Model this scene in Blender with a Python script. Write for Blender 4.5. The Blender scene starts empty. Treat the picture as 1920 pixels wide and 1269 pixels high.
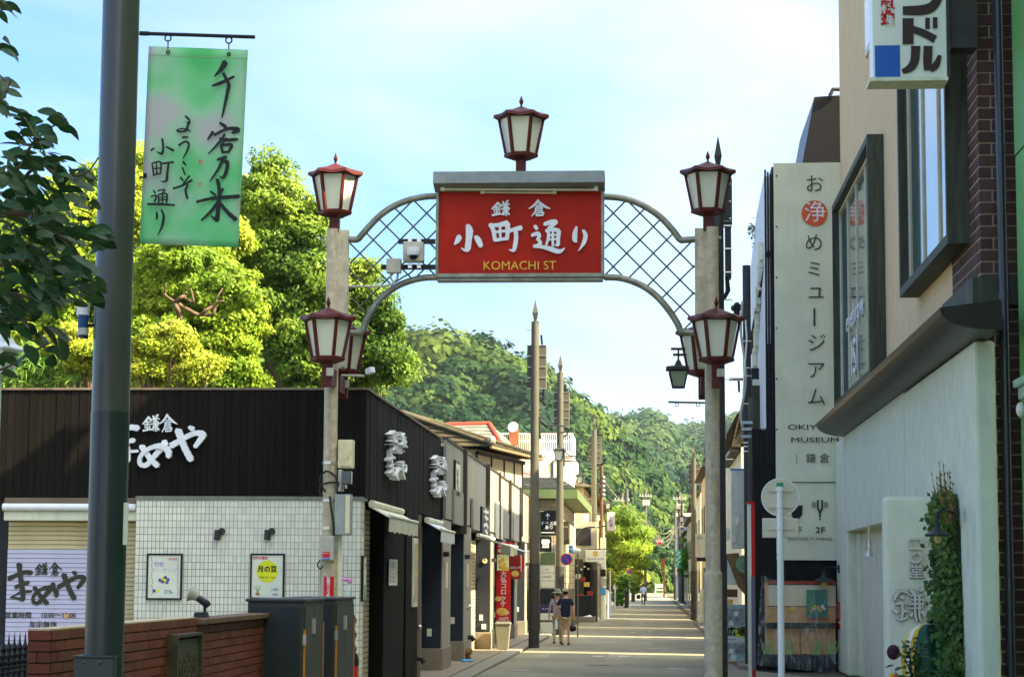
import bpy, bmesh, math, random
import numpy as np
from mathutils import Matrix, Vector, Euler
random.seed(7); rng = np.random.default_rng(7)
SC = bpy.context.scene
COL = SC.collection
R = math.radians
F = 4000.0; CW, CH = 1920.0, 1269.0; H = 1.96
# ------------------------------------------------------------ camera
cam_d = bpy.data.cameras.new('camera'); cam = bpy.data.objects.new('camera', cam_d); COL.objects.link(cam)
cam_d.sensor_width = 36.0; cam_d.lens = F / CW * 36.0; cam_d.clip_start = 0.1; cam_d.clip_end = 6000
ROLL = R(0.32)
def cam_rot(yaw, pitch):
    return (Matrix.Rotation(yaw, 3, 'Z') @ Matrix.Rotation(math.pi/2 + pitch, 3, 'X') @ Matrix.Rotation(ROLL, 3, 'Z'))
def proj(rot, d):
    c = rot.transposed() @ Vector(d)
    return (CW/2 + F*c.x/-c.z, CH/2 - F*c.y/-c.z)
yaw, pitch = R(3.7), R(6.4)
for _ in range(30):
    p = proj(cam_rot(yaw, pitch), (0, 1, 0))
    yaw -= (p[0]-1220)/F; pitch -= (p[1]-1086)/F
CR = cam_rot(yaw, pitch)
cam.matrix_world = Matrix.Translation((0, 0, H)) @ CR.to_4x4()
SC.camera = cam
def ray(px, py):
    return CR @ Vector((px-CW/2, CH/2-py, -F))
def W(px, py, Y):
    d = ray(px, py); k = Y/d.y
    return Vector((d.x*k, Y, H+d.z*k))
def WX(px, py, X):
    d = ray(px, py); k = X/d.x
    return Vector((X, d.y*k, H+d.z*k))
def WZ(px, py, Z=0.0):
    d = ray(px, py); k = (Z-H)/d.z
    return Vector((d.x*k, d.y*k, Z))
def M(n, Y): return n*Y/F
# ------------------------------------------------------------ light
SUN_EL, SUN_AZ = R(40), R(16)          # azimuth: behind the right shoulder, degrees behind the +x axis
to_sun = Vector((math.cos(SUN_EL)*math.cos(SUN_AZ), -math.cos(SUN_EL)*math.sin(SUN_AZ), math.sin(SUN_EL)))
sd = bpy.data.lights.new('sun', 'SUN'); sd.energy = 4.2; sd.angle = R(0.53); sd.color = (1.0, 0.86, 0.58)
so = bpy.data.objects.new('sun', sd); COL.objects.link(so)
so.rotation_euler = to_sun.to_track_quat('Z', 'Y').to_euler(); so.location = (30, -20, 60)
w = bpy.data.worlds.new('World'); SC.world = w; w.use_nodes = True
nt = w.node_tree; nt.nodes.clear()
def N(nt, t, **k):
    n = nt.nodes.new(t)
    for a, b in k.items():
        setattr(n, a, b)
    return n
out = N(nt, 'ShaderNodeOutputWorld'); bg = N(nt, 'ShaderNodeBackground')
sky = N(nt, 'ShaderNodeTexSky', sky_type='NISHITA', sun_disc=False)
sky.sun_elevation = SUN_EL; sky.sun_rotation = math.atan2(to_sun.x, to_sun.y)
sky.air_density = 1.0; sky.dust_density = 2.2; sky.ozone_density = 1.3
tc = N(nt, 'ShaderNodeTexCoord'); mp = N(nt, 'ShaderNodeMapping')
mp.inputs['Scale'].default_value = (1.0, 1.0, 3.2); mp.inputs['Rotation'].default_value = (0.12, 0.18, 0.5)
nz = N(nt, 'ShaderNodeTexNoise'); nz.inputs['Scale'].default_value = 2.6; nz.inputs['Detail'].default_value = 7; nz.inputs['Roughness'].default_value = 0.52; nz.inputs['Distortion'].default_value = 0.6
cr = N(nt, 'ShaderNodeValToRGB'); cr.color_ramp.elements[0].position = 0.36; cr.color_ramp.elements[1].position = 0.74
cr.color_ramp.elements[0].color = (0.06, 0.06, 0.06, 1); cr.color_ramp.elements[1].color = (0.54, 0.54, 0.54, 1)
sx = N(nt, 'ShaderNodeSeparateXYZ')
mr = N(nt, 'ShaderNodeMapRange'); mr.inputs['From Min'].default_value = -0.3; mr.inputs['From Max'].default_value = 0.45; mr.inputs['To Min'].default_value = -0.17; mr.inputs['To Max'].default_value = 0.30
ad = N(nt, 'ShaderNodeMath', operation='ADD', use_clamp=True)
mx = N(nt, 'ShaderNodeMixRGB'); mx.inputs['Color2'].default_value = (6.0, 6.1, 5.5, 1)
tint = N(nt, 'ShaderNodeMixRGB', blend_type='MULTIPLY'); tint.inputs['Fac'].default_value = 1.0; tint.inputs['Color2'].default_value = (0.47, 0.68, 0.96, 1)
L = nt.links.new
L(tc.outputs['Generated'], mp.inputs['Vector']); L(mp.outputs[0], nz.inputs['Vector']); L(nz.outputs['Fac'], cr.inputs['Fac'])
L(tc.outputs['Generated'], sx.inputs[0]); L(sx.outputs['X'], mr.inputs['Value'])
L(cr.outputs['Color'], ad.inputs[0]); L(mr.outputs[0], ad.inputs[1]); L(ad.outputs[0], mx.inputs['Fac'])
# thin high cloud scatters forward: brighter towards the sun, as real cirrus is
dt = N(nt, 'ShaderNodeVectorMath', operation='DOT_PRODUCT'); dt.inputs[1].default_value = tuple(to_sun)
ph = N(nt, 'ShaderNodeMapRange'); ph.inputs['From Min'].default_value = -1; ph.inputs['From Max'].default_value = 1
pw = N(nt, 'ShaderNodeMath', operation='POWER'); pw.inputs[1].default_value = 3.0
ma = N(nt, 'ShaderNodeMath', operation='MULTIPLY_ADD'); ma.inputs[1].default_value = 3.3; ma.inputs[2].default_value = 0.44
cm = N(nt, 'ShaderNodeMixRGB', blend_type='MULTIPLY'); cm.inputs['Fac'].default_value = 1; cm.inputs['Color1'].default_value = (6.3, 6.3, 5.6, 1)
L(tc.outputs['Generated'], dt.inputs[0]); L(dt.outputs['Value'], ph.inputs['Value']); L(ph.outputs[0], pw.inputs[0]); L(pw.outputs[0], ma.inputs[0]); L(ma.outputs[0], cm.inputs['Color2']); L(cm.outputs[0], mx.inputs['Color2'])
L(sky.outputs[0], tint.inputs['Color1']); L(tint.outputs[0], mx.inputs['Color1']); L(mx.outputs[0], bg.inputs['Color']); L(bg.outputs[0], out.inputs['Surface'])
bg.inputs['Strength'].default_value = 0.085
SC.view_settings.view_transform = 'Standard'; SC.view_settings.look = 'None'
SC.view_settings.gamma = 1.0; SC.view_settings.use_curve_mapping = False; SC.view_settings.exposure = 2.2
SC.cycles.max_bounces = 6; SC.cycles.transparent_max_bounces = 12; SC.cycles.diffuse_bounces = 4
# ------------------------------------------------------------ materials
MATS = {}
def mat(name, col, rough=0.6, var=0.12, scale=3.0, bump=0.0, bscale=None, metal=0.0, col2=None, spec=0.28, stretch=(1, 1, 1), island=0.0, coat=0.0, dirt=0.0):
    if name in MATS: return MATS[name]
    gain = lambda c: tuple(min(.86, x*g) for x, g in zip(c, (1.58, 1.36, 1.2)))
    col = gain(col); col2 = gain(col2) if col2 else None
    m = bpy.data.materials.new(name); m.use_nodes = True; t = m.node_tree; b = t.nodes['Principled BSDF']
    b.inputs['Roughness'].default_value = rough; b.inputs['Metallic'].default_value = metal
    b.inputs['Specular IOR Level'].default_value = spec; b.inputs['Coat Weight'].default_value = coat
    c2 = col2 if col2 else tuple(min(1, max(0, x*(1-var*2.2))) for x in col)
    tcn = N(t, 'ShaderNodeTexCoord'); mpn = N(t, 'ShaderNodeMapping'); mpn.inputs['Scale'].default_value = stretch
    t.links.new(tcn.outputs['Object'], mpn.inputs['Vector'])
    n = N(t, 'ShaderNodeTexNoise'); n.inputs['Scale'].default_value = scale; n.inputs['Detail'].default_value = 8; n.inputs['Roughness'].default_value = 0.65
    t.links.new(mpn.outputs[0], n.inputs['Vector'])
    r = N(t, 'ShaderNodeMapRange'); r.inputs['From Min'].default_value = 0.3; r.inputs['From Max'].default_value = 0.72
    t.links.new(n.outputs['Fac'], r.inputs['Value'])
    x = N(t, 'ShaderNodeMixRGB'); x.inputs['Color1'].default_value = (*col, 1); x.inputs['Color2'].default_value = (*c2, 1)
    t.links.new(r.outputs[0], x.inputs['Fac']); last = x.outputs[0]
    if island:
        g = N(t, 'ShaderNodeObjectInfo'); g2 = N(t, 'ShaderNodeNewGeometry')
        a = N(t, 'ShaderNodeMath', operation='ADD'); fr = N(t, 'ShaderNodeMath', operation='FRACT')
        t.links.new(g.outputs['Random'], a.inputs[0]); t.links.new(g2.outputs['Random Per Island'], a.inputs[1]); t.links.new(a.outputs[0], fr.inputs[0])
        r2 = N(t, 'ShaderNodeMapRange'); r2.inputs['To Min'].default_value = 1-island; r2.inputs['To Max'].default_value = 1+island
        t.links.new(fr.outputs[0], r2.inputs['Value'])
        hs = N(t, 'ShaderNodeHueSaturation'); t.links.new(r2.outputs[0], hs.inputs['Value']); t.links.new(last, hs.inputs['Color']); last = hs.outputs[0]
    if dirt:
        n3 = N(t, 'ShaderNodeTexNoise'); n3.inputs['Scale'].default_value = 2.2; n3.inputs['Detail'].default_value = 9
        mp3 = N(t, 'ShaderNodeMapping'); mp3.inputs['Scale'].default_value = (3.5, 3.5, 0.5)
        t.links.new(tcn.outputs['Object'], mp3.inputs['Vector']); t.links.new(mp3.outputs[0], n3.inputs['Vector'])
        r3 = N(t, 'ShaderNodeMapRange'); r3.inputs['From Min'].default_value = 0.52; r3.inputs['From Max'].default_value = 0.75; r3.inputs['To Max'].default_value = dirt
        t.links.new(n3.outputs['Fac'], r3.inputs['Value'])
        x3 = N(t, 'ShaderNodeMixRGB'); x3.inputs['Color2'].default_value = (0.10, 0.08, 0.045, 1)
        t.links.new(r3.outputs[0], x3.inputs['Fac']); t.links.new(last, x3.inputs['Color1']); last = x3.outputs[0]
    t.links.new(last, b.inputs['Base Color'])
    if bump:
        n2 = N(t, 'ShaderNodeTexNoise'); n2.inputs['Scale'].default_value = bscale or scale*8; n2.inputs['Detail'].default_value = 6
        t.links.new(mpn.outputs[0], n2.inputs['Vector'])
        bp = N(t, 'ShaderNodeBump'); bp.inputs['Strength'].default_value = bump; bp.inputs['Distance'].default_value = 0.01
        t.links.new(n2.outputs['Fac'], bp.inputs['Height']); t.links.new(bp.outputs[0], b.inputs['Normal'])
    MATS[name] = m; return m
def leafmat(name, a, b_, c, trans=0.35, rough=0.45, nscale=0.6, attr=False, rv=.35):
    if name in MATS: return MATS[name]
    m = bpy.data.materials.new(name); m.use_nodes = True; t = m.node_tree; b = t.nodes['Principled BSDF']; o = t.nodes['Material Output']
    b.inputs['Roughness'].default_value = rough; b.inputs['Specular IOR Level'].default_value = 0.1 if attr else 0.14
    g = N(t, 'ShaderNodeNewGeometry'); tcn = N(t, 'ShaderNodeTexCoord')
    n = N(t, 'ShaderNodeTexNoise'); n.inputs['Scale'].default_value = nscale; n.inputs['Detail'].default_value = 5
    t.links.new(tcn.outputs['Object'], n.inputs['Vector'])
    r = N(t, 'ShaderNodeMapRange'); r.inputs['From Min'].default_value = 0.32; r.inputs['From Max'].default_value = 0.68
    t.links.new(n.outputs['Fac'], r.inputs['Value'])
    if attr:
        at = N(t, 'ShaderNodeAttribute'); at.attribute_name = 'tone'
        mm = N(t, 'ShaderNodeMath', operation='MULTIPLY_ADD'); mm.inputs[1].default_value = 0.35
        t.links.new(r.outputs[0], mm.inputs[0]); t.links.new(at.outputs['Fac'], mm.inputs[2]); f = mm.outputs[0]
    else: f = r.outputs[0]
    x = N(t, 'ShaderNodeValToRGB'); e = x.color_ramp.elements
    lg = lambda q: tuple(min(.8, x*1.35) for x in q)
    a, b_, c = lg(a), lg(b_), lg(c)
    e[0].color = (*a, 1); e[0].position = 0.0; e[1].color = (*c, 1); e[1].position = 1.0
    e2 = x.color_ramp.elements.new(0.5); e2.color = (*b_, 1)
    t.links.new(f, x.inputs['Fac'])
    hs = N(t, 'ShaderNodeHueSaturation'); r2 = N(t, 'ShaderNodeMapRange'); r2.inputs['To Min'].default_value = 1-rv; r2.inputs['To Max'].default_value = 1+rv
    t.links.new(g.outputs['Random Per Island'], r2.inputs['Value']); t.links.new(r2.outputs[0], hs.inputs['Value']); t.links.new(x.outputs[0], hs.inputs['Color'])
    t.links.new(hs.outputs[0], b.inputs['Base Color'])
    tr = N(t, 'ShaderNodeBsdfTranslucent'); ms = N(t, 'ShaderNodeMixShader'); ms.inputs['Fac'].default_value = trans
    t.links.new(hs.outputs[0], tr.inputs['Color'])
    t.links.new(b.outputs[0], ms.inputs[1]); t.links.new(tr.outputs[0], ms.inputs[2]); t.links.new(ms.outputs[0], o.inputs['Surface'])
    MATS[name] = m; return m
def glassmat(name, col=(0.8, 0.9, 0.88), alpha=0.3, rough=0.08):
    if name in MATS: return MATS[name]
    m = bpy.data.materials.new(name); m.use_nodes = True; b = m.node_tree.nodes['Principled BSDF']
    b.inputs['Base Color'].default_value = (*col, 1); b.inputs['Roughness'].default_value = rough; b.inputs['Alpha'].default_value = alpha
    MATS[name] = m; return m
# ------------------------------------------------------------ geometry helpers
class MB:
    def __init__(s): s.v = []; s.f = []
    def add(s, vs, fs):
        o = len(s.v); s.v += [tuple(v) for v in vs]; s.f += [tuple(i+o for i in f) for f in fs]; return s
    def box(s, x0, x1, y0, y1, z0, z1, mtx=None):
        vs = [Vector((x, y, z)) for z in (z0, z1) for y in (y0, y1) for x in (x0, x1)]
        if mtx is not None: vs = [mtx @ v for v in vs]
        return s.add(vs, [(0, 2, 3, 1), (4, 5, 7, 6), (0, 1, 5, 4), (2, 6, 7, 3), (0, 4, 6, 2), (1, 3, 7, 5)])
    def bar(s, a, b, w, d, up=(0, 1, 0)):
        a, b = Vector(a), Vector(b); t = (b-a).normalized(); u = Vector(up); u = (u - t*u.dot(t)).normalized(); v = t.cross(u)
        vs = [p + v*(sx*w/2) + u*(sy*d/2) for p in (a, b) for sx, sy in ((-1, -1), (1, -1), (1, 1), (-1, 1))]
        return s.add(vs, [(3, 2, 1, 0), (4, 5, 6, 7), (0, 1, 5, 4), (1, 2, 6, 5), (2, 3, 7, 6), (3, 0, 4, 7)])
    def tube(s, pts, r, n=10, caps=True):
        pts = [Vector(p) for p in pts]; k = len(pts); rr = r if isinstance(r, (list, tuple)) else [r]*k
        o = len(s.v); pu = None
        for i, p in enumerate(pts):
            t = (pts[min(i+1, k-1)] - pts[max(i-1, 0)]).normalized()
            u = (pu - t*pu.dot(t)) if pu is not None else (Vector((0, 0, 1)) if abs(t.z) < .9 else Vector((1, 0, 0)))
            if pu is None: u = u - t*u.dot(t)
            u.normalize(); pu = u; v = t.cross(u)
            for j in range(n):
                a = 2*math.pi*j/n; s.v.append(tuple(p + (u*math.cos(a)+v*math.sin(a))*rr[i]))
        for i in range(k-1):
            for j in range(n):
                a, b = o+i*n+j, o+i*n+(j+1) % n; s.f.append((a, b, b+n, a+n))
        if caps: s.f.append(tuple(o+j for j in range(n))[::-1]); s.f.append(tuple(o+(k-1)*n+j for j in range(n)))
        return s
    def lathe(s, prof, c, n=16, ang=0.0, closed=True):
        o = len(s.v); c = Vector(c); k = len(prof)
        for r, z in prof:
            for j in range(n):
                a = ang+2*math.pi*j/n; s.v.append((c.x+r*math.cos(a), c.y+r*math.sin(a), c.z+z))
        for i in range(k-1):
            for j in range(n):
                a, b = o+i*n+j, o+i*n+(j+1) % n; s.f.append((a, b, b+n, a+n))
        if closed: s.f.append(tuple(o+j for j in range(n))[::-1]); s.f.append(tuple(o+(k-1)*n+j for j in range(n)))
        return s
    def prism(s, pts, off):
        """pts planar polygon (3d), extruded by off"""
        n = len(pts); off = Vector(off); a = [Vector(p) for p in pts]
        return s.add(a + [p+off for p in a], [tuple(range(n)), tuple(range(2*n-1, n-1, -1))] + [(j, j+n, (j+1) % n+n, (j+1) % n) for j in range(n)])
    def disc(s, c, r, nrm=(0, -1, 0), t=0.01, n=24):
        c = Vector(c); nv = Vector(nrm).normalized(); return s.tube([c, c+nv*t], r, n)
    def ball(s, c, r, n=12, m=8, sc=(1, 1, 1)):
        pr = [(math.sin(math.pi*i/m), -math.cos(math.pi*i/m)) for i in range(m+1)]
        o = len(s.v); c = Vector(c)
        for a, z in pr:
            for j in range(n):
                th = 2*math.pi*j/n; s.v.append((c.x+r*sc[0]*a*math.cos(th), c.y+r*sc[1]*a*math.sin(th), c.z+r*sc[2]*z))
        for i in range(m):
            for j in range(n):
                a, b = o+i*n+j, o+i*n+(j+1) % n; s.f.append((a, b, b+n, a+n))
        return s
    def mesh(s, name, m=None, smooth=None):
        me = bpy.data.meshes.new(name); me.from_pydata(s.v, [], s.f)
        bm = bmesh.new(); bm.from_mesh(me); bmesh.ops.recalc_face_normals(bm, faces=bm.faces); bm.to_mesh(me); bm.free()
        if m: me.materials.append(m)
        if smooth is not None:
            me.shade_smooth()
            me.set_sharp_from_angle(angle=smooth)
        return me
    def obj(s, name, m, parent=None, smooth=None, bevel=0.0, label=None):
        o = link(name, s.mesh(name, m, smooth), parent)
        if bevel:
            b = o.modifiers.new('bevel', 'BEVEL'); b.width = bevel; b.segments = 2; b.limit_method = 'ANGLE'; b.angle_limit = R(50)
        if label: o['label'] = label
        return o
def link(name, data, parent=None):
    o = bpy.data.objects.new(name, data); COL.objects.link(o)
    if parent is not None:
        o.parent = parent; q = parent; off = Vector((0, 0, 0))
        while q is not None: off += q.location; q = q.parent
        o.matrix_parent_inverse = Matrix.Translation(-off)
    return o
def thing(name, label, cat, loc, group=None):
    o = bpy.data.objects.new(name, None); COL.objects.link(o); o.location = loc; o.empty_display_size = 0.1
    o['label'] = label; o['category'] = cat
    if group: o['group'] = group
    return o
def tag(o, label, cat, group=None):
    o['label'] = label; o['category'] = cat
    if group: o['group'] = group
    return o
def struct(o, kind='structure'):
    o['kind'] = kind; return o
def stuff(o, label=None, cat=None):
    o['kind'] = 'stuff'
    if label: o['label'] = label; o['category'] = cat
    return o
def dup(t, dx, label, group=None):
    """copy a thing with its parts and sub-parts, moved by dx"""
    c = t.copy(); COL.objects.link(c); c.location = t.location + Vector(dx); c['label'] = label
    if group: c['group'] = group
    def rec(src, dst):
        for ch in src.children:
            d = ch.copy(); COL.objects.link(d); d.parent = dst; rec(ch, d)
    rec(t, c); return c
def B(name, x0, x1, y0, y1, z0, z1, m, parent=None, bevel=0.0, label=None):
    return MB().box(x0, x1, y0, y1, z0, z1).obj(name, m, parent, bevel=bevel, label=label)
def piece(name, me, parent, loc, sc=(1, 1, 1), rz=0.0, rx=0.0, ry=0.0):
    o = bpy.data.objects.new(name, me); COL.objects.link(o); o.location = loc; o.scale = sc; o.rotation_euler = (rx, ry, rz)
    if parent is not None:
        o.parent = parent; q = parent; off = Vector((0, 0, 0))
        while q is not None: off += q.location; q = q.parent
        o.matrix_parent_inverse = Matrix.Translation(-off)
    return o
def bevcube(name, m, b=0.06):
    """unit cube centred on the origin, softly bevelled (12..44 triangles)"""
    bm = bmesh.new(); bmesh.ops.create_cube(bm, size=1.0)
    me = bpy.data.meshes.new(name); bm.to_mesh(me); bm.free(); me.materials.append(m); return me
def quadmesh(name, verts, m, per=4, smooth=False):
    """verts: (n, per, 3) array; each item one polygon"""
    n = len(verts); me = bpy.data.meshes.new(name)
    me.vertices.add(n*per); me.vertices.foreach_set('co', verts.reshape(-1).astype(np.float32))
    me.loops.add(n*per); me.loops.foreach_set('vertex_index', np.arange(n*per, dtype=np.int32))
    me.polygons.add(n); me.polygons.foreach_set('loop_start', np.arange(0, n*per, per, dtype=np.int32))
    me.update(calc_edges=True); me.materials.append(m); return me
def text(name, s, size, loc, m, parent=None, rz=0.0, ext=0.004, bold=0.0, sx=1.0, sy=1.0, ls=1.0, shear=0.0, roll=0.0, ax='CENTER'):
    cu = bpy.data.curves.new(name, 'FONT'); cu.body = s; cu.size = size; cu.extrude = ext; cu.offset = bold; cu.align_x = ax; cu.align_y = 'CENTER'
    cu.space_line = ls; cu.shear = shear; cu.resolution_u = 3
    to = bpy.data.objects.new(name, cu); COL.objects.link(to)
    dg = bpy.context.evaluated_depsgraph_get(); me = bpy.data.meshes.new_from_object(to.evaluated_get(dg))
    bpy.data.objects.remove(to); me.name = name; me.materials.clear(); me.materials.append(m)
    o = link(name, me, parent); o.location = loc
    o.rotation_euler = (Matrix.Rotation(rz, 3, 'Z') @ Matrix.Rotation(math.pi/2, 3, 'X') @ Matrix.Rotation(roll, 3, 'Z')).to_euler()
    o.scale = (sx, sy, 1); return o
def tpx(name, s, px, py, hpx, Y, m, parent=None, bold=0.0, ext=0.004, **k):
    """text whose characters are about hpx photo pixels high on a plane y=Y facing the camera"""
    return text(name, s, M(hpx, Y)*1.12, W(px, py, Y), m, parent, ext=ext, bold=bold*M(hpx, Y), **k)
def smooth_path(pts, n=6):
    out = []
    P = [pts[0]] + list(pts) + [pts[-1]]
    for i in range(1, len(P)-2):
        for k in range(n):
            t = k/n
            out.append(tuple(0.5*((2*P[i][d]) + (-P[i-1][d]+P[i+1][d])*t + (2*P[i-1][d]-5*P[i][d]+4*P[i+1][d]-P[i+2][d])*t*t + (-P[i-1][d]+3*P[i][d]-3*P[i+1][d]+P[i+2][d])*t**3) for d in range(len(pts[0]))))
    out.append(tuple(pts[-1])); return out
def brush(name, strokes, conv, m, parent, off, back=None):
    """brush written strokes: lists of (x, y, width); conv maps (x, y) to a point; off = thickness vector"""
    mb = MB(); off = Vector(off)
    for si, st in enumerate(strokes):
        pts = smooth_path(st, 6) if len(st) > 2 else smooth_path([st[0], tuple((st[0][i]+st[1][i])/2 for i in range(3)), st[1]], 4)
        n = len(pts); Lf, Rt = [], []
        for i, (x, y, wd) in enumerate(pts):
            a = pts[max(i-1, 0)]; b = pts[min(i+1, n-1)]; dx, dy = b[0]-a[0], b[1]-a[1]; l = math.hypot(dx, dy) or 1
            nx, ny = -dy/l, dx/l; h = wd/2*(1+0.07*math.sin(i*2.3+si*1.7))
            Lf.append((x+nx*h, y+ny*h)); Rt.append((x-nx*h, y-ny*h))
        a, b = pts[0], pts[min(1, n-1)]; dx, dy = a[0]-b[0], a[1]-b[1]; l = math.hypot(dx, dy) or 1
        cap0 = (a[0]+dx/l*a[2]*0.33+dy/l*a[2]*.12, a[1]+dy/l*a[2]*0.33-dx/l*a[2]*.12)
        a, b = pts[-1], pts[-2]; dx, dy = a[0]-b[0], a[1]-b[1]; l = math.hypot(dx, dy) or 1
        cap1 = (a[0]+dx/l*a[2]*0.33, a[1]+dy/l*a[2]*0.33)
        k = 1 + 0.035*si; o2 = off*k
        c3 = lambda q: conv(q[0], q[1])
        vs = [c3(cap0)] + [v for i in range(n) for v in (c3(Lf[i]), c3(Rt[i]))] + [c3(cap1)]
        vs = [Vector(v) for v in vs]; N_ = len(vs)
        fr = [v+o2*(1+.012*((i_+1)//2)/k) for i_, v in enumerate(vs)]; fs = []
        def both(f): fs.append(tuple(i+N_ for i in f))
        both((0, 1, 2))
        for i in range(n-1): a = 1+2*i; both((a, a+2, a+3, a+1))
        both((N_-2, N_-1, N_-3))
        ring = [0] + [1+2*i for i in range(n)] + [N_-1] + [2+2*i for i in range(n-1, -1, -1)]
        for i in range(len(ring)):
            p, q = ring[i], ring[(i+1) % len(ring)]; fs.append((p, q, q+N_, p+N_))
        mb.add(vs+fr, fs)
    me = bpy.data.meshes.new(name); me.from_pydata(mb.v, [], mb.f); me.materials.append(m)
    return link(name, me, parent)
def copt(ox, oy, f, Y, rot=0.0):
    """crop pixel -> photo pixel -> plane y=Y"""
    return lambda x, y: W(ox+x/f, oy+y/f, Y)
# ------------------------------------------------------------ common materials
m_galv = mat('galvanised', (0.22, 0.25, 0.21), 0.42, 0.25, 6, 0.15, metal=0.55, dirt=0.35)
m_polepaint = mat('pole_cream', (0.44, 0.42, 0.31), 0.5, 0.2, 9, 0.1, dirt=0.55)
m_poletan = mat('pole_tan', (0.075, 0.08, 0.062), 0.6, 0.1, 3, 0.08)
m_poledark = mat('pole_dark', (0.035, 0.038, 0.036), 0.5, 0.2, 5, 0.1)
m_iron = mat('black_iron', (0.018, 0.02, 0.02), 0.5, 0.3, 12, 0.2)
m_redframe = mat('lantern_red', (0.075, 0.011, 0.006), 0.5, 0.25, 9, 0.15)
m_milk = mat('milk_glass', (0.68, 0.68, 0.54), 0.25, 0.08, 5)
m_white = mat('white_paint', (0.74, 0.77, 0.72), 0.5, 0.06, 4)
m_offwhite = mat('off_white', (0.62, 0.62, 0.53), 0.6, 0.08, 4, dirt=0.25)
m_greybox = mat('grey_box', (0.33, 0.35, 0.31), 0.45, 0.1, 6, dirt=0.2)
m_creambox = mat('cream_box', (0.60, 0.55, 0.36), 0.45, 0.08, 6, dirt=0.2)
m_black = mat('black_plastic', (0.012, 0.013, 0.014), 0.4, 0.2, 10)
m_steel = mat('steel', (0.55, 0.56, 0.54), 0.3, 0.1, 10, metal=0.9)
m_ink = mat('ink', (0.012, 0.016, 0.014), 0.55, 0.1, 8)
m_red = mat('red', (0.48, 0.012, 0.01), 0.45, 0.12, 3)
m_blue = mat('blue', (0.012, 0.06, 0.34), 0.4, 0.1, 3)
m_clear = glassmat('clear_glass', (0.75, 0.85, 0.8), 0.25)
m_darkglass = mat('dark_glass', (0.02, 0.03, 0.035), 0.08, 0.2, 1.5, spec=0.8)
# ------------------------------------------------------------ brush-written characters (x, y, width)
KAMA = [[(740,385,16),(715,415,18),(680,445,8)],[(742,392,16),(768,418,18)],[(703,430,11),(757,426,11)],[(698,450,11),(757,446,11)],[(729,428,13),(728,490,13)],
 [(704,462,11),(712,480,9)],[(754,460,11),(745,480,8)],[(686,500,16),(765,486,13)],[(784,376,11),(791,396,13)],[(828,368,18),(808,396,11)],[(775,405,12),(841,400,12)],
 [(784,425,10),(830,423,10)],[(768,444,12),(845,440,13)],[(784,463,10),(830,461,10)],[(797,405,10),(797,465,10),(790,500,9)],[(812,405,11),(813,505,12)],[(829,422,10),(829,462,10)],[(793,468,12),(772,498,8)],[(815,468,11),(840,494,16)]]
KURA = [[(1102,366,20),(1066,410,18),(1016,442,8)],[(1103,378,18),(1150,416,22),(1208,443,9)],[(1083,414,10),(1122,412,10)],[(1076,432,11),(1137,428,13)],[(1078,432,11),(1072,470,11),(1042,510,8)],
 [(1136,430,12),(1133,466,11)],[(1084,448,9),(1130,446,9)],[(1082,464,9),(1132,462,9)],[(1080,482,11),(1086,508,11)],[(1079,484,11),(1152,476,13)],[(1150,478,13),(1142,505,11)],[(1084,504,12),(1146,500,12)]]
KOMACHI = [[(466,590,34),(482,640,54),(476,720,46),(468,790,46),(468,815,30)],[(472,812,30),(438,812,20),(408,795,8)],[(394,690,40),(376,725,38),(348,764,10)],[(538,690,28),(562,725,44),(586,778,34)],
 [(672,580,32),(698,640,32),(712,728,28)],[(662,590,28),(740,588,30),(825,570,42)],[(822,575,42),(826,640,32),(818,718,28)],[(700,652,20),(820,640,20)],[(712,724,26),(820,710,22)],[(757,590,18),(760,712,18)],
 [(838,642,28),(890,625,28),(948,614,38)],[(897,625,32),(902,700,32),(892,780,32),(880,822,24)],[(882,818,26),(840,812,8)],
 [(1070,596,26),(1090,626,24)],[(1042,682,24),(1095,665,32),(1110,690,28),(1092,722,22)],[(1095,712,24),(1122,752,24),(1078,776,22)],[(1062,778,26),(1140,786,26),(1220,806,36),(1290,826,32),(1340,798,8)],
 [(1156,582,28),(1215,564,36),(1260,560,30),(1228,596,26),(1192,618,22)],[(1192,640,26),(1192,700,22),(1172,772,16)],[(1170,640,24),(1230,628,28),(1288,642,32)],[(1287,640,32),(1281,710,28),(1280,768,28)],
 [(1190,682,15),(1278,676,15)],[(1188,720,15),(1278,714,15)],[(1232,635,18),(1232,778,18)],[(1282,770,24),(1252,768,12)],
 [(1446,604,16),(1432,660,34),(1430,720,36),(1446,738,18)],[(1505,636,20),(1526,680,32),(1515,740,30),(1490,785,18),(1462,822,6)]]
MAMEYA = [[(200,95,62),(205,150,52),(215,230,52),(230,330,52),(240,400,50),(238,462,50)],[(92,245,52),(180,205,42),(260,178,46),(328,184,52)],[(160,335,42),(230,302,36),(295,285,42)],[(240,382,26),(328,377,24)],
 [(245,465,42),(180,448,24),(108,440,14)],[(115,438,14),(170,408,18),(225,375,22)],
 [(358,335,48),(395,390,46),(440,450,46),(492,502,48)],[(560,300,54),(510,370,50),(450,440,42),(400,495,42),(352,490,38),(345,440,32),(380,388,34),(440,350,36),(520,335,46),(580,370,54),(588,430,38)],
 [(608,332,52),(680,290,46),(750,250,42),(820,225,44),(872,238,54),(850,285,46),(808,342,36)],[(758,175,32),(788,192,44)],[(663,200,58),(685,260,56),(720,350,52),(765,435,54),(780,450,46)]]
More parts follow.
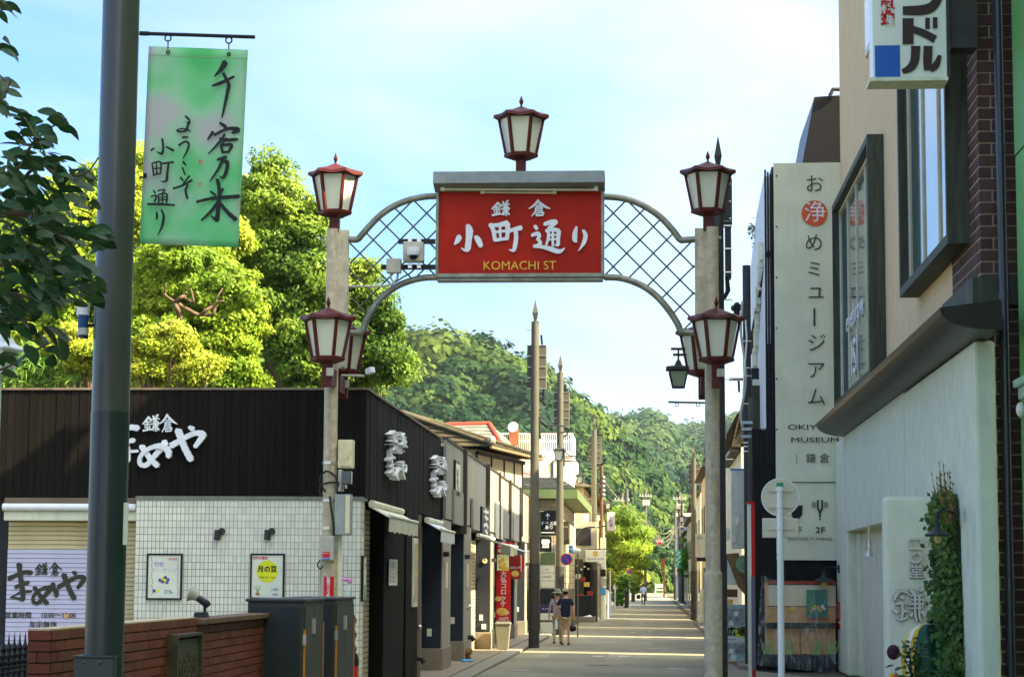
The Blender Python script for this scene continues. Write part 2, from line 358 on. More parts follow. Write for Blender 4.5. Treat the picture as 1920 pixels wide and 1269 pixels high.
BANNER = [[(515,118,38),(490,160,28),(450,203,8)],[(438,258,13),(490,240,22),(568,203,14)],[(503,183,18),(535,250,22),(530,285,22),(515,360,18),(495,446,10)],
 [(483,478,16),(518,502,24)],[(442,533,22),(410,577,10)],[(450,550,16),(530,512,18),(592,520,30),(555,538,12)],[(512,545,13),(480,592,16),(415,662,8)],[(480,570,13),(530,580,20),(588,574,16)],[(522,568,13),(488,612,13)],
 [(490,612,15),(500,655,16)],[(490,612,13),(552,608,18),(535,648,15)],[(498,652,14),(536,650,14)],
 [(468,697,16),(520,680,20)],[(500,690,16),(475,750,16),(424,824,8)],[(490,710,18),(526,710,22),(520,770,22),(498,805,14),(480,792,6)],
 [(345,947,16),(440,926,20),(598,914,24)],[(468,814,22),(480,880,22),(475,960,24),(466,1058,28)],[(428,885,15),(458,908,13)],[(502,868,13),(480,908,15)],[(472,950,22),(430,1002,18),(372,1057,10)],[(480,950,18),(530,1010,24),(578,1052,28)],[(465,1056,24),(428,1030,8)],
 [(278,438,14),(302,465,12),(290,500,14),(284,522,14),(240,530,13),(230,520,9),(270,512,9),(308,526,8)],[(285,478,9),(308,474,9)],
 [(260,565,12),(292,562,12)],[(238,612,13),(275,590,12),(298,602,13),(290,640,13),(263,690,6)],[(264,708,13),(282,732,9)],[(260,743,11),(277,788,9)],
 [(248,800,11),(264,822,11)],[(302,793,13),(265,840,9)],[(206,868,13),(260,850,13),(317,818,14)],[(292,845,13),(280,880,15),(290,928,13)],
 [(140,572,13),(146,620,13),(138,660,15),(108,650,6)],[(92,628,11),(73,643,11)],[(163,620,11),(208,642,15)],
 [(80,720,9),(90,792,11)],[(78,720,9),(130,711,11),(130,780,9)],[(105,714,8),(108,787,8)],[(84,751,8),(130,746,8)],[(90,786,9),(130,779,9)],[(138,720,13),(207,711,13)],[(178,717,13),(170,780,15),(165,822,15),(133,826,6)],
 [(88,878,9),(99,896,11)],[(73,916,9),(106,910,11),(94,946,11)],[(53,961,13),(120,961,15),(213,966,13)],[(114,881,9),(157,875,9),(140,896,9)],[(118,905,9),(120,952,9)],[(117,905,9),(166,900,11),(166,950,11)],[(120,921,7),(163,918,7)],[(120,936,7),(163,933,7)],[(142,900,9),(142,952,9)],
 [(107,1008,11),(110,1036,13),(104,1052,6)],[(134,993,9),(149,1030,15),(140,1090,15),(113,1147,4)]]
# ------------------------------------------------------------ street gateway arch
AY = 32.0
pL = W(620, 800, AY).x; pR = W(1335, 700, AY).x
arch = thing('street_arch', 'metal gateway arch with lattice shoulders spanning the street entrance', 'street arch', (pL, AY, 0))
def A(px, py, Y=AY): return W(px, py, Y)
topL = A(624, 430).z
mb = MB().tube([(pL, AY, 0), (pL, AY, 2.35)], .135, 20).tube([(pL, AY, 2.35), (pL, AY, 2.42)], [.135, .105], 20)
mb.tube([(pL, AY, 2.42), (pL, AY, topL)], .105, 20); mb.obj('post', m_polepaint, arch, R(40))
mb = MB().tube([(pR, AY, 0), (pR, AY, 2.03)], .135, 20).tube([(pR, AY, 2.03), (pR, AY, 2.1)], [.14, .112], 20)
mb.tube([(pR, AY, 2.1), (pR, AY, topL)], .108, 20); mb.obj('post', m_polepaint, arch, R(40))
for (a, b, zb) in ((633, 653, 625), (1303, 1325, 640)):
    x0, x1 = A(a, 500).x, A(b, 500).x; o = B('channel_column', x0, x1, AY-.07, AY+.09, A(640, zb).z, topL-.02, m_polepaint, arch, bevel=.006)
OUT_L = [(655,449),(670,449),(678,441),(693,424),(713,404),(738,387),(768,375),(798,369),(822,368)]
LOW_L = [(822,520),(795,521),(768,527),(742,538),(718,556),(700,578),(687,601),(678,622),(655,624)]
OUT_R = [(1133,369),(1160,371),(1186,377),(1212,389),(1238,407),(1260,430),(1275,449),(1284,450),(1303,449)]
LOW_R = [(1133,520),(1160,521),(1187,528),(1213,541),(1236,560),(1256,584),(1270,606),(1279,622),(1303,624)]
for pts in (OUT_L, LOW_L, OUT_R, LOW_R):
    MB().tube([A(x, y) for x, y in smooth_path([(*p,) for p in pts], 4)], .05, 12).obj('arch_tube', m_galv, arch, R(40))
def interp(pts, x):
    p = sorted(pts)
    for (x0, y0), (x1, y1) in zip(p, p[1:]):
        if x0 <= x <= x1: return y0+(y1-y0)*(x-x0)/((x1-x0) or 1)
    return p[0][1] if x < p[0][0] else p[-1][1]
def lattice(xa, xb, up, lo, lo_lim):
    for sgn in (1, -1):
        for c in range(-1600, 2600, 50 if True else 50):
            seg = []; 
            for i in range(0, 401):
                x = xa+(xb-xa)*i/400; y = (c + x) if sgn > 0 else (c - x)
                ins = interp(up, x) < y < (interp(lo, x) if not (lo_lim[0] < x < lo_lim[1]) else 622)
                if ins: seg.append((x, y))
                elif seg:
                    yield seg, sgn; seg = []
            if seg: yield seg, sgn
for xa, xb, up, lo, lim in ((656, 820, OUT_L, LOW_L, (600, 679)), (1134, 1302, OUT_R, LOW_R, (1280, 1400))):
    for seg, sgn in lattice(xa, xb, up, lo, lim):
        if len(seg) < 12: continue
        a, b = seg[0], seg[-1]
        MB().tube([A(*a, AY+sgn*.012), A(*b, AY+sgn*.012)], .0125, 6).obj('lattice_bar', mat('lattice_iron', (.07, .085, .06), .55, .2, 6), arch, R(60))
for px, py in ((608, 462), (640, 690)):
    MB().disc(A(px, py), .03, (1, 0, 0), .05, 8).obj('bolt', m_galv, arch)
MB().disc(A(1346, 447), .03, (1, 0, 0), .05, 8).obj('bolt', m_galv, arch)
# sign box
bx0, bx1 = A(819, 400).x, A(1133, 400).x; zt, zb = A(976, 347).z, A(976, 522).z
sign = thing('street_sign', 'red sign board with white brush characters hung in the middle of the gateway arch', 'street sign', ((bx0+bx1)/2, AY, zb))
fr = MB(); fw = .045
fr.box(bx0, bx1, AY-.14, AY+.14, zb, zb+.06); fr.box(bx0, bx0+fw, AY-.14, AY+.14, zb+.06, zt-.09); fr.box(bx1-fw, bx1, AY-.14, AY+.14, zb+.06, zt-.09)
fr.box(bx0+.02, bx1-.02, AY-.10, AY+.12, zb-.05, zb); fr.obj('frame', m_galv, sign, bevel=.006)
hd = MB(); zc = A(976, 330).z
yc0 = AY-.42
prof = [(AY+.14, zt-.09), (AY+.14, zc), (yc0+.02, zc), (yc0-.02, zc-.19), (yc0+.06, zc-.20), (AY-.12, zt-.13)]
n = len(prof); xs = (bx0-.02, bx1+.01)
hd.add([(x, y, z) for x in xs for y, z in prof], [tuple(range(n)), tuple(range(2*n-1, n-1, -1))] + [(j, (j+1) % n, (j+1) % n+n, j+n) for j in range(n)])
hd.obj('hood', mat('hood_metal', (0.14, 0.18, 0.185), 0.45, 0.12, 6, 0.05, metal=.3, dirt=.2), sign, bevel=.008)
m_tube = mat('lamp_tube', (0.62, 0.55, 0.45), 0.4, 0.15, 3)
for a, b, y, dz in ((830, 1118, -.25, .0), (905, 1040, -.16, -.045)):
    MB().tube([A(a, 355, AY+y)+Vector((0, 0, dz)), A(b, 356, AY+y)+Vector((0, 0, dz))], .018, 8).obj('fluorescent_tube', m_tube, sign)
    for q in (a, b): c = A(q, 355, AY+y)+Vector((0, 0, dz)); B('tube_socket', c.x-.03, c.x+.03, c.y-.035, c.y+.035, c.z-.025, c.z+.06, m_offwhite, sign)
m_signred = mat('sign_red', (0.34, 0.016, 0.006), 0.45, 0.18, 1.2, 0.02, spec=.12)
B('board', bx0+fw, bx1-fw, AY-.105, AY+.10, zb+.06, zt-.09, m_signred, sign)
cv = copt(780, 300, 4.8, AY-.112)
brush('lettering', [[(a_, b_, c_*1.14) for a_, b_, c_ in s_] for s_ in KAMA+KURA], cv, m_white, sign, (0, -.02, 0)); brush('lettering', [[(a_, b_, c_*1.2) for a_, b_, c_ in s_] for s_ in KOMACHI], cv, m_white, sign, (0, -.022, 0))
m_gold = mat('gold', (0.75, 0.42, 0.04), 0.4, 0.1, 4)
tpx('lettering', 'KOMACHI ST', 974, 498.5, 21, AY-.115, m_gold, sign, bold=-.004, sx=1.0)
for q in (880, 1070): c = A(q, 514, AY-.12); MB().ball(c, .018, 8, 5).obj('stud', m_galv, sign)
# lanterns
m_lglass = glassmat('lantern_glass', (.88, .86, .66), .74, .18)
def lantern(px, py_tip, Y, s, label, low=0.0, side=0):
    tip = W(px, py_tip, Y); x, z = tip.x, tip.z; u = .82*s     # u = roof width
    t = thing('lantern', label, 'lantern', (x, Y, z-1.25*s), 'dark red hexagonal lanterns on the gateway arch')
    c = Vector((x, Y, z)); rt = .34*s; rb = .235*s; zt_, zb_ = -.37*s, -.90*s; ang = R(0)
    MB().lathe([(.002, 0), (.035*s, -.09*s), (.022*s, -.13*s), (.012*s, -.15*s), (.018*s, -.165*s), (.014*s, -.185*s)], c, 6).obj('finial', m_redframe, t)
    rf = MB(); nseg = 6; o = []
    rings = [(.03*s, -.17*s, 0), (.22*s, -.245*s, 0), (.42*s, -.33*s, .035*s), (.43*s, -.375*s, .035*s), (.30*s, -.355*s, 0)]
    vs = []
    for r_, z_, up in rings:
        for k in range(12):
            a = k*math.pi/6; corner = (k % 2 == 0); rr = r_ if corner else r_*math.cos(math.pi/6)*.99
            vs.append((x+rr*math.cos(a), Y+rr*math.sin(a), z+z_+(up if corner else 0)))
    fs = [(i*12+k, i*12+(k+1) % 12, (i+1)*12+(k+1) % 12, (i+1)*12+k) for i in range(4) for k in range(12)]
    fs += [tuple(range(12))[::-1], tuple(range(48, 60))]
    rf.add(vs, fs).obj('roof', m_redframe, t, R(25))
    for k in range(6):
        a = k*math.pi/3; a2 = (k+1)*math.pi/3
        p0 = c+Vector((rt*math.cos(a), rt*math.sin(a), zt_)); p1 = c+Vector((rb*math.cos(a), rb*math.sin(a), zb_))
        q0 = c+Vector((rt*math.cos(a2), rt*math.sin(a2), zt_)); q1 = c+Vector((rb*math.cos(a2), rb*math.sin(a2), zb_))
        MB().bar(p0, p1, .042*s, .042*s, up=(math.cos(a), math.sin(a), 0)).obj('corner_bar', m_redframe, t)
        ins = .018*s; mid = lambda v: c+(v-c)*1.0
        nrm = Vector((math.cos((a+a2)/2), math.sin((a+a2)/2), .12))
        MB().prism([p0.lerp(q0, .07)-nrm*ins, q0.lerp(p0, .07)-nrm*ins, q1.lerp(p1, .07)-nrm*ins, p1.lerp(q1, .07)-nrm*ins], -nrm*.006).obj('pane', m_lglass, t)
    MB().lathe([(rb+.005, zb_), (rb+.03*s, zb_-.02*s), (rb+.02*s, zb_-.06*s), (.10*s, zb_-.11*s)], c, 6).obj('base', m_redframe, t)
    MB().lathe([(.07*s, zb_-.0), (.07*s, zt_-.1*s)], c, 10).obj('lamp_tube', mat('lamp_glow', (.72, .66, .42), .4), t)
    ls = .24*s if not low else low
    w2 = .075*s
    B('stem', x-w2, x+w2, Y-w2, Y+w2, z+zb_-.11*s-ls, z+zb_-.10*s, m_redframe, t, bevel=.008)
    if side:
        zz = z+zb_-.11*s-ls; B('junction_box', x+(-.045 if side < 0 else .0), x+(.06 if side < 0 else .11), Y-w2-.06, Y-w2, zz+ls*.45, zz+ls*.45+.12, m_greybox, t, bevel=.01)
        yy0, yy1 = (Y+w2, AY-.1) if Y < AY else (AY+.1, Y-w2)
        B('bracket', x-.05, x+.05, yy0, yy1, zz+.05, zz+.30, m_redframe, t)
    return t
lantern(977.5, 180, AY, 1.0, 'dark red lantern standing on top of the red sign board', 0)
lantern(629.5, 287, AY, 1.0, 'dark red lantern on the very top of the left arch post')
lantern(1327, 283, AY, 1.0, 'dark red lantern on the very top of the right arch post')
lantern(616, 556, AY-.72, 1.0, 'dark red lantern on the near side of the left arch post', .34, 1)
lantern(1343, 556, AY-.72, 1.0, 'dark red lantern on the near side of the right arch post', .34, 1)
lantern(645, 585, AY+.75, 1.0, 'half hidden lantern behind the left arch post, its right edge sunlit', .34, 1)
lantern(1318, 585, AY+.75, 1.0, 'half hidden lantern behind the right arch post', .34, 1)
# camera unit on the left lattice
y0 = AY-.06
t = thing('dome_camera', 'grey boxed dome camera mounted on the lattice left of the red sign', 'security camera', A(775, 475, AY-.2))
for a, b, py in ((747, 816, 453), (715, 818, 501)):
    MB().bar(A(a, py, AY-.08), A(b, py, AY-.08), .075, .04, up=(0, 1, 0)).obj('rail', m_iron, t)
p, q = A(757, 455, AY-.2), A(795, 492, AY-.2)
B('housing', p.x, q.x, AY-.32, AY-.12, q.z, p.z, m_greybox, t, bevel=.02)
c = A(775, 473, AY-.36); MB().lathe([(.10, .07), (.10, -.03), (.085, -.05)], c+Vector((0, .0, 0)), 16).obj('camera_body', m_white, t, R(40))
MB().ball(c+Vector((0, 0, -.05)), .065, 14, 8).obj('dome_lens', m_black, t, R(60))
for q in (769, 786):
    for py in (450, 499): c = A(q, py, AY-.12); B('clamp', c.x-.03, c.x+.03, c.y-.03, c.y+.02, c.z-.035, c.z+.035, m_steel, t)
MB().tube([A(777, 495, AY-.15), A(776, 506, AY-.15), A(768, 513, AY-.12), A(755, 520, AY-.1), A(740, 530, AY-.1)], .012, 6).obj('cable', m_black, t)
t = thing('junction_box', 'small pale square junction box with conduit on the left lattice', 'junction box', A(738, 498, AY-.2))
p, q = A(725, 485, AY-.18), A(752, 512, AY-.18); B('box_body', p.x, q.x, AY-.22, AY-.10, q.z, p.z, m_greybox, t, bevel=.012)
MB().tube([A(746, 512, AY-.15), A(745, 523, AY-.15), A(735, 533, AY-.15), A(720, 537, AY-.15), A(695, 537, AY-.14), A(655, 537, AY-.12)], .018, 8).obj('conduit', m_greybox, t, R(40))
MB().tube([A(732, 512, AY-.15), A(733, 522, AY-.15), A(738, 530, AY-.12)], .014, 8).obj('conduit', m_greybox, t, R(40))
# little camera right of left rear lantern
t = thing('bullet_camera', 'tiny white camera on a short arm beside the left arch post', 'security camera', A(690, 697, AY+.3))
MB().tube([A(640, 704, AY+.3), A(668, 704, AY+.3), A(683, 705, AY+.3)], .02, 8).obj('arm', m_greybox, t)
c = A(694, 697, AY+.3); MB().bar(c+Vector((-.05, .04, .0)), c+Vector((.05, -.05, .03)), .09, .09, up=(0, 0, 1)).obj('camera_body', m_white, t, bevel=.01)
# things strapped to the left post
def pbox(name, label, cat, px0, px1, py0, py1, Y, d, m, extra=None):
    p, q = W(px0, py0, Y), W(px1, py1, Y); t = thing(name, label, cat, ((p.x+q.x)/2, Y+d/2, q.z))
    B('box_body', p.x, q.x, Y, Y+d, q.z, p.z, m, t, bevel=.01); return t, p, q
t, p, q = pbox('meter_box', 'cream cabinet high on the left arch post', 'electrical box', 634, 661, 824, 877, AY-.14, .22, m_creambox)
B('door', p.x+.03, q.x-.02, AY-.155, AY-.14, q.z+.03, p.z-.03, m_creambox, t, bevel=.005); B('handle', q.x-.07, q.x-.05, AY-.185, AY-.155, q.z+.15, q.z+.27, m_creambox, t)
t, p, q = pbox('meter_box', 'glass fronted electricity meter below the cream cabinet on the left arch post', 'electrical box', 634, 641, 880, 921, AY-.15, .2, m_greybox)
p, q = A(641, 883, AY-.2), A(658, 915, AY-.2); B('window', p.x, q.x, AY-.22, AY-.05, q.z+.06, p.z, m_darkglass, t, bevel=.01); B('window', p.x, p.x+.06, AY-.22, AY-.05, q.z, q.z+.055, m_darkglass, t)
t, p, q = pbox('meter_box', 'tall blue grey cabinet in the middle of the left arch post', 'electrical box', 627, 656, 926, 1002, AY-.16, .25, mat('bluegrey', (.25, .29, .30), .45, .1, 5), )
B('door', p.x+.17, q.x-.005, AY-.175, AY-.16, q.z+.02, p.z-.02, m_creambox, t, bevel=.004)
t, p, q = pbox('meter_box', 'small grey box with a red sticker, lowest on the left arch post', 'electrical box', 600, 625, 1004, 1050, AY-.26, .15, m_greybox)
a, b = A(604, 1034, AY-.27), A(618, 1044, AY-.27); B('sticker', a.x, b.x, AY-.266, AY-.261, b.z, a.z, m_red, t)
tpx('lettering', '防犯カメラ', 611, 1037, 2.6, AY-.27, m_white, t, ext=.001); a, b = A(604, 1044.5, AY-.27), A(618, 1049, AY-.27)
B('sticker', a.x, b.x, AY-.266, AY-.261, b.z, a.z, m_blue, t); tpx('lettering', 'SECOM', 611, 1046.8, 3.6, AY-.27, m_white, t, ext=.001)
t = thing('warning_sign', 'narrow vertical red sign with white characters on the left arch post', 'sign', A(615, 1120, AY-.15))
a, b = A(607, 1080, AY-.15), A(625, 1128, AY-.15)
mb = MB(); k = 10; xs = [a.x+(b.x-a.x)*i/k for i in range(k+1)]; ys = [AY-.137-.02*math.sin(math.pi*i/k) for i in range(k+1)]
mb.add([(x, y, z) for z in (b.z, a.z) for x, y in zip(xs, ys)] + [(x, y+.012, z) for z in (b.z, a.z) for x, y in zip(xs, ys)], [(i, i+1, i+k+2, i+k+1) for i in range(k)]+[(i+22, i+k+23, i+k+24, i+23) for i in range(k)])
mb.obj('plate', m_red, t, R(40)); tpx('lettering', '監\n視\nカ\nメ\nラ\n設\n置', 615.5, 1104, 6.6, AY-.162, m_white, t, bold=.02, ls=.86, ext=.001)
t = thing('cable_bundle', 'loops of black cable hanging on the left arch post below the meter', 'cable', A(612, 900, AY-.12))
for k, pp in enumerate(([(634, 912), (630, 895), (615, 883), (603, 890), (601, 905), (610, 922)], [(636, 905), (620, 904), (602, 910), (600, 922), (606, 930)], [(618, 930), (622, 960), (626, 990), (624, 1010)], [(600, 1050), (595, 1058), (600, 1066), (606, 1060)])):
    MB().tube([A(x, y, AY-.15-.01*k) for x, y in smooth_path(pp, 4)], .016 if k < 3 else .01, 7).obj('cable', m_black, t, R(60))
mb = MB()
for py in (868, 938, 990, 1073): mb.lathe([(.118, -.02), (.118, .02)], (pL, AY, A(620, py).z), 20)
mb.obj('strap', m_steel, arch, R(40))
MB().tube([A(636, 1003, AY+.05), A(636, 1135, AY+.05), (A(634, 1135).x, AY+.05, 0)], .045, 12).obj('conduit', m_offwhite, arch, R(40))
# ------------------------------------------------------------ ground, road
m_asph = mat('asphalt', (0.225, 0.235, 0.17), 0.85, 0.22, 0.35, 0.25, 25)
m_pave = mat('pavement_concrete', (0.21, 0.205, 0.165), 0.8, 0.15, 1.2, 0.15)
m_gran = mat('granite', (0.24, 0.25, 0.21), 0.7, 0.25, 14, 0.2)
def sheet(name, pts, z, m):
    me = bpy.data.meshes.new(name); me.from_pydata([(x, y, z) for x, y in pts], [], [tuple(range(len(pts)))]); me.materials.append(m); return struct(link(name, me))
sheet('ground', [(-2500, -300), (2500, -300), (2500, 3500), (-2500, 3500)], -.02, mat('earth', (0.12, 0.13, 0.08), .9, .3, .05))
XL, XR = -3.55, 1.95
sheet('road', [(-9, -10), (9, -10), (9, 30), (XR, 48), (XR, 330), (XL+.6, 330), (XL+.4, 110), (XL, 40), (-9, 30)], .0, m_asph)
m_patch = mat('asphalt_patch', (0.195, 0.205, 0.15), 0.85, 0.2, 0.8, 0.2, 25)
for x0, x1, y0, y1 in ((-2.6, -1.1, 52, 63), (.1, 1.2, 66, 84), (-2.2, -.9, 92, 118)):
    sheet('asphalt_patch', [(x0, y0), (x1, y0), (x1, y1), (x0, y1)], .004, m_patch)
m_paint = mat('road_paint', (0.55, 0.56, 0.50), .7, .4, 12)
def flat(name, x0, x1, y0, y1, z, m, label, cat, grp=None):
    me = bpy.data.meshes.new(name); me.from_pydata([(x0, y0, z), (x1, y0, z), (x1, y1, z), (x0, y1, z)], [], [(0, 1, 2, 3)]); me.materials.append(m)
    o = link(name, me); return tag(o, label, cat, grp)
for i, (x, y) in enumerate(((-2.33, 1), (-1.55, 1), (-2.5, 0))):
    pass
for (px, py, w_, d_) in ((1122, 1230, .28, .75), (1170, 1230, .3, .8), (1186, 1185, .14, .9), (1219, 1184, .16, .9), (1203, 1166, .12, 1.1), (1222, 1166, .14, 1.1)):
    c = WZ(px, py); struct(flat('road_marking', c.x-w_/2, c.x+w_/2, c.y-d_/2, c.y+d_/2, .006, m_paint, 'x', 'y')); 
for o in list(COL.objects):
    if o.name.startswith('road_marking'):
        del o['label']; del o['category']
m_grate = mat('drain_iron', (0.3, 0.3, 0.26), .5, .3, 10, metal=.5)
for i, (px, py, w_, lb) in enumerate(((1234, 1216, .62, 'short metal drain grating across the road, upper one beyond the arch'), (1268, 1254, .42, 'short metal drain grating at the bottom right of the road'), (975, 1257, .42, 'metal drain grating near the left gutter'))):
    c = WZ(px, py); t = thing('drain_grate', lb, 'drain grate', (c.x, c.y, 0))
    B('frame', c.x-w_/2, c.x+w_/2, c.y-.14, c.y+.14, .001, .007, m_grate, t)
    for k in range(10): x = c.x-w_/2+w_*(k+.5)/10; B('bar', x-.008, x+.008, c.y-.12, c.y+.12, .007, .013, m_steel, t)
for i, (px, py, lb) in enumerate(((1120, 1246, 'round iron manhole cover at the bottom of the road'), (1238, 1196, 'round iron manhole cover between the sunlit stripes'))):
    c = WZ(px, py); t = thing('manhole_cover', lb, 'manhole cover', (c.x, c.y, 0)); MB().tube([(c.x, c.y, .001), (c.x, c.y, .008)], .33, 28).obj('rim', m_grate, t); MB().tube([(c.x, c.y, .009), (c.x, c.y, .012)], .29, 28).obj('lid', m_steel if False else m_pave, t)
# left gutter, kerb and pavement
kerb = MB(); n = 34; paves = MB()
bpy_me = bevcube('kerb_stone', m_gran)
pav = struct(B('pavement', -4.9, XL-.42, 36, 100, -.01, .045, m_pave)); gut = thing('gutter', 'x', 'x', (XL, 36, 0)); del gut['label']; del gut['category']; struct(gut)
for i in range(70):
    y = 36+i*.9; piece('kerb_stone', bpy_me, gut, (XL-.19+ .004*i*.3, y+.45, .02), (.40, .88, .05))
struct(B('pavement', XR+.25, 2.6, 48, 200, -.01, .06, m_pave)); gut = thing('gutter', 'x', 'x', (XR, 48, 0)); del gut['label']; del gut['category']; struct(gut)
for i in range(50): piece('kerb_stone', bpy_me, gut, (XR+.13, 48.5+i*1.0, .03), (.22, .97, .09))
# ------------------------------------------------------------ black corner shop
FY = 33.6; XF = -4.5; ZT = 4.93; ZB = W(340, 933, FY).z
m_blk = mat('black_board', (0.0045, 0.005, 0.0042), 0.75, 0.45, 2.2, 0.12, 30, spec=.1, col2=(0.009, 0.0075, 0.0055), stretch=(6, 6, .35), island=.2)
m_blkdark = mat('shop_dark', (0.016, 0.018, 0.022), 0.5, 0.2, 2)
m_tile = mat('white_tile', (0.56, 0.61, 0.57), 0.28, 0.06, 2, col2=(0.50, 0.55, 0.49), island=.07)
m_grout = mat('grout', (0.30, 0.30, 0.22), 0.8, 0.2, 5)
shop = thing('corner_shop', 'single storey shop with black boarded fascia and white tiled wall behind the arch', 'shop', (-9, FY, 0))
B('wall', -16, XF-.45, FY+.35, 46, 0, ZT-.05, m_blkdark, shop)
B('wall', -16, XF-.06, FY+.06, 45.7, ZB+.02, ZT-.06, m_blkdark, shop)
bd = bevcube('fascia_board', m_blk); x = XF; i = 0
rr = random.Random(3)
while x > -10.6:
    wd = rr.choice((.105, .12, .135)); piece('fascia_board', bd, shop, (x-wd/2, FY+.03, (ZT+ZB)/2), (wd-.006, .05+rr.uniform(-.008, .01), ZT-ZB), ); x -= wd; i += 1
y = FY+.0
ZB2 = 3.22
while y < 45.7:
    wd = rr.choice((.2, .25, .3)); wd = min(wd, 45.72-y+.001); z0 = ZB2 if not (39.3 < y < 41.2) else 0.05
    piece('fascia_board', bd, shop, (XF-.03, y+wd/2, (ZT+z0)/2), (.05+rr.uniform(-.006, .012), wd-.008, ZT-z0)); y += wd
m_cop = mat('coping_metal', (0.20, 0.17, 0.12), .5, .3, 4, metal=.3)
for k in range(6): x1 = XF+.03-k*2.0; B('coping', x1-1.985, x1, FY-.02, FY+.14, ZT, ZT+.035, m_cop, shop)
for k in range(6): y1 = FY+.16+k*2.0; B('coping', XF-.12, XF+.03, y1, min(y1+1.985, 45.74), ZT, ZT+.035, m_cop, shop)
# tiled wall
TX0, TX1, TY = W(256, 935, 33.42).x, W(676, 1000, 33.42).x, 33.42
TZ1 = W(400, 937, TY).z
B('tiled_wall', TX0, TX1, TY, FY-.005, 0, TZ1, m_grout, shop); B('tiled_wall', TX1-.25, TX1-.002, FY, FY+.32, 0, TZ1, m_grout, shop)
B('coping', TX0-.01, TX1+.03, TY-.03, FY-.003, TZ1, TZ1+.06, mat('coping_green', (.16, .2, .17), .5, .2, 5, dirt=.3), shop)
B('coping', TX1-.25, TX1+.03, FY-.001, FY+.36, TZ1+.001, TZ1+.06, MATS['coping_green'], shop)
tb = bevcube('tile', m_tile); tw, th = M(7.72, TY), M(13.05, TY); n = 0; rest = MB()
cols = int((TX1-TX0)/tw); rows = int(TZ1/th)
tw = (TX1-TX0)/cols
for r_ in range(rows):
    for c_ in range(cols):
        x = TX0+tw*(c_+.5); z = TZ1-th*(r_+.5); dy = rng.uniform(-.0012, .0012)
        if n < 300 and 20 <= c_: piece('tile', tb, shop, (x, TY-.003+dy, z), (tw-.007, .008, th-.007)); n += 1
        else: rest.box(x-tw/2+.005, x+tw/2-.005, TY-.007+dy, TY+.001, z-th/2+.005, z+th/2-.005)
for r_ in range(rows):
    for c_ in range(4):
        y = TY+.09*(c_+.5)+.02; z = TZ1-th*(r_+.5); rest.box(TX1-.003, TX1+.006, y-.041, y+.041, z-th/2+.005, z+th/2-.005)
o = rest.obj('tile', m_tile, shop); o['kind'] = 'stuff'
# shutter left of the tiles
m_shut = mat('shutter_cream', (0.50, 0.48, 0.30), .45, .12, 3, dirt=.25); m_shutv = mat('shutter_violet', (0.45, 0.49, 0.70), .5, .08, 2, dirt=.08)
SY = 33.85; ts = .0727; zs = W(100, 978, SY).z
sh = bevcube('shutter_slat', m_shut); shv = bevcube('shutter_slat', m_shutv)
xa = -10.3; xb = TX0-.02; zvio = W(100, 1027, SY).z; xv = W(166, 1100, SY).x
z = zs; k = 0
while z > .9:
    piece('shutter_slat', sh, shop, ((xa+xb)/2, SY, z-ts/2), (xb-xa, .03, ts-.009), rx=R(4))
    if z < zvio: piece('shutter_slat', shv, shop, ((xa+xv+.06)/2, SY-.012, z-ts/2), (xv+.06-xa, .03, ts-.009), rx=R(4))
    z -= ts; k += 1
B('shutter_backing', xa, xb, SY+.018, SY+.03, 0, zs, m_blkdark, shop)
p = W(100, 938, FY); B('shutter_header', xa, TX0-.01, FY-.06, FY+.2, W(100, 976, FY).z, W(100, 958, FY).z, m_offwhite, shop, bevel=.02)
MB().tube([(xa, FY-.10, W(100, 951, FY).z), (TX0-.02, FY-.10, W(100, 951, FY).z)], .06, 12).obj('awning_roll', m_white, shop, R(40))
B('shutter_header', xa, TX0-.01, FY-.03, FY+.2, W(100, 944, FY).z, ZB-.005, mat('rail_brown', (.12, .10, .07), .5), shop)
cvm = copt(0, 1040, 5.54, SY-.03)
m_soot = mat('sign_black', (0.03, 0.035, 0.022), .5, .1, 5)
brush('lettering', MAMEYA, cvm, m_soot, shop, (0, -.01, 0))
km = lambda x, y: cvm(360+(x-675)*.80, 75+(y-365)*.95); brush('lettering', KAMA, km, m_soot, shop, (0, -.01, 0))
km = lambda x, y: cvm(510+(x-1015)*.70, 75+(y-365)*.95); brush('lettering', KURA, km, m_soot, shop, (0, -.01, 0))
tpx('lettering', '営業時間', 34, 1153.5, 11.6, SY-.035, m_soot, shop, bold=.008); tpx('lettering', '10:00～17:00', 109, 1153, 11.2, SY-.035, m_soot, shop, bold=.012, sx=1.0)
tpx('lettering', '年中無休', 81, 1171, 12, SY-.035, m_soot, shop, bold=.01); tpx('lettering', 'http://', 22, 1208, 11, SY-.035, m_soot, shop)
p = W(125.5, 1154, SY-.04); B('paper_patch', p.x-.03, p.x+.03, SY-.045, SY-.035, p.z-.04, p.z+.04, mat('orange_paper', (.6, .3, .06), .6), shop)
# big white characters on the fascia
fs = 5.54/9.065*1.0
cvf = lambda x, y: W(230+(275+(x-330)*2.03)/9.065, 760+(390+(y-185)*2.01)/9.065, FY-.01)
brush('fascia_lettering', MAMEYA, cvf, m_white, shop, (0, -.05, 0))
cvk = copt(230, 760, 9.065, FY-.01)
brush('fascia_lettering', KAMA, (lambda x, y: cvk(340+(x-675)*1.75, 155+(y-365)*2.05)), m_white, shop, (0, -.05, 0))
brush('fascia_lettering', KURA, (lambda x, y: cvk(640+(x-1015)*1.5, 155+(y-365)*2.05)), m_white, shop, (0, -.05, 0))
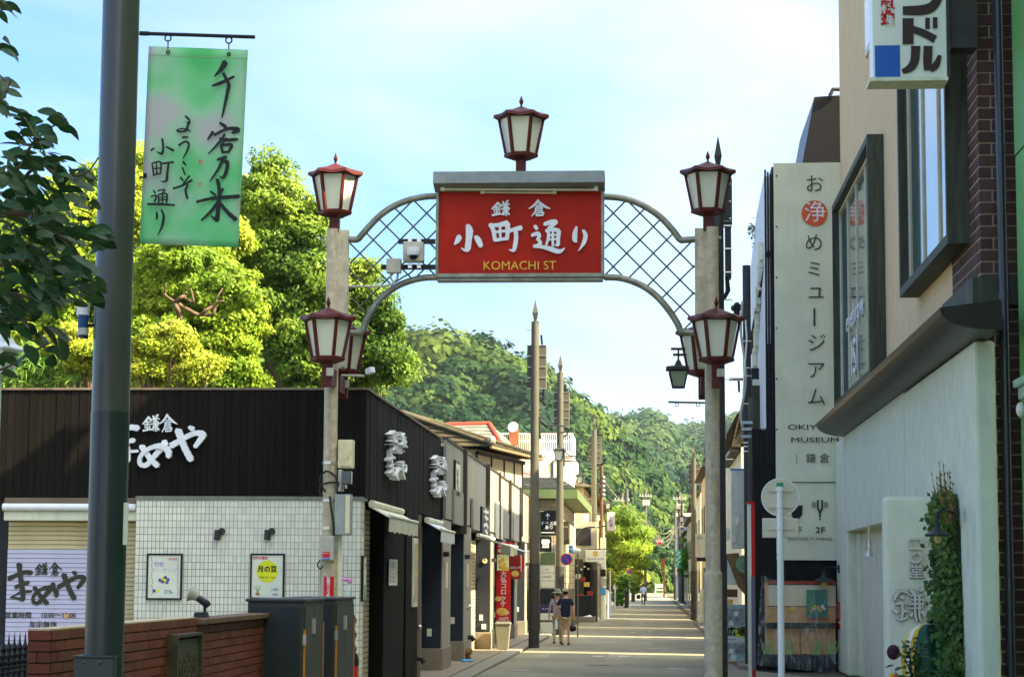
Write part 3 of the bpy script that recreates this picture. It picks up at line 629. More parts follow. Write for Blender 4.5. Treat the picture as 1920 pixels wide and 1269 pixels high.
# vertical lettering on the street side (seen edge on, built out from the fascia)
for (pa, pb, pt, pbt) in ((719, 748, 805, 900), (804, 826, 852, 932)):
    ya, yb = WX(pa, 850, XF).y, WX(pb, 850, XF).y; z1 = WX((pa+pb)/2, pt, XF).z; z0 = WX((pa+pb)/2, pbt, XF).z
    g = [([(0, .0), (1, 0)], KURA)]; hh = (z1-z0)
    brush('fascia_lettering', [[(a_, b_, c_*.75) for a_, b_, c_ in s_] for s_ in KAMA], (lambda x, y: Vector((XF+.01, ya+(x-675)/170*(yb-ya), z1-(y-365)/140*hh*.30))), m_white, shop, (.09, 0, 0))
    brush('fascia_lettering', [[(a_, b_, c_*.75) for a_, b_, c_ in s_] for s_ in KURA], (lambda x, y: Vector((XF+.01, ya+(x-1015)/195*(yb-ya), z1-hh*.26-(y-365)/145*hh*.20))), m_white, shop, (.09, 0, 0))
    brush('fascia_lettering', [[(a*1.0, b, c*.7) for a, b, c in s] for s in MAMEYA], (lambda x, y: Vector((XF+.01, ya+(x-80)/800*(yb-ya), z1-hh*.46-(y-80)/430*hh*.54))), m_white, shop, (.09, 0, 0))
# street-side shutter of the corner shop, awnings, doors
def slatted(y0, y1, z0, z1, X, me, parent, pitch=.085, step=None):
    z = z1
    while z > z0+.02:
        piece('shutter_slat', me, parent, (X, (y0+y1)/2, z-pitch/2), (.03, y1-y0, pitch-.014)); z -= pitch
m_shutg = mat('shutter_grey', (0.36, 0.36, 0.26), .45, .12, 3, dirt=.3); shg = bevcube('shutter_slat', m_shutg)
slatted(34.2, 36.2, .05, 3.1, XF-.28, shg, shop)
vio = MB()
z = 2.45
while z > .7: vio.box(XF-.266, XF-.258, 34.25, 35.0, z-.07, z-.012); z -= .085
o = vio.obj('shutter_print', m_shutv, shop)
def pillar(y0, y1, X, m, parent, z1=3.2, plinth=.5, mp_=None, xb=.55):
    B('pillar', X-xb, X, y0, y1, plinth, z1, m, parent, bevel=.01)
    B('plinth', X-xb-.001, X+.035, y0-.035, y1+.03, 0, plinth, mp_ or m_pave, parent, bevel=.012)
pillar(36.3, 39.3, XF-.03, m_blk, shop, 3.22, .02)
slatted(42.2, 45.0, .05, 3.05, XF-.32, shg, shop)
B('side_door', XF-.5, XF-.02, 41.2, 42.2, .0, 3.2, mat('brown_door', (.06, .045, .025), .5, .2, 4), shop)
p = (XF+.02, 41.6, 1.02); MB().ball(p, .05, 10, 6).obj('door_knob', m_steel, shop, R(60))
MB().tube([(XF-.02, 41.5, .42), (XF+.08, 41.5, .42), (XF+.12, 41.5, .33)], .05, 8).obj('vent_pipe', m_blkdark, shop, R(60))
def awning(y0, y1, X, z, out, drop, m, label, parent=None):
    t = thing('awning', label, 'awning', (X, (y0+y1)/2, z))
    MB().prism([(X, y0, z), (X+out, y0, z-drop*.45), (X+out, y0, z-drop*.45-.02), (X, y0, z-.03)], (0, y1-y0, 0)).obj('canopy', m, t)
    n = 14; mb = MB(); top = []; bot = []
    for i in range(n+1):
        y = y0+(y1-y0)*i/n; top.append((X+out+.005, y, z-drop*.45)); bot.append((X+out-.01+.012*math.sin(i*1.9), y, z-drop-.02*math.sin(i*2.7)))
    mb.add(top+bot, [(i, i+1, i+n+2, i+n+1) for i in range(n)]); mb.add([(a+.006, b, c) for a, b, c in top+bot], [(i, i+1, i+n+2, i+n+1) for i in range(n)]); mb.obj('valance', m, t)
    MB().tube([(X+out, y0-.02, z-drop*.42), (X+out, y1+.02, z-drop*.42)], .03, 8).obj('front_bar', m_offwhite, t, R(60))
    MB().tube([(X+.05, y0-.01, z+.02), (X+.05, y1+.01, z+.02)], .055, 10).obj('roller', m_offwhite, t, R(60))
    return t
awning(33.85, 38.0, XF+.02, 3.12, .33, .42, m_offwhite, 'cream awning over the shuttered corner entrance')
awning(42.3, 45.2, XF+.02, 3.1, .33, .42, m_white, 'white awning over the second shuttered bay')
def frame_y(name, X, y0, y1, z0, z1, mf, mi, parent, d=.04, fwid=.035, lab=None):
    """framed poster on a street-side wall (facing +x)"""
    t = parent
    B('picture_frame', X, X+d, y0, y1, z0, z1, mf, t, bevel=.004); B('poster_sheet', X+d, X+d+.003, y0+fwid*1.3, y1-fwid*1.3, z0+fwid, z1-fwid, mi, t)
m_paper = mat('paper', (0.62, 0.66, 0.56), .6, .06, 2)
pt = thing('framed_poster', 'framed poster seen edge on at the street corner of the tiled wall', 'poster', (TX1+.01, 33.55, 1.8))
B('picture_frame', TX1+.008, TX1+.05, 33.46, 33.80, W(680, 1127, 33.5).z, W(680, 1041, 33.5).z, m_black, pt); B('poster_sheet', TX1+.05, TX1+.053, 33.49, 33.77, W(680, 1123, 33.5).z, W(680, 1045, 33.5).z, m_paper, pt)
B('picture', TX1+.053, TX1+.055, 33.54, 33.70, 1.62, 1.85, mat('green_print', (.1, .3, .2), .5), pt); B('picture', TX1+.053, TX1+.055, 33.58, 33.72, 2.1, 2.2, mat('orange_print', (.7, .35, .05), .5), pt)
t = thing('notice', 'white notice with fine vertical writing on the black wall beside the corner shutter', 'notice', (XF, 37.6, 1.9))
y0, y1 = WX(729, 1070, XF).y, WX(744, 1070, XF).y; z1, z0 = WX(736, 1048, XF).z, WX(736, 1097, XF).z
B('sheet', XF+.0, XF+.012, y0, y1, z0, z1, m_paper, t)
m_inkb = mat('ink_blue', (.1, .1, .3), .6)
for k in range(5): text('lettering', '\n'.join('お願い' if k == 4 else '店頭での飲食'), .055, (XF+.014, y0+(y1-y0)*(k+.7)/5.4, (z0+z1)/2), m_red if k == 4 else m_inkb, t, rz=math.pi/2, ext=.0008, ls=1.1, sx=1.6)
t = thing('framed_menu', 'narrow framed menu beside the brown side door', 'poster', (XF, 41, 1.8)); B('picture_frame', XF, XF+.04, 40.3, 41.0, 1.42, 2.72, m_offwhite, t, bevel=.005); B('poster_sheet', XF+.04, XF+.043, 40.38, 40.92, 1.5, 2.62, mat('paper_tan', (.5, .42, .25), .6, .2, 4), t)
# posters and lamps on the tiled wall
def poster(px0, px1, py0, py1, label):
    a, b = W(px0, py0, TY-.02), W(px1, py1, TY-.02); t = thing('framed_poster', label, 'poster', ((a.x+b.x)/2, TY, b.z)); f_ = .028
    mb = MB(); mb.box(a.x, b.x, TY-.05, TY-.01, a.z-f_, a.z); mb.box(a.x, b.x, TY-.05, TY-.01, b.z, b.z+f_); mb.box(a.x, a.x+f_, TY-.05, TY-.01, b.z+f_, a.z-f_); mb.box(b.x-f_, b.x, TY-.05, TY-.01, b.z+f_, a.z-f_)
    mb.obj('picture_frame', m_black, t); B('poster_sheet', a.x+f_, b.x-f_, TY-.035, TY-.012, b.z+f_, a.z-f_, m_paper, t); return t
t = poster(276, 341, 1037, 1124, 'framed poster of grape peanuts with a violet heading on the tiled wall')
PY = TY-.037; m_vio = mat('violet_ink', (.38, .28, .55), .6); m_yel = mat('yellow', (.75, .68, .02), .5, .06); m_grn = mat('green_leafy', (.25, .45, .15), .5)
tpx('lettering', '葡萄', 298, 1058, 9, PY, m_vio, t, bold=.01, ext=.001); tpx('lettering', 'ピーナッツ', 309, 1068.5, 8.5, PY, m_vio, t, ext=.001)
tpx('lettering', '予約限定', 324, 1048, 4, PY, m_red, t, ext=.001); tpx('lettering', '378', 314, 1109, 9, PY, m_inkb, t, ext=.001); tpx('lettering', '円', 323, 1111, 4, PY, m_inkb, t, ext=.001)
for k, (dx, dy, gg) in enumerate(((304, 1084, 1), (310, 1082, 0), (315, 1086, 0), (310, 1088, 1), (305, 1090, 0), (313, 1091, 0), (300, 1087, 0), (289, 1107, 0), (295, 1107, 1))):
    MB().ball(W(dx, dy, PY), .028, 10, 6, (1, .3, 1)).obj('printed_grape', m_yel if gg else m_inkb, t)
for k in range(20):
    for xx in (285, 333): c = W(xx+rr.uniform(-1, 1), 1046+k*3.6, PY); MB().ball(c, .012, 5, 4, (1, .3, 1)).obj('printed_leaf', m_grn if k % 2 else m_vio, t)
t = poster(470, 533, 1037, 1123, 'framed poster with a yellow moon disc on the tiled wall')
c = W(501, 1071, PY); MB().disc(c, M(20.5, PY), (0, -1, 0), .002, 32).obj('printed_moon', m_yel, t)
tpx('lettering', '月の豆', 501, 1067, 11, PY-.003, m_ink, t, bold=.045, ext=.001); tpx('lettering', '豆餅で作ったお', 501, 1082, 3.8, PY-.003, m_ink, t, ext=.001)
tpx('lettering', '初秋の限定', 488, 1046, 5, PY, m_red, t, bold=.03, ext=.001); tpx('lettering', '1080', 515, 1105, 6.5, PY, m_inkb, t, ext=.001); tpx('lettering', '486', 516, 1114, 6.5, PY, m_inkb, t, ext=.001)
c = W(483, 1113, PY); B('printed_pot', c.x-.03, c.x+.03, PY-.001, PY+.001, c.z-.02, c.z+.02, mat('brown_print', (.3, .15, .05), .6), t)
for k in range(5): MB().bar(c+Vector((0, 0, .02)), c+Vector(((k-2)*.03, 0, .13)), .008, .001).obj('printed_leaf', m_grn, t)
for px, lb in ((409, 'left one of two small dark lamps on the tiled wall'), (503, 'right one of two small dark lamps on the tiled wall')):
    c = W(px, 1000, TY-.08); t = thing('wall_lamp', lb, 'wall lamp', (c.x, TY, c.z), 'lamps on the tiled wall')
    MB().tube([c+Vector((-.02, 0, -.10)), c+Vector((-.01, 0, .06))], .05, 12).obj('housing', m_poledark, t, R(40))
    MB().tube([(c.x+.05, TY-.09, c.z+.04), (c.x+.05, TY-.004, c.z+.04)], .05, 12).obj('mount', m_poledark, t, R(40))
    MB().tube([(c.x+.03, TY-.015, c.z-.1), (c.x+.035, TY-.015, c.z-.2), (c.x+.025, TY-.015, c.z-.25)], .007, 5).obj('wire_hook', m_offwhite, t)
c = W(307, 1134, TY-.02); t = tag(MB().tube([c, c+Vector((.003, 0, -.08)), c+Vector((-.01, 0, -.1))], .006, 5).obj('wall_hook', m_steel), 'small metal hook under the grape poster', 'hook')
# ------------------------------------------------------------ grey shop row along the left side
m_gp = mat('grey_panel', (0.24, 0.265, 0.25), .5, .15, 1.5, .06, 20, stretch=(3, 3, .6), island=.12, dirt=.2); m_gp2 = mat('pale_and_sunlit_panel', (0.27, 0.285, 0.24), .55, .12, 1.5, .06, 20, stretch=(3, 3, .6), island=.1, dirt=.25)
m_navy = mat('navy_wall', (0.018, 0.026, 0.042), .5, .15, 2); m_cap = mat('dark_cap', (.05, .05, .04), .5, .2, 4)
row = thing('shop_row', 'long single storey row of grey panelled shops running up the left side', 'shop', (-4.4, 60, 0))
XG = -4.4
B('wall', -14, XG-.5, 46.05, 78, 0, 4.85, m_navy, row)
B('wall', XG-.5, XG-.08, 46.05, 78, 3.2, 4.8, m_navy, row)
gb = bevcube('fascia_panel', m_gp); gb_sunlit = bevcube('fascia_panel', m_gp2)
y = 46.02; k = 0; zt = 4.95
bays = [(46.0, 50.2), (50.4, 57.4), (57.6, 61.6), (61.9, 66.4), (66.7, 71.6), (71.9, 77.5)]
cap = bevcube('coping', m_cap)
for bi, (a, b) in enumerate(bays):
    nb = int((b-a)/.42); wd = (b-a)/nb; off = (-.0, -.02, .03, 0, .02, -.01)[bi]
    for j in range(nb):
        pale = (bi == 0 and j > nb-3) or (bi == 1 and j < nb*.6)  # sunlit stretch of the fascia put into paler panels
        piece('fascia_panel', gb_sunlit if pale else gb, row, (XG-.04+off, a+wd*(j+.5), (zt+3.25)/2), (.06, wd-.012, zt-3.25))
        piece('coping', cap, row, (XG-.05+off, a+wd*(j+.5), zt+.02), (.14, wd-.006, .05))
    B('fin', XG-.3, XG+.08, b+.0, b+.2, 3.0, zt+.07, m_cap, row)
    if bi in (0, 1, 3, 4): piece('fascia_panel', gb, row, (XG+.02, (a+b)/2+.5, 3.55), (.05, (b-a)*.55, .75))
for (y0, y1, dark) in ((45.1, 47.1, 1), (50.4, 52.4, 1), (58.9, 60.3, 0), (63.6, 65.2, 1), (69.3, 70.7, 1), (75.0, 76.3, 1)):
    B('pillar', XG-.55, XG-.01, y0, y1, .5, 3.2, m_navy, row, bevel=.01); B('pillar_lit_side', XG-.012, XG+.006, y0+.03, y1-.02, .5, 3.2, m_gp2 if not dark else m_gp, row)  # street side coloured lighter than the navy front, as if lit
    B('plinth', XG-.58, XG+.03, y0-.03, y1+.03, 0, .5, m_pave, row, bevel=.015)
    B('wall_light', XG-.01, XG+.12, y0+.25, y0+.5, 2.42, 2.52, m_poledark, row)
    B('menu_frame', XG, XG+.03, y0+.6, y0+1.1, 1.75, 2.3, m_steel, row)
    z = .75 if y0 < 50 else (.82 if y0 > 55 else .9); B('socket_cover', XG-.30, XG-.2, y0-.012, y0, z, z+.16, m_paper, row)
m_shuty = mat('shutter_sunlit', (0.46, 0.43, 0.28), .45, .1, 3); shy = bevcube('shutter_slat', m_shuty)  # paler slats, sun on this bay put into the colour
slatted(47.2, 50.4, .05, 3.1, XG-.42, shg, row); slatted(52.5, 58.8, .05, 3.0, XG-.42, shy, row, pitch=.1)
slatted(60.4, 63.5, .3, 3.0, XG-.45, shg, row, pitch=.12); slatted(65.3, 69.2, .1, 3.0, XG-.5, shg, row, pitch=.14); slatted(70.8, 75, .1, 3.0, XG-.5, shg, row, pitch=.14)
MB().ball((XG+.04, 51.6, 1.28), .06, 10, 6).obj('door_knob', m_steel, row, R(60)); B('door_knob', XG, XG+.03, 51.2, 51.6, 1.25, 1.3, m_steel, row)
MB().tube([(XG-.02, 51.7, .55), (XG+.1, 51.7, .56), (XG+.15, 51.7, .47)], .06, 8).obj('vent_pipe', m_black, row, R(60))
# fascia sign boards of the row
t = thing('fascia_sign', 'framed sketch of a figure on the first grey fascia', 'sign', (XG, 48.4, 4)); y0, y1 = WX(852, 890, XG).y, WX(858, 890, XG).y
y0, y1 = 47.7, 48.9; B('frame', XG, XG+.04, y0, y1, 3.75, 4.6, m_black, t); B('sheet', XG+.04, XG+.045, y0+.06, y1-.06, 3.81, 4.54, m_paper, t)
for a, b in (((.2, 4.4), (.6, 4.1)), ((.6, 4.4), (.3, 4.1)), ((.45, 4.15), (.35, 3.9)), ((.5, 4.1), (.8, 3.9))): MB().bar((XG+.047, y0+a[0], a[1]), (XG+.047, y0+b[0], b[1]), .05, .004, up=(1, 0, 0)).obj('brush_mark', m_ink, t)
t = thing('fascia_sign', 'small black shop plate with raised white characters on the fascia coloured as sunlit', 'sign', (XG, 55.5, 3.5)); B('plate', XG+.02, XG+.10, 54.6, 57.0, 3.05, 3.8, m_black, t, bevel=.01)
brush('lettering', [[(55.0, 3.68, .07), (56.5, 3.7, .07)], [(55.7, 3.76, .07), (55.7, 3.45, .07)], [(55.2, 3.55, .07), (56.4, 3.52, .07)], [(55.1, 3.3, .07), (55.7, 3.36, .07), (56.4, 3.3, .07)], [(55.4, 3.2, .07), (56.2, 3.14, .07)], [(56.0, 3.4, .07), (56.1, 3.1, .07)]], (lambda a, b: Vector((XG+.1, a, b))), m_white, t, (.02, 0, 0))
t = thing('fascia_sign', 'cream panel with ink picture further up the grey row', 'sign', (XG, 61, 3.4)); B('plate', XG+.02, XG+.05, 60.4, 63.2, 3.1, 4.15, m_offwhite, t)
MB().prism([(XG+.052, 61.2, 3.3), (XG+.052, 62.2, 3.4), (XG+.052, 61.9, 3.9)], (.003, 0, 0)).obj('ink_picture', m_greybox, t)
awning(53.4, 58.6, XG+.05, 3.02, .62, .45, mat('awning_dark', (.07, .09, .07), .6, .2, 4), 'dark green awning over the pale shuttered bay')
awning(66.0, 69.0, XG+.05, 2.95, .6, .42, m_white, 'small white awning far up the grey row')
c = Vector((XG+.35, 57.2, 2.5)); t = thing('round_lantern', 'small round lit window lamp on the dark pillar under the dark awning', 'lamp', c)
q = W(909, 1051, 58.85); MB().disc((q.x, 58.89, q.z), .07, (0, -1, 0), .03, 16).obj('face', m_creambox, t); MB().tube([(q.x, 58.88, q.z-.07), (q.x, 58.85, q.z+.07)], .008, 5).obj('grille', m_black, t)
q = W(907, 1174, 58.85); B('socket_cover', q.x-.06, q.x+.06, 58.86, 58.9, q.z-.07, q.z+.07, m_paper, row)
# croquette banners
def banner(px0, px1, py0, py1, Y, m, label, s=None, group=None, frame=None, ms=None, hpx=None, ty=None, ls=1.0, bold=.02, sx=1):
    a, b = W(px0, py0, Y), W(px1, py1, Y); t = thing('shop_banner', label, 'banner', ((a.x+b.x)/2, Y, b.z), group)
    B('cloth', a.x, b.x, Y, Y+.02, b.z, a.z, m, t)
    if frame: 
        mb = MB(); f_ = .02
        mb.box(a.x-f_, b.x+f_, Y-.005, Y+.025, a.z, a.z+f_); mb.box(a.x-f_, b.x+f_, Y-.005, Y+.025, b.z-f_, b.z); mb.box(a.x-f_, a.x, Y-.005, Y+.025, b.z, a.z); mb.box(b.x, b.x+f_, Y-.005, Y+.025, b.z, a.z); mb.obj('frame', frame, t)
    if s: tpx('lettering', s, (px0+px1)/2, ty or (py0+py1)/2, hpx, Y-.004, ms or m_white, t, bold=bold, ls=ls, ext=.002, sx=sx)
    return t
m_croq = mat('croquette', (.62, .26, .05), .7, .25, 18, col2=(.8, .5, .15)); m_inside = mat('croquette_inside', (.75, .62, .35), .8, .2, 20)
BY = 61.0
t = banner(931, 957, 1068, 1170, BY, m_red, 'tall red banner with vertical white writing beside the grey rubbish bin', '大\n仏\nコ\nロ\nッ\nケ', hpx=10.2, ty=1104, ls=.98, bold=.03)
for (px, py, r_, mm) in ((934, 1122, .10, m_croq), (941, 1146, .16, m_croq), (948, 1148, .10, m_inside)): MB().ball(W(px, py, BY), r_, 12, 8, (1, .08, .7)).obj('printed_croquette', mm, t)
tpx('lettering', '250円', 944, 1159.5, 6.4, BY-.006, m_white, t, bold=.02, ext=.002)
a, b = W(931, 1163, BY), W(957, 1169, BY); B('printed_strip', a.x, b.x, BY-.003, BY, b.z, a.z, m_paper, t); tpx('lettering', 'コロッケ', 944, 1166, 4, BY-.006, m_inkb, t, ext=.001, bold=.02)
t = banner(932, 963, 1016, 1037, BY-.1, m_red, 'small red sign of croquettes, topmost of the red shop signs', 'コロッケ', hpx=6.2, ty=1022.5, bold=.04)
for (px, mm) in ((939, m_inside), (952, m_croq), (956, m_inside)): MB().ball(W(px, 1032, BY-.1), .07, 10, 6, (1.2, .1, .8)).obj('printed_croquette', mm, t)
t = banner(932, 954, 1039, 1069, BY-.2, mat('yellow_paper', (.72, .72, .35), .6, .1, 5), 'yellow sign with pictures of fried snacks under the small red sign')
for k, (px, py) in enumerate(((937, 1053), (943, 1049), (946, 1058), (939, 1062), (944, 1066), (950, 1066))): MB().ball(W(px, py, BY-.2), .055, 10, 6, (1, .1, 1.2)).obj('printed_snack', mat('orange_print', (.7, .35, .05), .5), t)
tpx('lettering', '生ビール', 943, 1043, 4, BY-.205, MATS['orange_print'], t, ext=.001, bold=.02)
t = banner(956, 976, 1040, 1085, BY+3.2, mat('dark_red', (.26, .02, .01), .5, .2, 3), 'dark red hanging sign behind the tall red banner', 'コロッケ', hpx=5, ty=1064, bold=.02)
MB().ball(W(966, 1075, BY+3.2), .12, 12, 8, (1, .08, .8)).obj('printed_croquette', m_croq, t)
t = banner(974, 978, 1040, 1070, BY+4.2, m_paper, 'narrow white and blue sign with red edge hanging under the white awning'); a, b = W(978.2, 1041, BY+4.2), W(983, 1070, BY+4.2); B('cloth_edge', a.x, b.x, BY+4.2, BY+4.22, b.z, a.z, m_red, t)
# bin
t = thing('rubbish_bin', 'grey plastic bin standing under the tall red banner', 'bin', (W(943, 1220, 58.5).x, 58.5, 0))
c = W(943, 1218, 58.5); a = W(931, 1175, 58.5); wd = .36/2
mb = MB(); z0, z1 = .05, .72
mb.add([(c.x-.15, 58.4, z0), (c.x+.14, 58.4, z0), (c.x+.14, 58.7, z0), (c.x-.15, 58.7, z0), (c.x-.20, 58.33, z1), (c.x+.20, 58.33, z1), (c.x+.20, 58.75, z1), (c.x-.20, 58.75, z1)], [(3, 2, 1, 0), (4, 5, 6, 7), (0, 1, 5, 4), (1, 2, 6, 5), (2, 3, 7, 6), (3, 0, 4, 7)])
m_bin = mat('bin_grey', (.15, .17, .14), .5, .1, 4); mb.obj('bin_body', m_bin, t, bevel=.015); B('lid', c.x-.215, c.x+.215, 58.31, 58.77, z1, z1+.06, m_bin, t, bevel=.02)
m_net = mat('ochre_net', (.20, .12, .02), .9, .3, 30, .5)
t = thing('net_heap', 'crumpled ochre net and blue rope heaped at the foot of the second pillar', 'net', (XG, 49.6, 0))
mb = MB(); cc = WZ(862, 1240)
for k in range(26):
    p = Vector((cc.x+rr.uniform(-.26, .22), cc.y+rr.uniform(-.2, .2), .08+rr.uniform(0, .22))); mb.ball(p, rr.uniform(.07, .12), 7, 5, (1.3, 1, .7))
mb.obj('net', m_net, t)
for k in range(5): c2 = WZ(872+k*2, 1242+k % 2*2); MB().tube([Vector((c2.x+.1*math.cos(a*.8), c2.y+.12*math.sin(a*.8), .07)) for a in range(9)], .018, 5).obj('rope', mat('blue_rope', (.1, .3, .6), .6), t)
# ------------------------------------------------------------ utility poles
def spire_pole(pxc, pyb, pytip, Y, x, r, label, boxes=None, dark=False, ztip=None, group='spiked utility poles along the street'):
    m = m_poledark if dark else m_poletan; z = ztip or W(pxc, pytip, Y).z; zs_ = z-.64
    t = thing('utility_pole', label, 'utility pole', (x, Y, 0), group)
    MB().tube([(x, Y, 0), (x, Y, 2.4)], r*1.32, 18).obj('sleeve', m_poledark, t, R(40))
    MB().tube([(x, Y, 2.4), (x, Y, zs_)], [r*1.18, r*.95], 18).obj('shaft', m, t, R(40))
    MB().lathe([(r*1.08, -.05), (r*1.08, 0), (r*.45, .01), (r*1.02, .25), (.004, .64)], (x, Y, zs_), 4, R(45)).obj('spire', m, t)
    mb = MB()
    for k in range(9):
        zz = zs_-.25-k*.75; s_ = 1 if k % 2 else -1; mb.tube([(x, Y, zz), (x+s_*(r+.16), Y, zz)], .011, 5)
    mb.obj('step_bolt', m_steel, t)
    if boxes:
        z1, z0 = boxes
        for s_ in (-1, 1):
            xo, xi = (x+r*.7, x+r+.20) if s_ > 0 else (x-r-.12, x-r*.7); B('transformer_case', xo, xi, Y+.10, Y+.46, z0, z1, m if not dark else m_poledark, t, bevel=.01)
        mb = MB()
        for k in range(5): zz = z0+(z1-z0)*k/4; mb.box(x-r-.13, x+r+.21, Y+.08, Y+.098, zz-.007, zz+.007)
        mb.obj('strap', m_steel, t)
        MB().tube([(x+r+.12, Y+.15, z0), (x+r+.13, Y+.15, z0-.25), (x+.06, Y+.12, z0-.4)], .03, 6).obj('cable', m_black, t, R(60))
        MB().tube([(x+r+.08, Y+.15, z1), (x+r+.06, Y+.15, z1+.18), (x+r+.05, Y+.12, z1+.3)], .03, 6).obj('cable', m_black, t, R(60))
    return t
def street_lamp(x, Y, z, side, label, pole_x, s=1.0, m=None):
    t = thing('bracket_lamp', label, 'street lamp', (x, Y, z), 'small hanging street lamps')
    m = m or m_poledark
    B('mount', pole_x+side*.14-.03, pole_x+side*.14+.03, Y-.05, Y+.05, z+.32, z+.95, m, t)
    MB().tube([(pole_x+side*.16, Y, z+.85), (pole_x+side*.35, Y, z+.70), (x+side*.2, Y, z+.68)], .022, 6).obj('arm', m, t); MB().tube([(pole_x+side*.16, Y, z+.5), (x+side*.2, Y, z+.5)], .022, 6).obj('arm', m, t)
    MB().tube([(x, Y, z+.5), (x, Y, z+.1)], .02, 6).obj('hanger', m, t)
    MB().lathe([(.03, .14), (.08, .06), (.24*s, -.0), (.24*s, -.03), (.16*s, -.03)], (x, Y, z), 4, R(45)).obj('lamp_roof', m, t)
    MB().lathe([(.17*s, -.032), (.11*s, -.30*s)], (x, Y, z), 4, R(45)).obj('lamp_glass', m_milk, t)
    mb = MB(); 
    for k in range(4):
        a = R(45+90*k); a2 = a+math.pi/2
        mb.bar((x+.18*s*math.cos(a), Y+.18*s*math.sin(a), z-.03), (x+.12*s*math.cos(a), Y+.12*s*math.sin(a), z-.31*s), .02, .02); mb.bar((x+.12*s*math.cos(a), Y+.12*s*math.sin(a), z-.31*s), (x+.12*s*math.cos(a2), Y+.12*s*math.sin(a2), z-.31*s), .02, .02, up=(0, 0, 1))
    mb.obj('lamp_frame', m, t); return t
P1 = WZ(1001, 1214); x = P1.x
spire_pole(1008, 0, 562, P1.y, x, .118, 'tallest spiked pole left of the road, grey boxes near its top', (W(0, 648, P1.y).z, W(0, 728, P1.y).z))
Y2 = 76.; x2 = W(1050, 900, Y2).x
spire_pole(1052, 0, 665, Y2, x2, .118, 'second spiked pole on the left, just behind the tallest one', (W(1052, 735, Y2).z, W(1052, 800, Y2).z))
Y3 = 100.; x3 = W(1114, 950, Y3).x
spire_pole(1113, 0, 780, Y3, x3, .125, 'third spiked pole on the left, in front of the cream house', (W(1113, 818, Y3).z, W(1113, 868, Y3).z))
Y4 = 150.; x4 = W(1175, 1000, Y4).x
spire_pole(1175, 0, 900, Y4, x4, .13, 'fourth pole on the left, standing by the pine tree'); Y5 = 190.; x5 = W(1187, 1000, Y5).x
spire_pole(1187, 0, 935, Y5, x5, .13, 'fifth pole on the left, far behind the pine tree')
Y6 = 106.; x6 = W(1301, 1000, Y6).x
spire_pole(1301, 0, 835, Y6, x6, .125, 'spiked pole on the right side of the road far behind the arch', (W(1301, 870, Y6).z, W(1301, 908, Y6).z))
Y7 = 180.; x7 = W(1279, 1000, Y7).x
spire_pole(1279, 0, 930, Y7, x7, .13, 'pole on the right beside the green banner'); Y8 = 215.; x8 = W(1266, 1000, Y8).x
spire_pole(1266, 0, 945, Y8, x8, .13, 'thin pole on the right, farthest up the street')
Yd = 40.; xd = W(1349, 800, Yd).x
dp = spire_pole(1345, 0, 255, Yd, xd, .098, 'dark spiked utility pole standing right behind the right arch post', None, dark=True)
za, zb_, zc_ = W(1360, 333, Yd).z, W(1360, 421, Yd).z, W(1360, 520, Yd).z; xl, xr = W(1319, 400, Yd).x, W(1373, 400, Yd).x
m_dgreen = mat('dark_green_metal', (.022, .034, .030), .45, .15, 5)
B('transformer_case', xl, xr, Yd+.02, Yd+.4, zb_, za, m_dgreen, dp, bevel=.015); B('transformer_case', xd+.13, xr-.02, Yd+.05, Yd+.4, zc_, zb_-.005, m_dgreen, dp, bevel=.01)
mb = MB()
for py in (423, 466, 510): z_ = W(1360, py, Yd).z; mb.box(xd+.1, xr+.0, Yd+.0, Yd+.02, z_-.012, z_+.012)
for py in (345, 378, 410): z_ = W(1360, py, Yd).z; mb.ball((xr-.04, Yd+.01, z_), .022, 6, 4)
mb.obj('strap', m_steel, dp)
for k in range(3): MB().tube([W(1361+k*2, 520, Yd+.1), W(1362+k*3, 545, Yd+.1), W(1356+k*2, 560, Yd+.1), W(1348, 552, Yd+.1)], .018, 6).obj('cable', m_black, dp, R(60))
MB().tube([W(1350, 470, Yd-.08), W(1345, 500, Yd-.12), W(1346, 530, Yd-.12), W(1352, 560, Yd-.1), W(1354, 600, Yd-.08)], .05, 6).obj('cable', m_black, dp, R(60))
# hanging lamps
def lamp_at(px, py, Y, side, label, polex, s=1.0):
    c = W(px, py, Y); return street_lamp(c.x, Y, c.z, side, label, polex, s)
lamp_at(1048, 843, P1.y, 1, 'hanging street lamp on the tallest spiked pole at left', x, 1.0)
lamp_at(1087, 891, Y2, 1, 'hanging street lamp on the second spiked pole at left', x2, .92)
lamp_at(1140, 942, Y3, 1, 'hanging street lamp above the pink shop sign', x3, .9)
lamp_at(1278, 968, 110, -1, 'hanging street lamp on the far right spiked pole', x6, .9)
lamp_at(1279, 991, Y7-20, -1, 'lower hanging street lamp beside the far right poles', x7, .9)
lamp_at(1265, 1008, Y8, -1, 'small far hanging street lamp nearest the middle of the street', x8, 1.0); lamp_at(1253, 1022, 230, -1, 'tiny white globe lamp hanging far up the street', x8, .8)
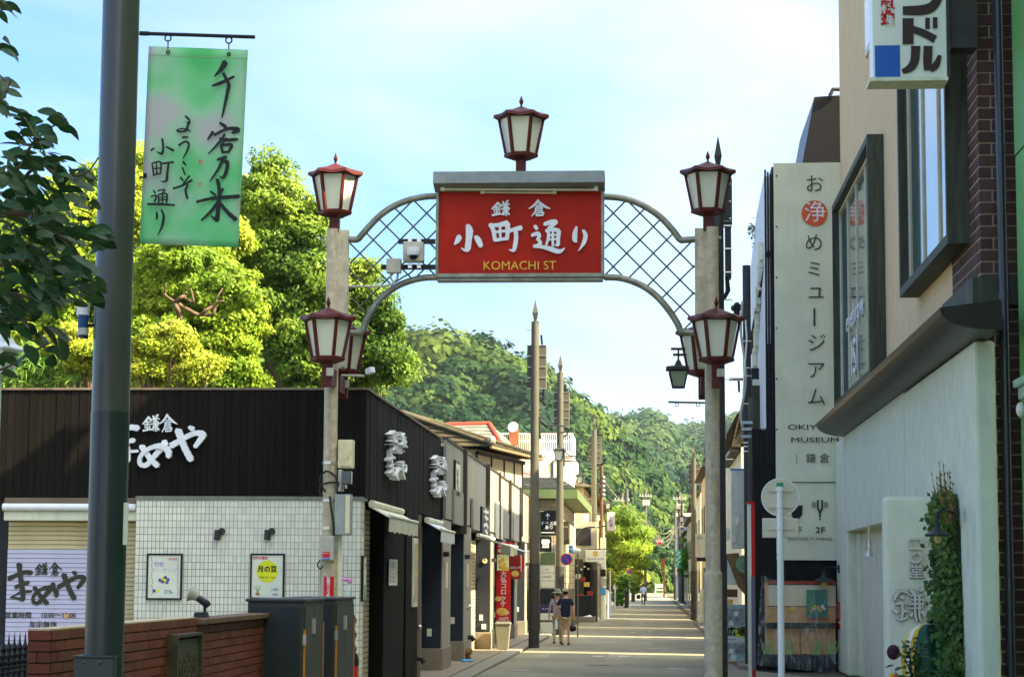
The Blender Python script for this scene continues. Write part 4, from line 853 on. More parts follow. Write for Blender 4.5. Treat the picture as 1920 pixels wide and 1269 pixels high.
# torii shaped bracket lamp on the dark pole
c = W(1272, 703, Yd); t = thing('bracket_lamp', 'black hanging lamp on a double bracket left of the right arch post', 'street lamp', (c.x, Yd, c.z), 'small hanging street lamps')
for a, b, py in ((1258, 1340, 654), (1262, 1340, 665)): MB().bar(W(a, py, Yd), W(b, py+.4, Yd), .045, .045, up=(0, 1, 0)).obj('arm', m_iron, t)
MB().bar(W(1272, 654, Yd), W(1272, 688, Yd), .035, .035).obj('hanger', m_iron, t)
MB().lathe([(.02, .16), (.07, .10), (.10, .04), (.325, -.0), (.335, -.05), (.20, -.06)], (c.x, Yd, W(0, 690, Yd).z-.0), 4, R(45)).obj('lamp_roof', m_iron, t)
zz = W(0, 697, Yd).z; z2 = W(0, 725, Yd).z
zz = W(1272, 697, Yd).z; z2 = W(1272, 726, Yd).z
MB().lathe([(.23, 0), (.145, z2-zz)], (c.x, Yd, zz), 4, R(45)).obj('lamp_glass', mat('green_glass', (.20, .27, .20), .2, .1, 6), t)
for k in range(4):
    a = R(45+90*k); a2 = a+math.pi/2
    MB().bar((c.x+.24*math.cos(a), Yd+.24*math.sin(a), zz), (c.x+.15*math.cos(a), Yd+.15*math.sin(a), z2), .028, .028).obj('lamp_frame', m_iron, t); MB().bar((c.x+.15*math.cos(a), Yd+.15*math.sin(a), z2), (c.x+.15*math.cos(a2), Yd+.15*math.sin(a2), z2), .028, .028, up=(0, 0, 1)).obj('lamp_frame', m_iron, t)
t = thing('banner_arm', 'bare black banner rod with two rings left of the right arch post', 'rod', W(1290, 755, Yd))
MB().tube([W(1253, 753.5, Yd), W(1345, 755.5, Yd)], .018, 8).obj('rod', m_iron, t)
for px in (1269, 1309): c = W(px, 758.5, Yd); MB().tube([c+Vector((.035*math.cos(a*.7), 0, .035*math.sin(a*.7))) for a in range(10)], .008, 5, False).obj('ring', m_iron, t)
# ------------------------------------------------------------ houses beyond the grey row
m_cream = mat('cream_plaster', (0.42, 0.385, 0.25), .75, .08, 2, .1, dirt=.12); m_rooft = mat('roof_tile_brown', (.075, .07, .042), .75, .3, 3, .25, 14, island=.12)
m_beam = mat('dark_beam', (.03, .028, .02), .6, .2, 4); m_redridge = mat('red_ridge', (.28, .05, .025), .55, .2, 5); m_blueroof = mat('blue_slate', (.16, .18, .16), .6, .2, 2)
def roof_face(t, a, b, c_, d, m, nrow, ncol, name='roof'):
    """a-b eave, d-c ridge; tiles laid in rows with proud lower edges"""
    a, b, c_, d = map(Vector, (a, b, c_, d)); mb = MB(); nrm = (b-a).cross(d-a).normalized()
    if nrm.z < 0: nrm = -nrm
    for i in range(nrow):
        v0, v1 = i/nrow, (i+1)/nrow
        p0, p1 = a.lerp(d, v0), b.lerp(c_, v0); q0, q1 = a.lerp(d, v1), b.lerp(c_, v1)
        for j in range(ncol):
            u0, u1 = j/ncol+.002, (j+1)/ncol-.002
            k = [p0.lerp(p1, u0)+nrm*.05, p0.lerp(p1, u1)+nrm*.05, q0.lerp(q1, u1)+nrm*.01, q0.lerp(q1, u0)+nrm*.01, p0.lerp(p1, u0), p0.lerp(p1, u1)]
            mb.add(k, [(0, 1, 2, 3), (4, 5, 1, 0)])
    mb.add([a, b, c_, d], [(0, 1, 2, 3)])
    o = mb.obj(name, m, t); return o
hy = 66.5; hz = W(906, 838, hy).z; hc = Vector((W(906, 838, hy).x, hy, 0)); ang = R(10); du = Vector((math.sin(ang), math.cos(ang), 0)); dv = Vector((-math.cos(ang), math.sin(ang), 0))
house = thing('plaster_house', 'cream plastered house with brown tiled roof showing above the grey shop row', 'house', hc)
Lh, Wh = 6.6, 7.0
def hp(u, v, z): return hc + du*u + dv*v + Vector((0, 0, z))
mb = MB(); mb.add([hp(.3, .3, 3.3), hp(Lh, .3, 3.3), hp(Lh, Wh, 0), hp(.3, Wh, 0), hp(.3, .3, hz-.05), hp(Lh, .3, hz-.05), hp(Lh, Wh, hz-.05), hp(.3, Wh, hz-.05)], [(3, 2, 1, 0), (4, 5, 6, 7), (0, 1, 5, 4), (1, 2, 6, 5), (2, 3, 7, 6), (3, 0, 4, 7)]); mb.obj('wall', m_cream, house)
for u in (.3, 2.2, 3.9, 5.3, 6.5): MB().bar(hp(u, .29, 3.4), hp(u, .29, hz-.1), .12, .06, up=(1, 0, 0)).obj('timber', m_beam, house)
MB().bar(hp(.3, .28, hz-.15), hp(Lh, .28, hz-.15), .14, .1, up=(0, 0, 1)).obj('timber', m_beam, house); B('window', hp(.25, .6, 0).x-.9, hp(.25, .6, 0).x-.3, hp(.25, .6, 0).y-.06, hp(.25, .6, 0).y+.02, hz-.75, hz-.2, m_darkglass, house)
rz_ = hz+1.15
e = [hp(-.2, -.3, hz), hp(Lh+.3, -.3, hz), hp(Lh+.3, Wh+.5, hz), hp(-.2, Wh+.5, hz)]; r0, r1 = hp(2.9, Wh/2, rz_), hp(Lh-.5, Wh/2, rz_)
r0 = hp(.9, Wh*.55, rz_+.25); r1 = hp(Lh-.6, Wh/2, rz_+.1)
roof_face(house, e[0], e[1], r1, r0, m_rooft, 12, 26); roof_face(house, e[3], e[0], r0, r0+Vector((0.02, 0, 0)), m_rooft, 9, 18); roof_face(house, e[1], e[2], r1, r1+Vector((.02, 0, 0)), m_rooft, 5, 8)
roof_face(house, e[2], e[3], r0, r1, m_rooft, 5, 10)
for a, b in ((e[0], r0), (r0, r1), (e[1], r1)): MB().tube([Vector(a)+Vector((0, 0, .08)), Vector(b)+Vector((0, 0, .08))], .08, 8).obj('ridge', m_rooft, house, R(60))
MB().tube([e[0]+Vector((0, 0, -.02)), e[1]+Vector((0, 0, -.02))], .045, 8).obj('gutter', mat('copper_gutter', (.22, .15, .08), .5, .2, 4), house, R(60))
MB().ball(e[0]+Vector((0, .05, .2)), .16, 8, 6).obj('ridge_end_tile', m_gran, house); MB().ball(r0+Vector((0, 0, .22)), .18, 8, 6, (.8, .8, 1.3)).obj('ridge_end_tile', m_gran, house)
# red ridged house behind
hy2 = 92.
def q_(px, py, Y=hy2): return W(px, py, Y)
h2 = thing('red_ridge_house', 'grey slate roof with red ridge tiles behind the cream house', 'house', q_(900, 850)*Vector((1, 1, 0)) if False else Vector((q_(900, 850).x, hy2, 0)))
a, b, c_, d = q_(820, 850), q_(955, 858), q_(917, 795, hy2+3), q_(838, 797, hy2+3)
roof_face(h2, a, b, c_, d, m_blueroof, 9, 14); e1 = q_(1000, 870, hy2+9)
roof_face(h2, b, e1, c_+Vector((.01, .01, 0)), c_, mat('roof_tan', (.4, .34, .2), .7, .15, 3), 8, 10)
for p, q in ((d, c_), (c_, b), (d, a)): MB().tube([p, q], .13, 8).obj('ridge', m_redridge, h2, R(60))
B('wall', a.x+.5, b.x-.4, hy2+.5, hy2+7, 0, b.z+.02, m_cream, h2)
# white house with roof terrace
hy3 = 98.
def q3(px, py, Y=hy3): return W(px, py, Y)
h3 = thing('terrace_house', 'white house with railed roof terrace and satellite dish behind the poles', 'house', (q3(1020, 1000).x, hy3, 0))
x0, x1 = q3(905, 860).x, q3(1074, 860).x; zt3 = q3(1000, 852).z; zr = q3(1000, 813).z
B('wall', x0, x1, hy3, hy3+8, 0, zt3, m_offwhite, h3, bevel=.03); B('parapet', x0-.1, x1+.1, hy3-.1, hy3+.12, zt3-.05, zt3+.12, m_white, h3)
a, b = q3(1045, 850), q3(1015, 892); MB().bar(Vector((a.x, hy3-.3, a.z+.1)), Vector((b.x-.4, hy3-.3, b.z)), .35, .25).obj('stair_parapet', m_white, h3)
m_rail = mat('rail_bluewhite', (.55, .65, .62), .5)
for zz in (zr, zt3+.62): B('rail', x0, x1, hy3-.04, hy3+.02, zz-.04, zz+.04, m_rail, h3)
n = 44
for k in range(n+1): xx = x0+(x1-x0)*k/n; B('baluster', xx-.022, xx+.022, hy3-.03, hy3+.01, zt3+.1, zr, m_rail, h3)
for k in range(12): yy = hy3+k*.35; B('baluster', x1-.04, x1, yy-.02, yy+.02, zt3+.1, zr, m_rail, h3)
B('window', q3(1033, 880).x, q3(1038, 880).x, hy3-.03, hy3+.01, q3(0, 872).z-.6, q3(1033, 858).z, m_darkglass, h3)
t = thing('satellite_dish', 'white satellite dish on a small tiled stack above the roofs', 'satellite dish', q3(963, 815)); c = q3(963, 801, hy3-.5)
mb = MB(); mb.lathe([(0.02, .0), (.13, -.02), (.25, -.07)], (0, 0, 0), 20, closed=False)
mt = Matrix.Translation(c) @ Vector((-.2, -1, .35)).to_track_quat('-Z', 'Y').to_matrix().to_4x4(); mb.v = [tuple(mt @ Vector(v)) for v in mb.v]; mb.obj('dish', m_white, t, R(60))
MB().tube([c, c+Vector((.02, .1, -.2)), c+Vector((.02, .1, -.55))], .035, 6).obj('mast', m_redridge, t); B('stack', c.x-.2, c.x+.22, c.y+.05, c.y+.4, q3(963, 835).z, q3(963, 806).z, mat('brick_small', (.25, .1, .05), .7, .3, 9), t)
# tiled shop with green edged slate roof
ty0 = 80.; sx1 = W(1046, 950, ty0).x; xr2 = W(1083, 950, 99).x; xr2 = sx1
m_tile2 = mat('beige_tile', (.40, .38, .27), .4, .1, 3, island=.08); m_slate = mat('slate', (.05, .06, .055), .5, .2, 3, .2, island=.2); m_gtrim = mat('green_trim', (.10, .16, .07), .5, .15, 3)
s2 = thing('tiled_shop', 'beige tiled shop with dark slate eave roof and green fascia', 'shop', (sx1-2, ty0, 0))
ztop = W(1046, 935, ty0).z; zroof = W(1046, 893, ty0).z
B('wall', sx1-4, sx1, ty0, ty0+17.5, 0, ztop, mat('grout2', (.12, .11, .08), .8), s2)
mb = MB(); 
for i in range(30):
    for j in range(13): mb.box(sx1-3.2+i*.105, sx1-3.2+i*.105+.09, ty0-.012, ty0, ztop-.02-(j+1)*.26, ztop-.04-j*.26)
for i in range(36):
    for j in range(13): mb.box(sx1, sx1+.012, ty0+i*.48, ty0+i*.48+.45, ztop-.02-(j+1)*.26, ztop-.04-j*.26)
o = mb.obj('wall_tile', m_tile2, s2); o['kind'] = 'stuff'
B('fascia', sx1-4.5, sx1+.75, ty0-.6, ty0+17.6, ztop+.0, ztop+.34, m_gtrim, s2)
roof_face(s2, (sx1-4.5, ty0-.55, ztop+.34), (sx1+.7, ty0-.55, ztop+.34), (sx1-.1, ty0+.9, zroof), (sx1-4.5, ty0+.9, zroof), m_slate, 6, 14); roof_face(s2, (sx1+.7, ty0-.55, ztop+.34), (sx1+.7, ty0+17.4, ztop+.34), (sx1-.1, ty0+15, zroof), (sx1-.1, ty0+.9, zroof), m_blueroof, 6, 20)
roof_face(s2, (sx1-3.0, ty0+3.2, zroof-.3), (sx1+.6, ty0+16, zroof-.9), (sx1-1.8, ty0+17, zroof+1.0), (sx1-3.5, ty0+5, zroof+1.1), mat('roof_maroon', (.22, .10, .10), .6, .2, 4), 6, 12)
c = Vector((sx1+.02, ty0+5.2, ztop-1.1)); MB().prism([(c.x, c.y-.5, c.z+.4), (c.x, c.y+.9, c.z+.4), (c.x, c.y+.9, c.z-.5), (c.x, c.y-.5, c.z-.5)], (.2, 0, 0)).obj('side_window', m_beam, s2)
t = banner(1014, 1045, 957, 1003, ty0-.12, m_black, 'black terrace seating sign with a tree emblem on the tiled shop', 'テラス席\nあり', frame=m_gtrim, hpx=7.2, ty=985, bold=.01, ls=.9)
q = W(1027, 966, ty0-.14); MB().prism([(q.x-.09, ty0-.13, q.z-.02), (q.x+.09, ty0-.13, q.z-.02), (q.x, ty0-.13, q.z+.09)], (0, -.01, 0)).obj('emblem', m_white, t); MB().bar((q.x, ty0-.13, q.z), (q.x, ty0-.13, q.z-.16), .02, .01).obj('emblem', m_white, t); MB().bar(W(1015, 998, ty0-.14), W(1040, 998, ty0-.14), .03, .01).obj('arrow', m_white, t)
t = banner(1012, 1034, 1006, 1034, ty0-1.2, m_black, 'black sign with one large white character below the terrace sign', '雪', hpx=16, bold=.02)
tw_ = thing('tenant_sign_tower', 'tall stack of shop name panels standing at the pavement edge behind the first pole', 'sign', (W(1026, 1190, 78.6).x, 78.6, 0)); yy = 78.6
for k, (pa, pb, mm, s_) in enumerate(((1035, 1058, m_gtrim, ''), (1060, 1073, m_offwhite, 'ons'), (1074, 1088, m_offwhite, 'NORDIA'), (1089, 1101, m_offwhite, ''), (1103, 1133, m_blkdark, ''), (1134, 1148, mat('navy_panel', (.03, .03, .12), .5), 'せともの'), (1149, 1162, m_paper, ''), (1166, 1187, m_offwhite, ''))):
    a, b = W(1013, pa, yy), W(1040, pb, yy); B('panel', a.x, b.x, yy, yy+.25, b.z, a.z, mm, tw_, bevel=.01)
    if s_: tpx('lettering', s_, 1025, (pa+pb)/2, 4, yy-.005, m_ink if mm in (m_offwhite, m_paper) else m_white, tw_, ext=.001)
B('side_frame', W(1040, 1100, yy).x+.005, W(1043, 1100, yy).x+.02, yy, yy+.3, 0, W(1040, 1033, yy).z, m_cream, tw_); B('base', W(1013, 1100, yy).x, W(1040, 1100, yy).x, yy+.02, yy+.26, 0, .3, m_black, tw_)
# ------------------------------------------------------------ further left side
cy0 = 101.; cx = -3.15
s3 = thing('cream_house', 'tall cream house facing the street beyond the tiled shop', 'house', (cx-2, cy0, 0)); ztc = WX(1093, 900, cx).z
yb_ = WX(1134, 900, cx).y; yb_ = min(yb_, 150)
B('wall', cx-7, cx, cy0, yb_, 2.9, 6.3, m_cream, s3); B('wall', cx-7, cx-.5, cy0, yb_, 0, 2.9, m_blkdark, s3)
roof_face(s3, (cx+.5, cy0-.5, 6.25), (cx+.5, yb_+.6, 6.25), (cx-3, yb_-6, 7.9), (cx-3, cy0+5, 7.9), m_rooft, 7, 24); roof_face(s3, (cx-7, cy0-.5, 6.25), (cx+.5, cy0-.5, 6.25), (cx-3, cy0+5, 7.9), (cx-3.2, cy0+5, 7.9), m_rooft, 7, 12)
for a, b in ((107, 111), (126, 132)): B('window', cx, cx+.06, a, b, 3.6, 5.5, m_darkglass, s3); B('window_frame', cx, cx+.08, a-.3, a, 3.5, 5.6, m_offwhite, s3)
B('drain_pipe', cx+.02, cx+.10, cy0+14, cy0+14.4, 0, 6.2, MATS['pole_brown'] if 'pole_brown' in MATS else m_poledark, s3)
for k in range(6): yy = cy0+k*7.5; B('pillar', cx-.45, cx, yy, yy+1.4, 0, 2.9, m_cream if k > 2 else m_poletan, s3)
B('canopy', cx, cx+.7, cy0-1, cy0+12, 2.75, 2.95, m_white, s3)
# dark open shop front between the tiled shop and the cream house
s4 = thing('open_shop', 'dark open shop front with hanging lamps and colourful goods', 'shop', (-3.3, 100, 0)); 
yq = 99.2; qa, qb = W(1079, 1100, yq).x, W(1112, 1100, yq).x
B('wall', qa-2, qb, yq+2.2, yq+2.4, 0, 3.1, m_black, s4); B('shop_step', qa, qb+.1, yq-.8, yq+2, .0, .25, m_pave, s4); B('counter', qa, qb-.05, yq, yq+.4, .25, 1.2, m_blkdark, s4)
B('lintel', qa, qb+.1, yq-.3, yq+.1, W(0, 0, yq).z*0+2.95, 3.35, m_gp, s4); B('upper_wall', qa, qb+.15, yq, yq+.5, 3.35, 4.6, m_gp2, s4); B('shutter_box', qa, qb-.1, yq-.05, yq+.02, 3.5, 4.3, m_blkdark, s4)
for k, (px, py, mm) in enumerate(((1092, 1085, m_redridge), (1088, 1118, m_red), (1096, 1120, mat('teal', (.05, .25, .25), .5)), (1091, 1126, m_yel), (1101, 1127, m_yel), (1084, 1080, m_offwhite), (1100, 1095, m_croq), (1106, 1112, m_redridge))):
    c = W(px, py, yq+.3); MB().box(c.x-.13, c.x+.13, yq+.2, yq+.45, c.z-.12, c.z+.1).obj('goods', mm, s4, bevel=.03)
for px, py in ((1083, 1060), (1090, 1067), (1096, 1062), (1103, 1066)): MB().ball(W(px, py, yq+.1), .055, 8, 6).obj('hanging_lamp', m_milk, s4)
def signbox(name, px0, px1, py0, py1, Y, d, m, label, s=None, hpx=4, grp=None, bold=.01, ms=None):
    a, b = W(px0, py0, Y), W(px1, py1, Y); t = thing(name, label, 'sign', ((a.x+b.x)/2, Y, b.z), grp); B('panel', a.x, b.x, Y, Y+d, b.z, a.z, m, t, bevel=.01)
    if s: tpx('lettering', s, (px0+px1)/2, (py0+py1)/2, hpx, Y-.006, ms or m_inkb, t, bold=bold, ext=.002)
    return t
t = signbox('shop_sign', 1098, 1135, 1030, 1053, 96, .18, m_paper, 'white box sign with orange square emblem before the third left pole')
tpx('lettering', 'Dolce far niente', 1116.5, 1047, 4.3, 95.98, m_inkb, t, ext=.001)
c = W(1116.5, 1037, 95.98); mb = MB(); mb.box(c.x-.10, c.x-.05, 95.97, 95.99, c.z-.09, c.z+.1); mb.box(c.x+.05, c.x+.10, 95.97, 95.99, c.z-.09, c.z+.1); mb.box(c.x-.05, c.x+.05, 95.97, 95.99, c.z-.09, c.z-.01); mb.box(c.x-.05, c.x+.05, 95.97, 95.99, c.z+.05, c.z+.08); mb.obj('emblem', MATS['orange_print'], t)
a = W(1104, 1041, 96.1); MB().bar(W(1100, 1029, 96.1), W(1136, 1029, 96.1), .04, .04).obj('bracket', m_iron, t); MB().bar(W(1135, 1041, 96.1), Vector((x3, 100-.1, W(1135, 1041, 96.1).z)), .05, .05).obj('bracket', m_iron, t)
t = signbox('shop_sign', 1138, 1153, 960, 995, 98, .1, mat('pink_white', (.62, .52, .48), .6), 'pale pink vertical sign with rounded corners hanging from the third left pole', '小\n町\n通', 6)
MB().tube([W(1118, 989, 99.8), W(1130, 986, 98.5), W(1139, 986, 98.05)], .035, 6).obj('bracket', m_iron, t); MB().tube([W(1116, 964, 99.8), W(1150, 964, 98.05)], .02, 6).obj('bracket', m_iron, t)
t = thing('curved_arm', 'thin black curved arm reaching left from the third left pole', 'bracket', W(1100, 1000, 99)); MB().tube([W(x_, y_, 98.5) for x_, y_ in smooth_path([(1080, 1018), (1083, 1003), (1095, 990), (1116, 988)], 5)], .035, 6).obj('arm', m_iron, t, R(60))
def round_sign(px, py, rpx, Y, kind, label, pole=True, zb=0):
    c = W(px, py, Y); r = M(rpx, Y); t = thing('road_sign', label, 'road sign', (c.x, Y, 0 if pole else c.z))
    if pole: MB().tube([(c.x, Y+.06, zb), (c.x, Y+.06, c.z+r)], .035, 8).obj('pole', m_white if Y > 70 else m_greybox, t, R(60))
    MB().disc((c.x, Y, c.z), r, (0, -1, 0), .012, 28).obj('rim', m_red, t); MB().disc((c.x, Y-.012, c.z), r*.78, (0, -1, 0), .004, 28).obj('face', m_blue, t)
    d = r*.62; MB().bar((c.x-d, Y-.018, c.z+d), (c.x+d, Y-.018, c.z-d), r*.2, .004).obj('stroke', m_red, t)
    return t
round_sign(1062, 1048, 11, 70, 0, 'round blue and red no parking sign on the second left pole', False)
round_sign(1180, 1071, 4.6, 145, 0, 'small round no parking sign beside the fourth left pole')
t = thing('arrow_sign', 'small blue sign with white arrow above the no parking sign', 'road sign', W(1070, 1029, 70)); a, b = W(1066, 1022, 70.1), W(1074, 1036, 70.1); B('plate', a.x, b.x, 70.1, 70.12, b.z, a.z, mat('light_blue', (.05, .28, .6), .4), t)
MB().bar(W(1067.5, 1029, 70.08), W(1072.5, 1029, 70.08), .025, .01).obj('arrow', m_white, t); MB().prism([W(1071, 1025.5, 70.08), W(1073.6, 1029, 70.08), W(1071, 1032.5, 70.08)], (0, .01, 0)).obj('arrow', m_white, t)
t = thing('traffic_mirror', 'round convex mirror seen edge on beside the blue arrow sign', 'mirror', W(1078, 1031, 73)); c = W(1078, 1032, 73); MB().ball(c, .16, 14, 8, (1.3, .5, .6)).obj('mirror_back', m_offwhite, t, R(60))
MB().tube([(c.x+.1, 73, 0), (c.x+.1, 73, c.z)], .022, 8).obj('pole', m_poletan, t)
# hanging triangular stop sign and disc
Ys = 150
t = thing('stop_sign', 'red triangular stop sign hanging over the middle of the far street', 'road sign', W(1236, 1015, Ys)); MB().prism([W(1229, 1011, Ys), W(1244, 1011.5, Ys), W(1236.3, 1025.5, Ys)], (0, .04, 0)).obj('plate', m_white, t)
MB().prism([W(1230.2, 1011.6, Ys-.02), W(1242.8, 1012.1, Ys-.02), W(1236.3, 1024, Ys-.02)], (0, .01, 0)).obj('face', m_red, t); tpx('lettering', '止まれ', 1236.5, 1014.7, 3.4, Ys-.03, m_white, t, ext=.001, bold=.03); MB().tube([W(1208, 1015, Ys+.1), W(1258, 1016, Ys+.1)], .025, 6).obj('span_bar', m_galv, t)
t = thing('hanging_disc_sign', 'grey round back of a road sign above the red triangle', 'road sign', W(1234, 1006, Ys)); MB().disc(W(1234, 1007, Ys+.2), M(6.3, Ys), (0, -1, 0), .03, 24).obj('disc_plate', m_galv, t); MB().tube([W(1234, 1000, Ys+.15), W(1234, 1015, Ys+.15)], .03, 6).obj('bar', m_galv, t)
t = thing('street_banner', 'bright green vertical festival banner on the right side far up the street', 'banner', W(1273, 1046, 172)); a, b = W(1266.5, 1030, 172), W(1277.5, 1063, 172); B('cloth', a.x, b.x, 172, 172.03, b.z, a.z, mat('banner_green', (.02, .42, .16), .6), t)
for k in range(9): MB().ball(W(1268+(k*37 % 8), 1032+k*3.5, 171.98), .09, 7, 5, (1, .1, 1)).obj('printed_blossom', m_paper, t)
t = thing('safety_post', 'orange post standing at the right edge of the road far up the street', 'post', W(1245, 1113, 250)*Vector((1, 1, 0)) if False else Vector((W(1245, 1110, 250).x, 250, 0)))
c = W(1245, 1100, 250); MB().tube([(c.x, 250, 0), (c.x, 250, 3.4)], .10, 8).obj('post', mat('orange_red', (.6, .12, .03), .5), t); B('head', c.x-.35, c.x+.1, 249.9, 250.1, 3.4, 4.4, MATS['orange_red'], t)
t = thing('safety_fence', 'white guard rail across the far end of the street', 'fence', (0, 300, 0))
a, b = W(1228, 1100, 300).x, W(1245, 1100, 300).x
for z in (.5, .9, 1.2): B('rail', a, b, 300, 300.1, z, z+.12, m_white, t)
B('rail_post', a, a+.15, 300, 300.1, 0, 1.4, m_white, t); B('rail_post', b-.15, b, 300, 300.1, 0, 1.4, m_white, t)
# wall, gate and small posts at left beyond the cream house
t = thing('garden_wall', 'beige garden wall with hedge behind, beyond the cream house', 'wall', (-3.2, 155, 0)); B('wall', -3.7, -2.75, 118, 119, 0, 2.6, m_cream, t)
B('wall', -3.6, -3.2, 152, 152.8, 0, 2.2, m_offwhite, t); B('wall', -3.6, -2.6, 168, 169, 0, 1.6, m_gran, t)
for k, (px, Y, h_) in enumerate(((1144, 112, 2.4), (1140, 108, 1.3), (1153, 130, 1.4))):
    xx = W(px, 1100, Y).x; t = thing('road_post', ('tall thin white post by the pavement edge beyond the shop step', 'short white post in front of the tall thin one', 'short white post beyond the tall thin one')[k], 'post', (xx, Y, 0)); MB().tube([(xx, Y, 0), (xx, Y, h_)], .04, 8).obj('post', m_white, t)
t = thing('poster_post', 'post wrapped with small posters beside the dark shop', 'post', (W(1131, 1080, 106).x, 106, 0)); xx = W(1131, 1080, 106).x; MB().tube([(xx, 106, 0), (xx, 106, 4)], .14, 12).obj('post', m_offwhite, t); 
for k, mm in enumerate((MATS['light_blue'], m_greybox, m_black, m_offwhite)): B('poster_sheet', xx-.13, xx+.13, 105.84, 105.86, 1.2+k*.45, 1.55+k*.45, mm, t)
t = thing('rubbish_bag', 'white rubbish bag lying at the foot of the third left pole', 'bag', WZ(1102, 1166)); c = WZ(1101, 1166); mb = MB().ball(c+Vector((0, 0, .15)), .2, 10, 7, (1.2, 1, .75)); mb.ball(c+Vector((.1, .1, .2)), .14, 8, 6); mb.obj('bag', m_white, t, R(60))
# ------------------------------------------------------------ overhead wires
m_wire = mat('wire', (.25, .24, .18), .6)
def wire(a, b, sag, label, r=.018, name='overhead_wire'):
    a, b = Vector(a), Vector(b); pts = [a.lerp(b, k/14)-Vector((0, 0, sag*4*(k/14)*(1-k/14))) for k in range(15)]
    tag(MB().tube(pts, r, 5).obj(name, m_wire), label, 'wire', 'overhead wires')
wire(W(1130, 898, 108), W(1280, 986, 140), 1.0, 'thick pale wire running down from the brown pole to the right poles', .024)
for k in range(4): wire(W(1215, 975+k*5, 190), W(1265, 985+k*4, 215), 1.0+.2*k, ('highest', 'second', 'third', 'lowest')[k]+' of the thin sagging wires over the far street', .016)
t = thing('brown_pole', 'brown service pole with white insulators behind the third left pole', 'utility pole', (W(1128, 1000, 108).x, 108, 0)); xx = W(1128, 1000, 108).x; zz = W(0, 872, 108).z; zz = W(1128, 872, 108).z
MB().tube([(xx, 108, 0), (xx, 108, zz)], .085, 10).obj('shaft', mat('pole_brown', (.10, .06, .035), .6, .2, 4), t); 
for k in range(5): MB().ball((xx+.12, 107.9, zz-.6-k*.22), .06, 6, 5).obj('insulator', m_white, t)
for (px, py, Y, lb) in ((1166, 938, 160, 'group of white insulators on a crossarm behind the cream house'), (1210, 930, 200, 'crossarm with insulators and transformer above the far left road side'), (1274, 935, 190, 'crossarm with insulators on the far right side')):
    c = W(px, py, Y); t = thing('pole_crossarm', lb, 'crossarm', c); MB().bar(c-Vector((.6, 0, 0)), c+Vector((.6, 0, 0)), .07, .07).obj('arm', m_greybox, t); MB().tube([Vector((c.x, Y+.2, 0)), c+Vector((0, .2, .6))], .13, 8).obj('shaft', m_poletan, t)
    for k in range(5): MB().tube([c+Vector((-.5+k*.25, 0, 0)), c+Vector((-.5+k*.25, 0, .2))], .045, 6).obj('insulator', m_greybox, t)
    B('transformer', c.x-.3, c.x+.4, Y-.3, Y, c.z-.9, c.z-.35, m_greybox, t, bevel=.05)
# ------------------------------------------------------------ people
def person(label, base, h, parts, lean=0.0):
    t = thing('person', label, 'person', base); s = h/1.7; bx = Vector(base)
    for name, mm, chain, edges, sub in parts:
        me = bpy.data.meshes.new(name); me.from_pydata([tuple(bx+Vector((x*s, y*s, z*s))) for x, y, z, r_ in chain], edges, [])
        me.materials.append(mm); o = link(name, me, t); o['_'] = 1; del o['_']
        md = o.modifiers.new('skin', 'SKIN'); md.use_smooth_shade = True
        for i, v in enumerate(me.skin_vertices[0].data):
            v.radius = (chain[i][3]*s, chain[i][3]*s*(.8 if name in ('shirt', 'shorts', 'trousers', 'body') else 1)); v.use_root = (i == 0)
        sb = o.modifiers.new('sub', 'SUBSURF'); sb.levels = sub; sb.render_levels = sub
    return t, s
m_skin = mat('skin', (.48, .26, .15), .55, .08, 6); m_shirtn = mat('navy_shirt', (.012, .016, .04), .85, .15, 6); m_shorts = mat('khaki', (.38, .33, .2), .85, .12, 6); m_shirtb = mat('blue_grey_shirt', (.28, .36, .42), .85, .12, 6)
m_troug = mat('pale_green_trousers', (.28, .33, .24), .85, .12, 6); m_hair = mat('hair', (.015, .012, .01), .6); m_hatg = mat('hat_grey', (.17, .20, .16), .8, .15, 8); m_cap2 = mat('cap_khaki', (.3, .32, .22), .8)
m_shoe = mat('shoe', (.05, .05, .05), .6); m_lbl = mat('pale_blue_shirt', (.42, .52, .66), .85, .08, 5)
def body_chain(step=0.0, armL=(-.27, .06, .80), armR=(.27, -.04, .80)):
    ch = [(0, 0, .93, .10), (0, 0, 1.10, .105), (0, -.0, 1.30, .12), (0, .0, 1.42, .07), (0, .01, 1.49, .05), (0, .015, 1.58, .085), (0, .01, 1.66, .075),
          (-.09, 0, .84, .07), (-.095, .03+step*.10, .48, .055), (-.095, -step*.12, .08, .038), (-.10, -step*.12+.10, .03, .035),
          (.09, 0, .84, .07), (.095, .03-step*.10, .48, .055), (.095, step*.14, .08, .038), (.10, step*.14+.10, .03, .035),
          (-.19, 0, 1.37, .055), (-.25, -.03, 1.10, .042), (armL[0], armL[1], armL[2]+.05, .03), (armL[0], armL[1]+.02, armL[2]-.05, .026),
          (.19, 0, 1.37, .055), (.25, -.03, 1.10, .042), (armR[0], armR[1], armR[2]+.05, .03), (armR[0], armR[1]+.02, armR[2]-.05, .026)]
    ed = [(0, 1), (1, 2), (2, 3), (3, 4), (4, 5), (5, 6), (0, 7), (7, 8), (8, 9), (9, 10), (0, 11), (11, 12), (12, 13), (13, 14), (2, 15), (15, 16), (16, 17), (17, 18), (2, 19), (19, 20), (20, 21), (21, 22)]
    return ch, ed
def shirt(sl=.6, low=.92, r=.165): return [(0, 0, low, r*.98), (0, 0, 1.12, r*.95), (0, 0, 1.30, r), (0, 0, 1.40, .12), (-.17, 0, 1.375, .078), (-.235, -.02, 1.375-.32*sl, .066), (.17, 0, 1.375, .078), (.235, -.02, 1.375-.32*sl, .066)], [(0, 1), (1, 2), (2, 3), (2, 4), (4, 5), (2, 6), (6, 7)]
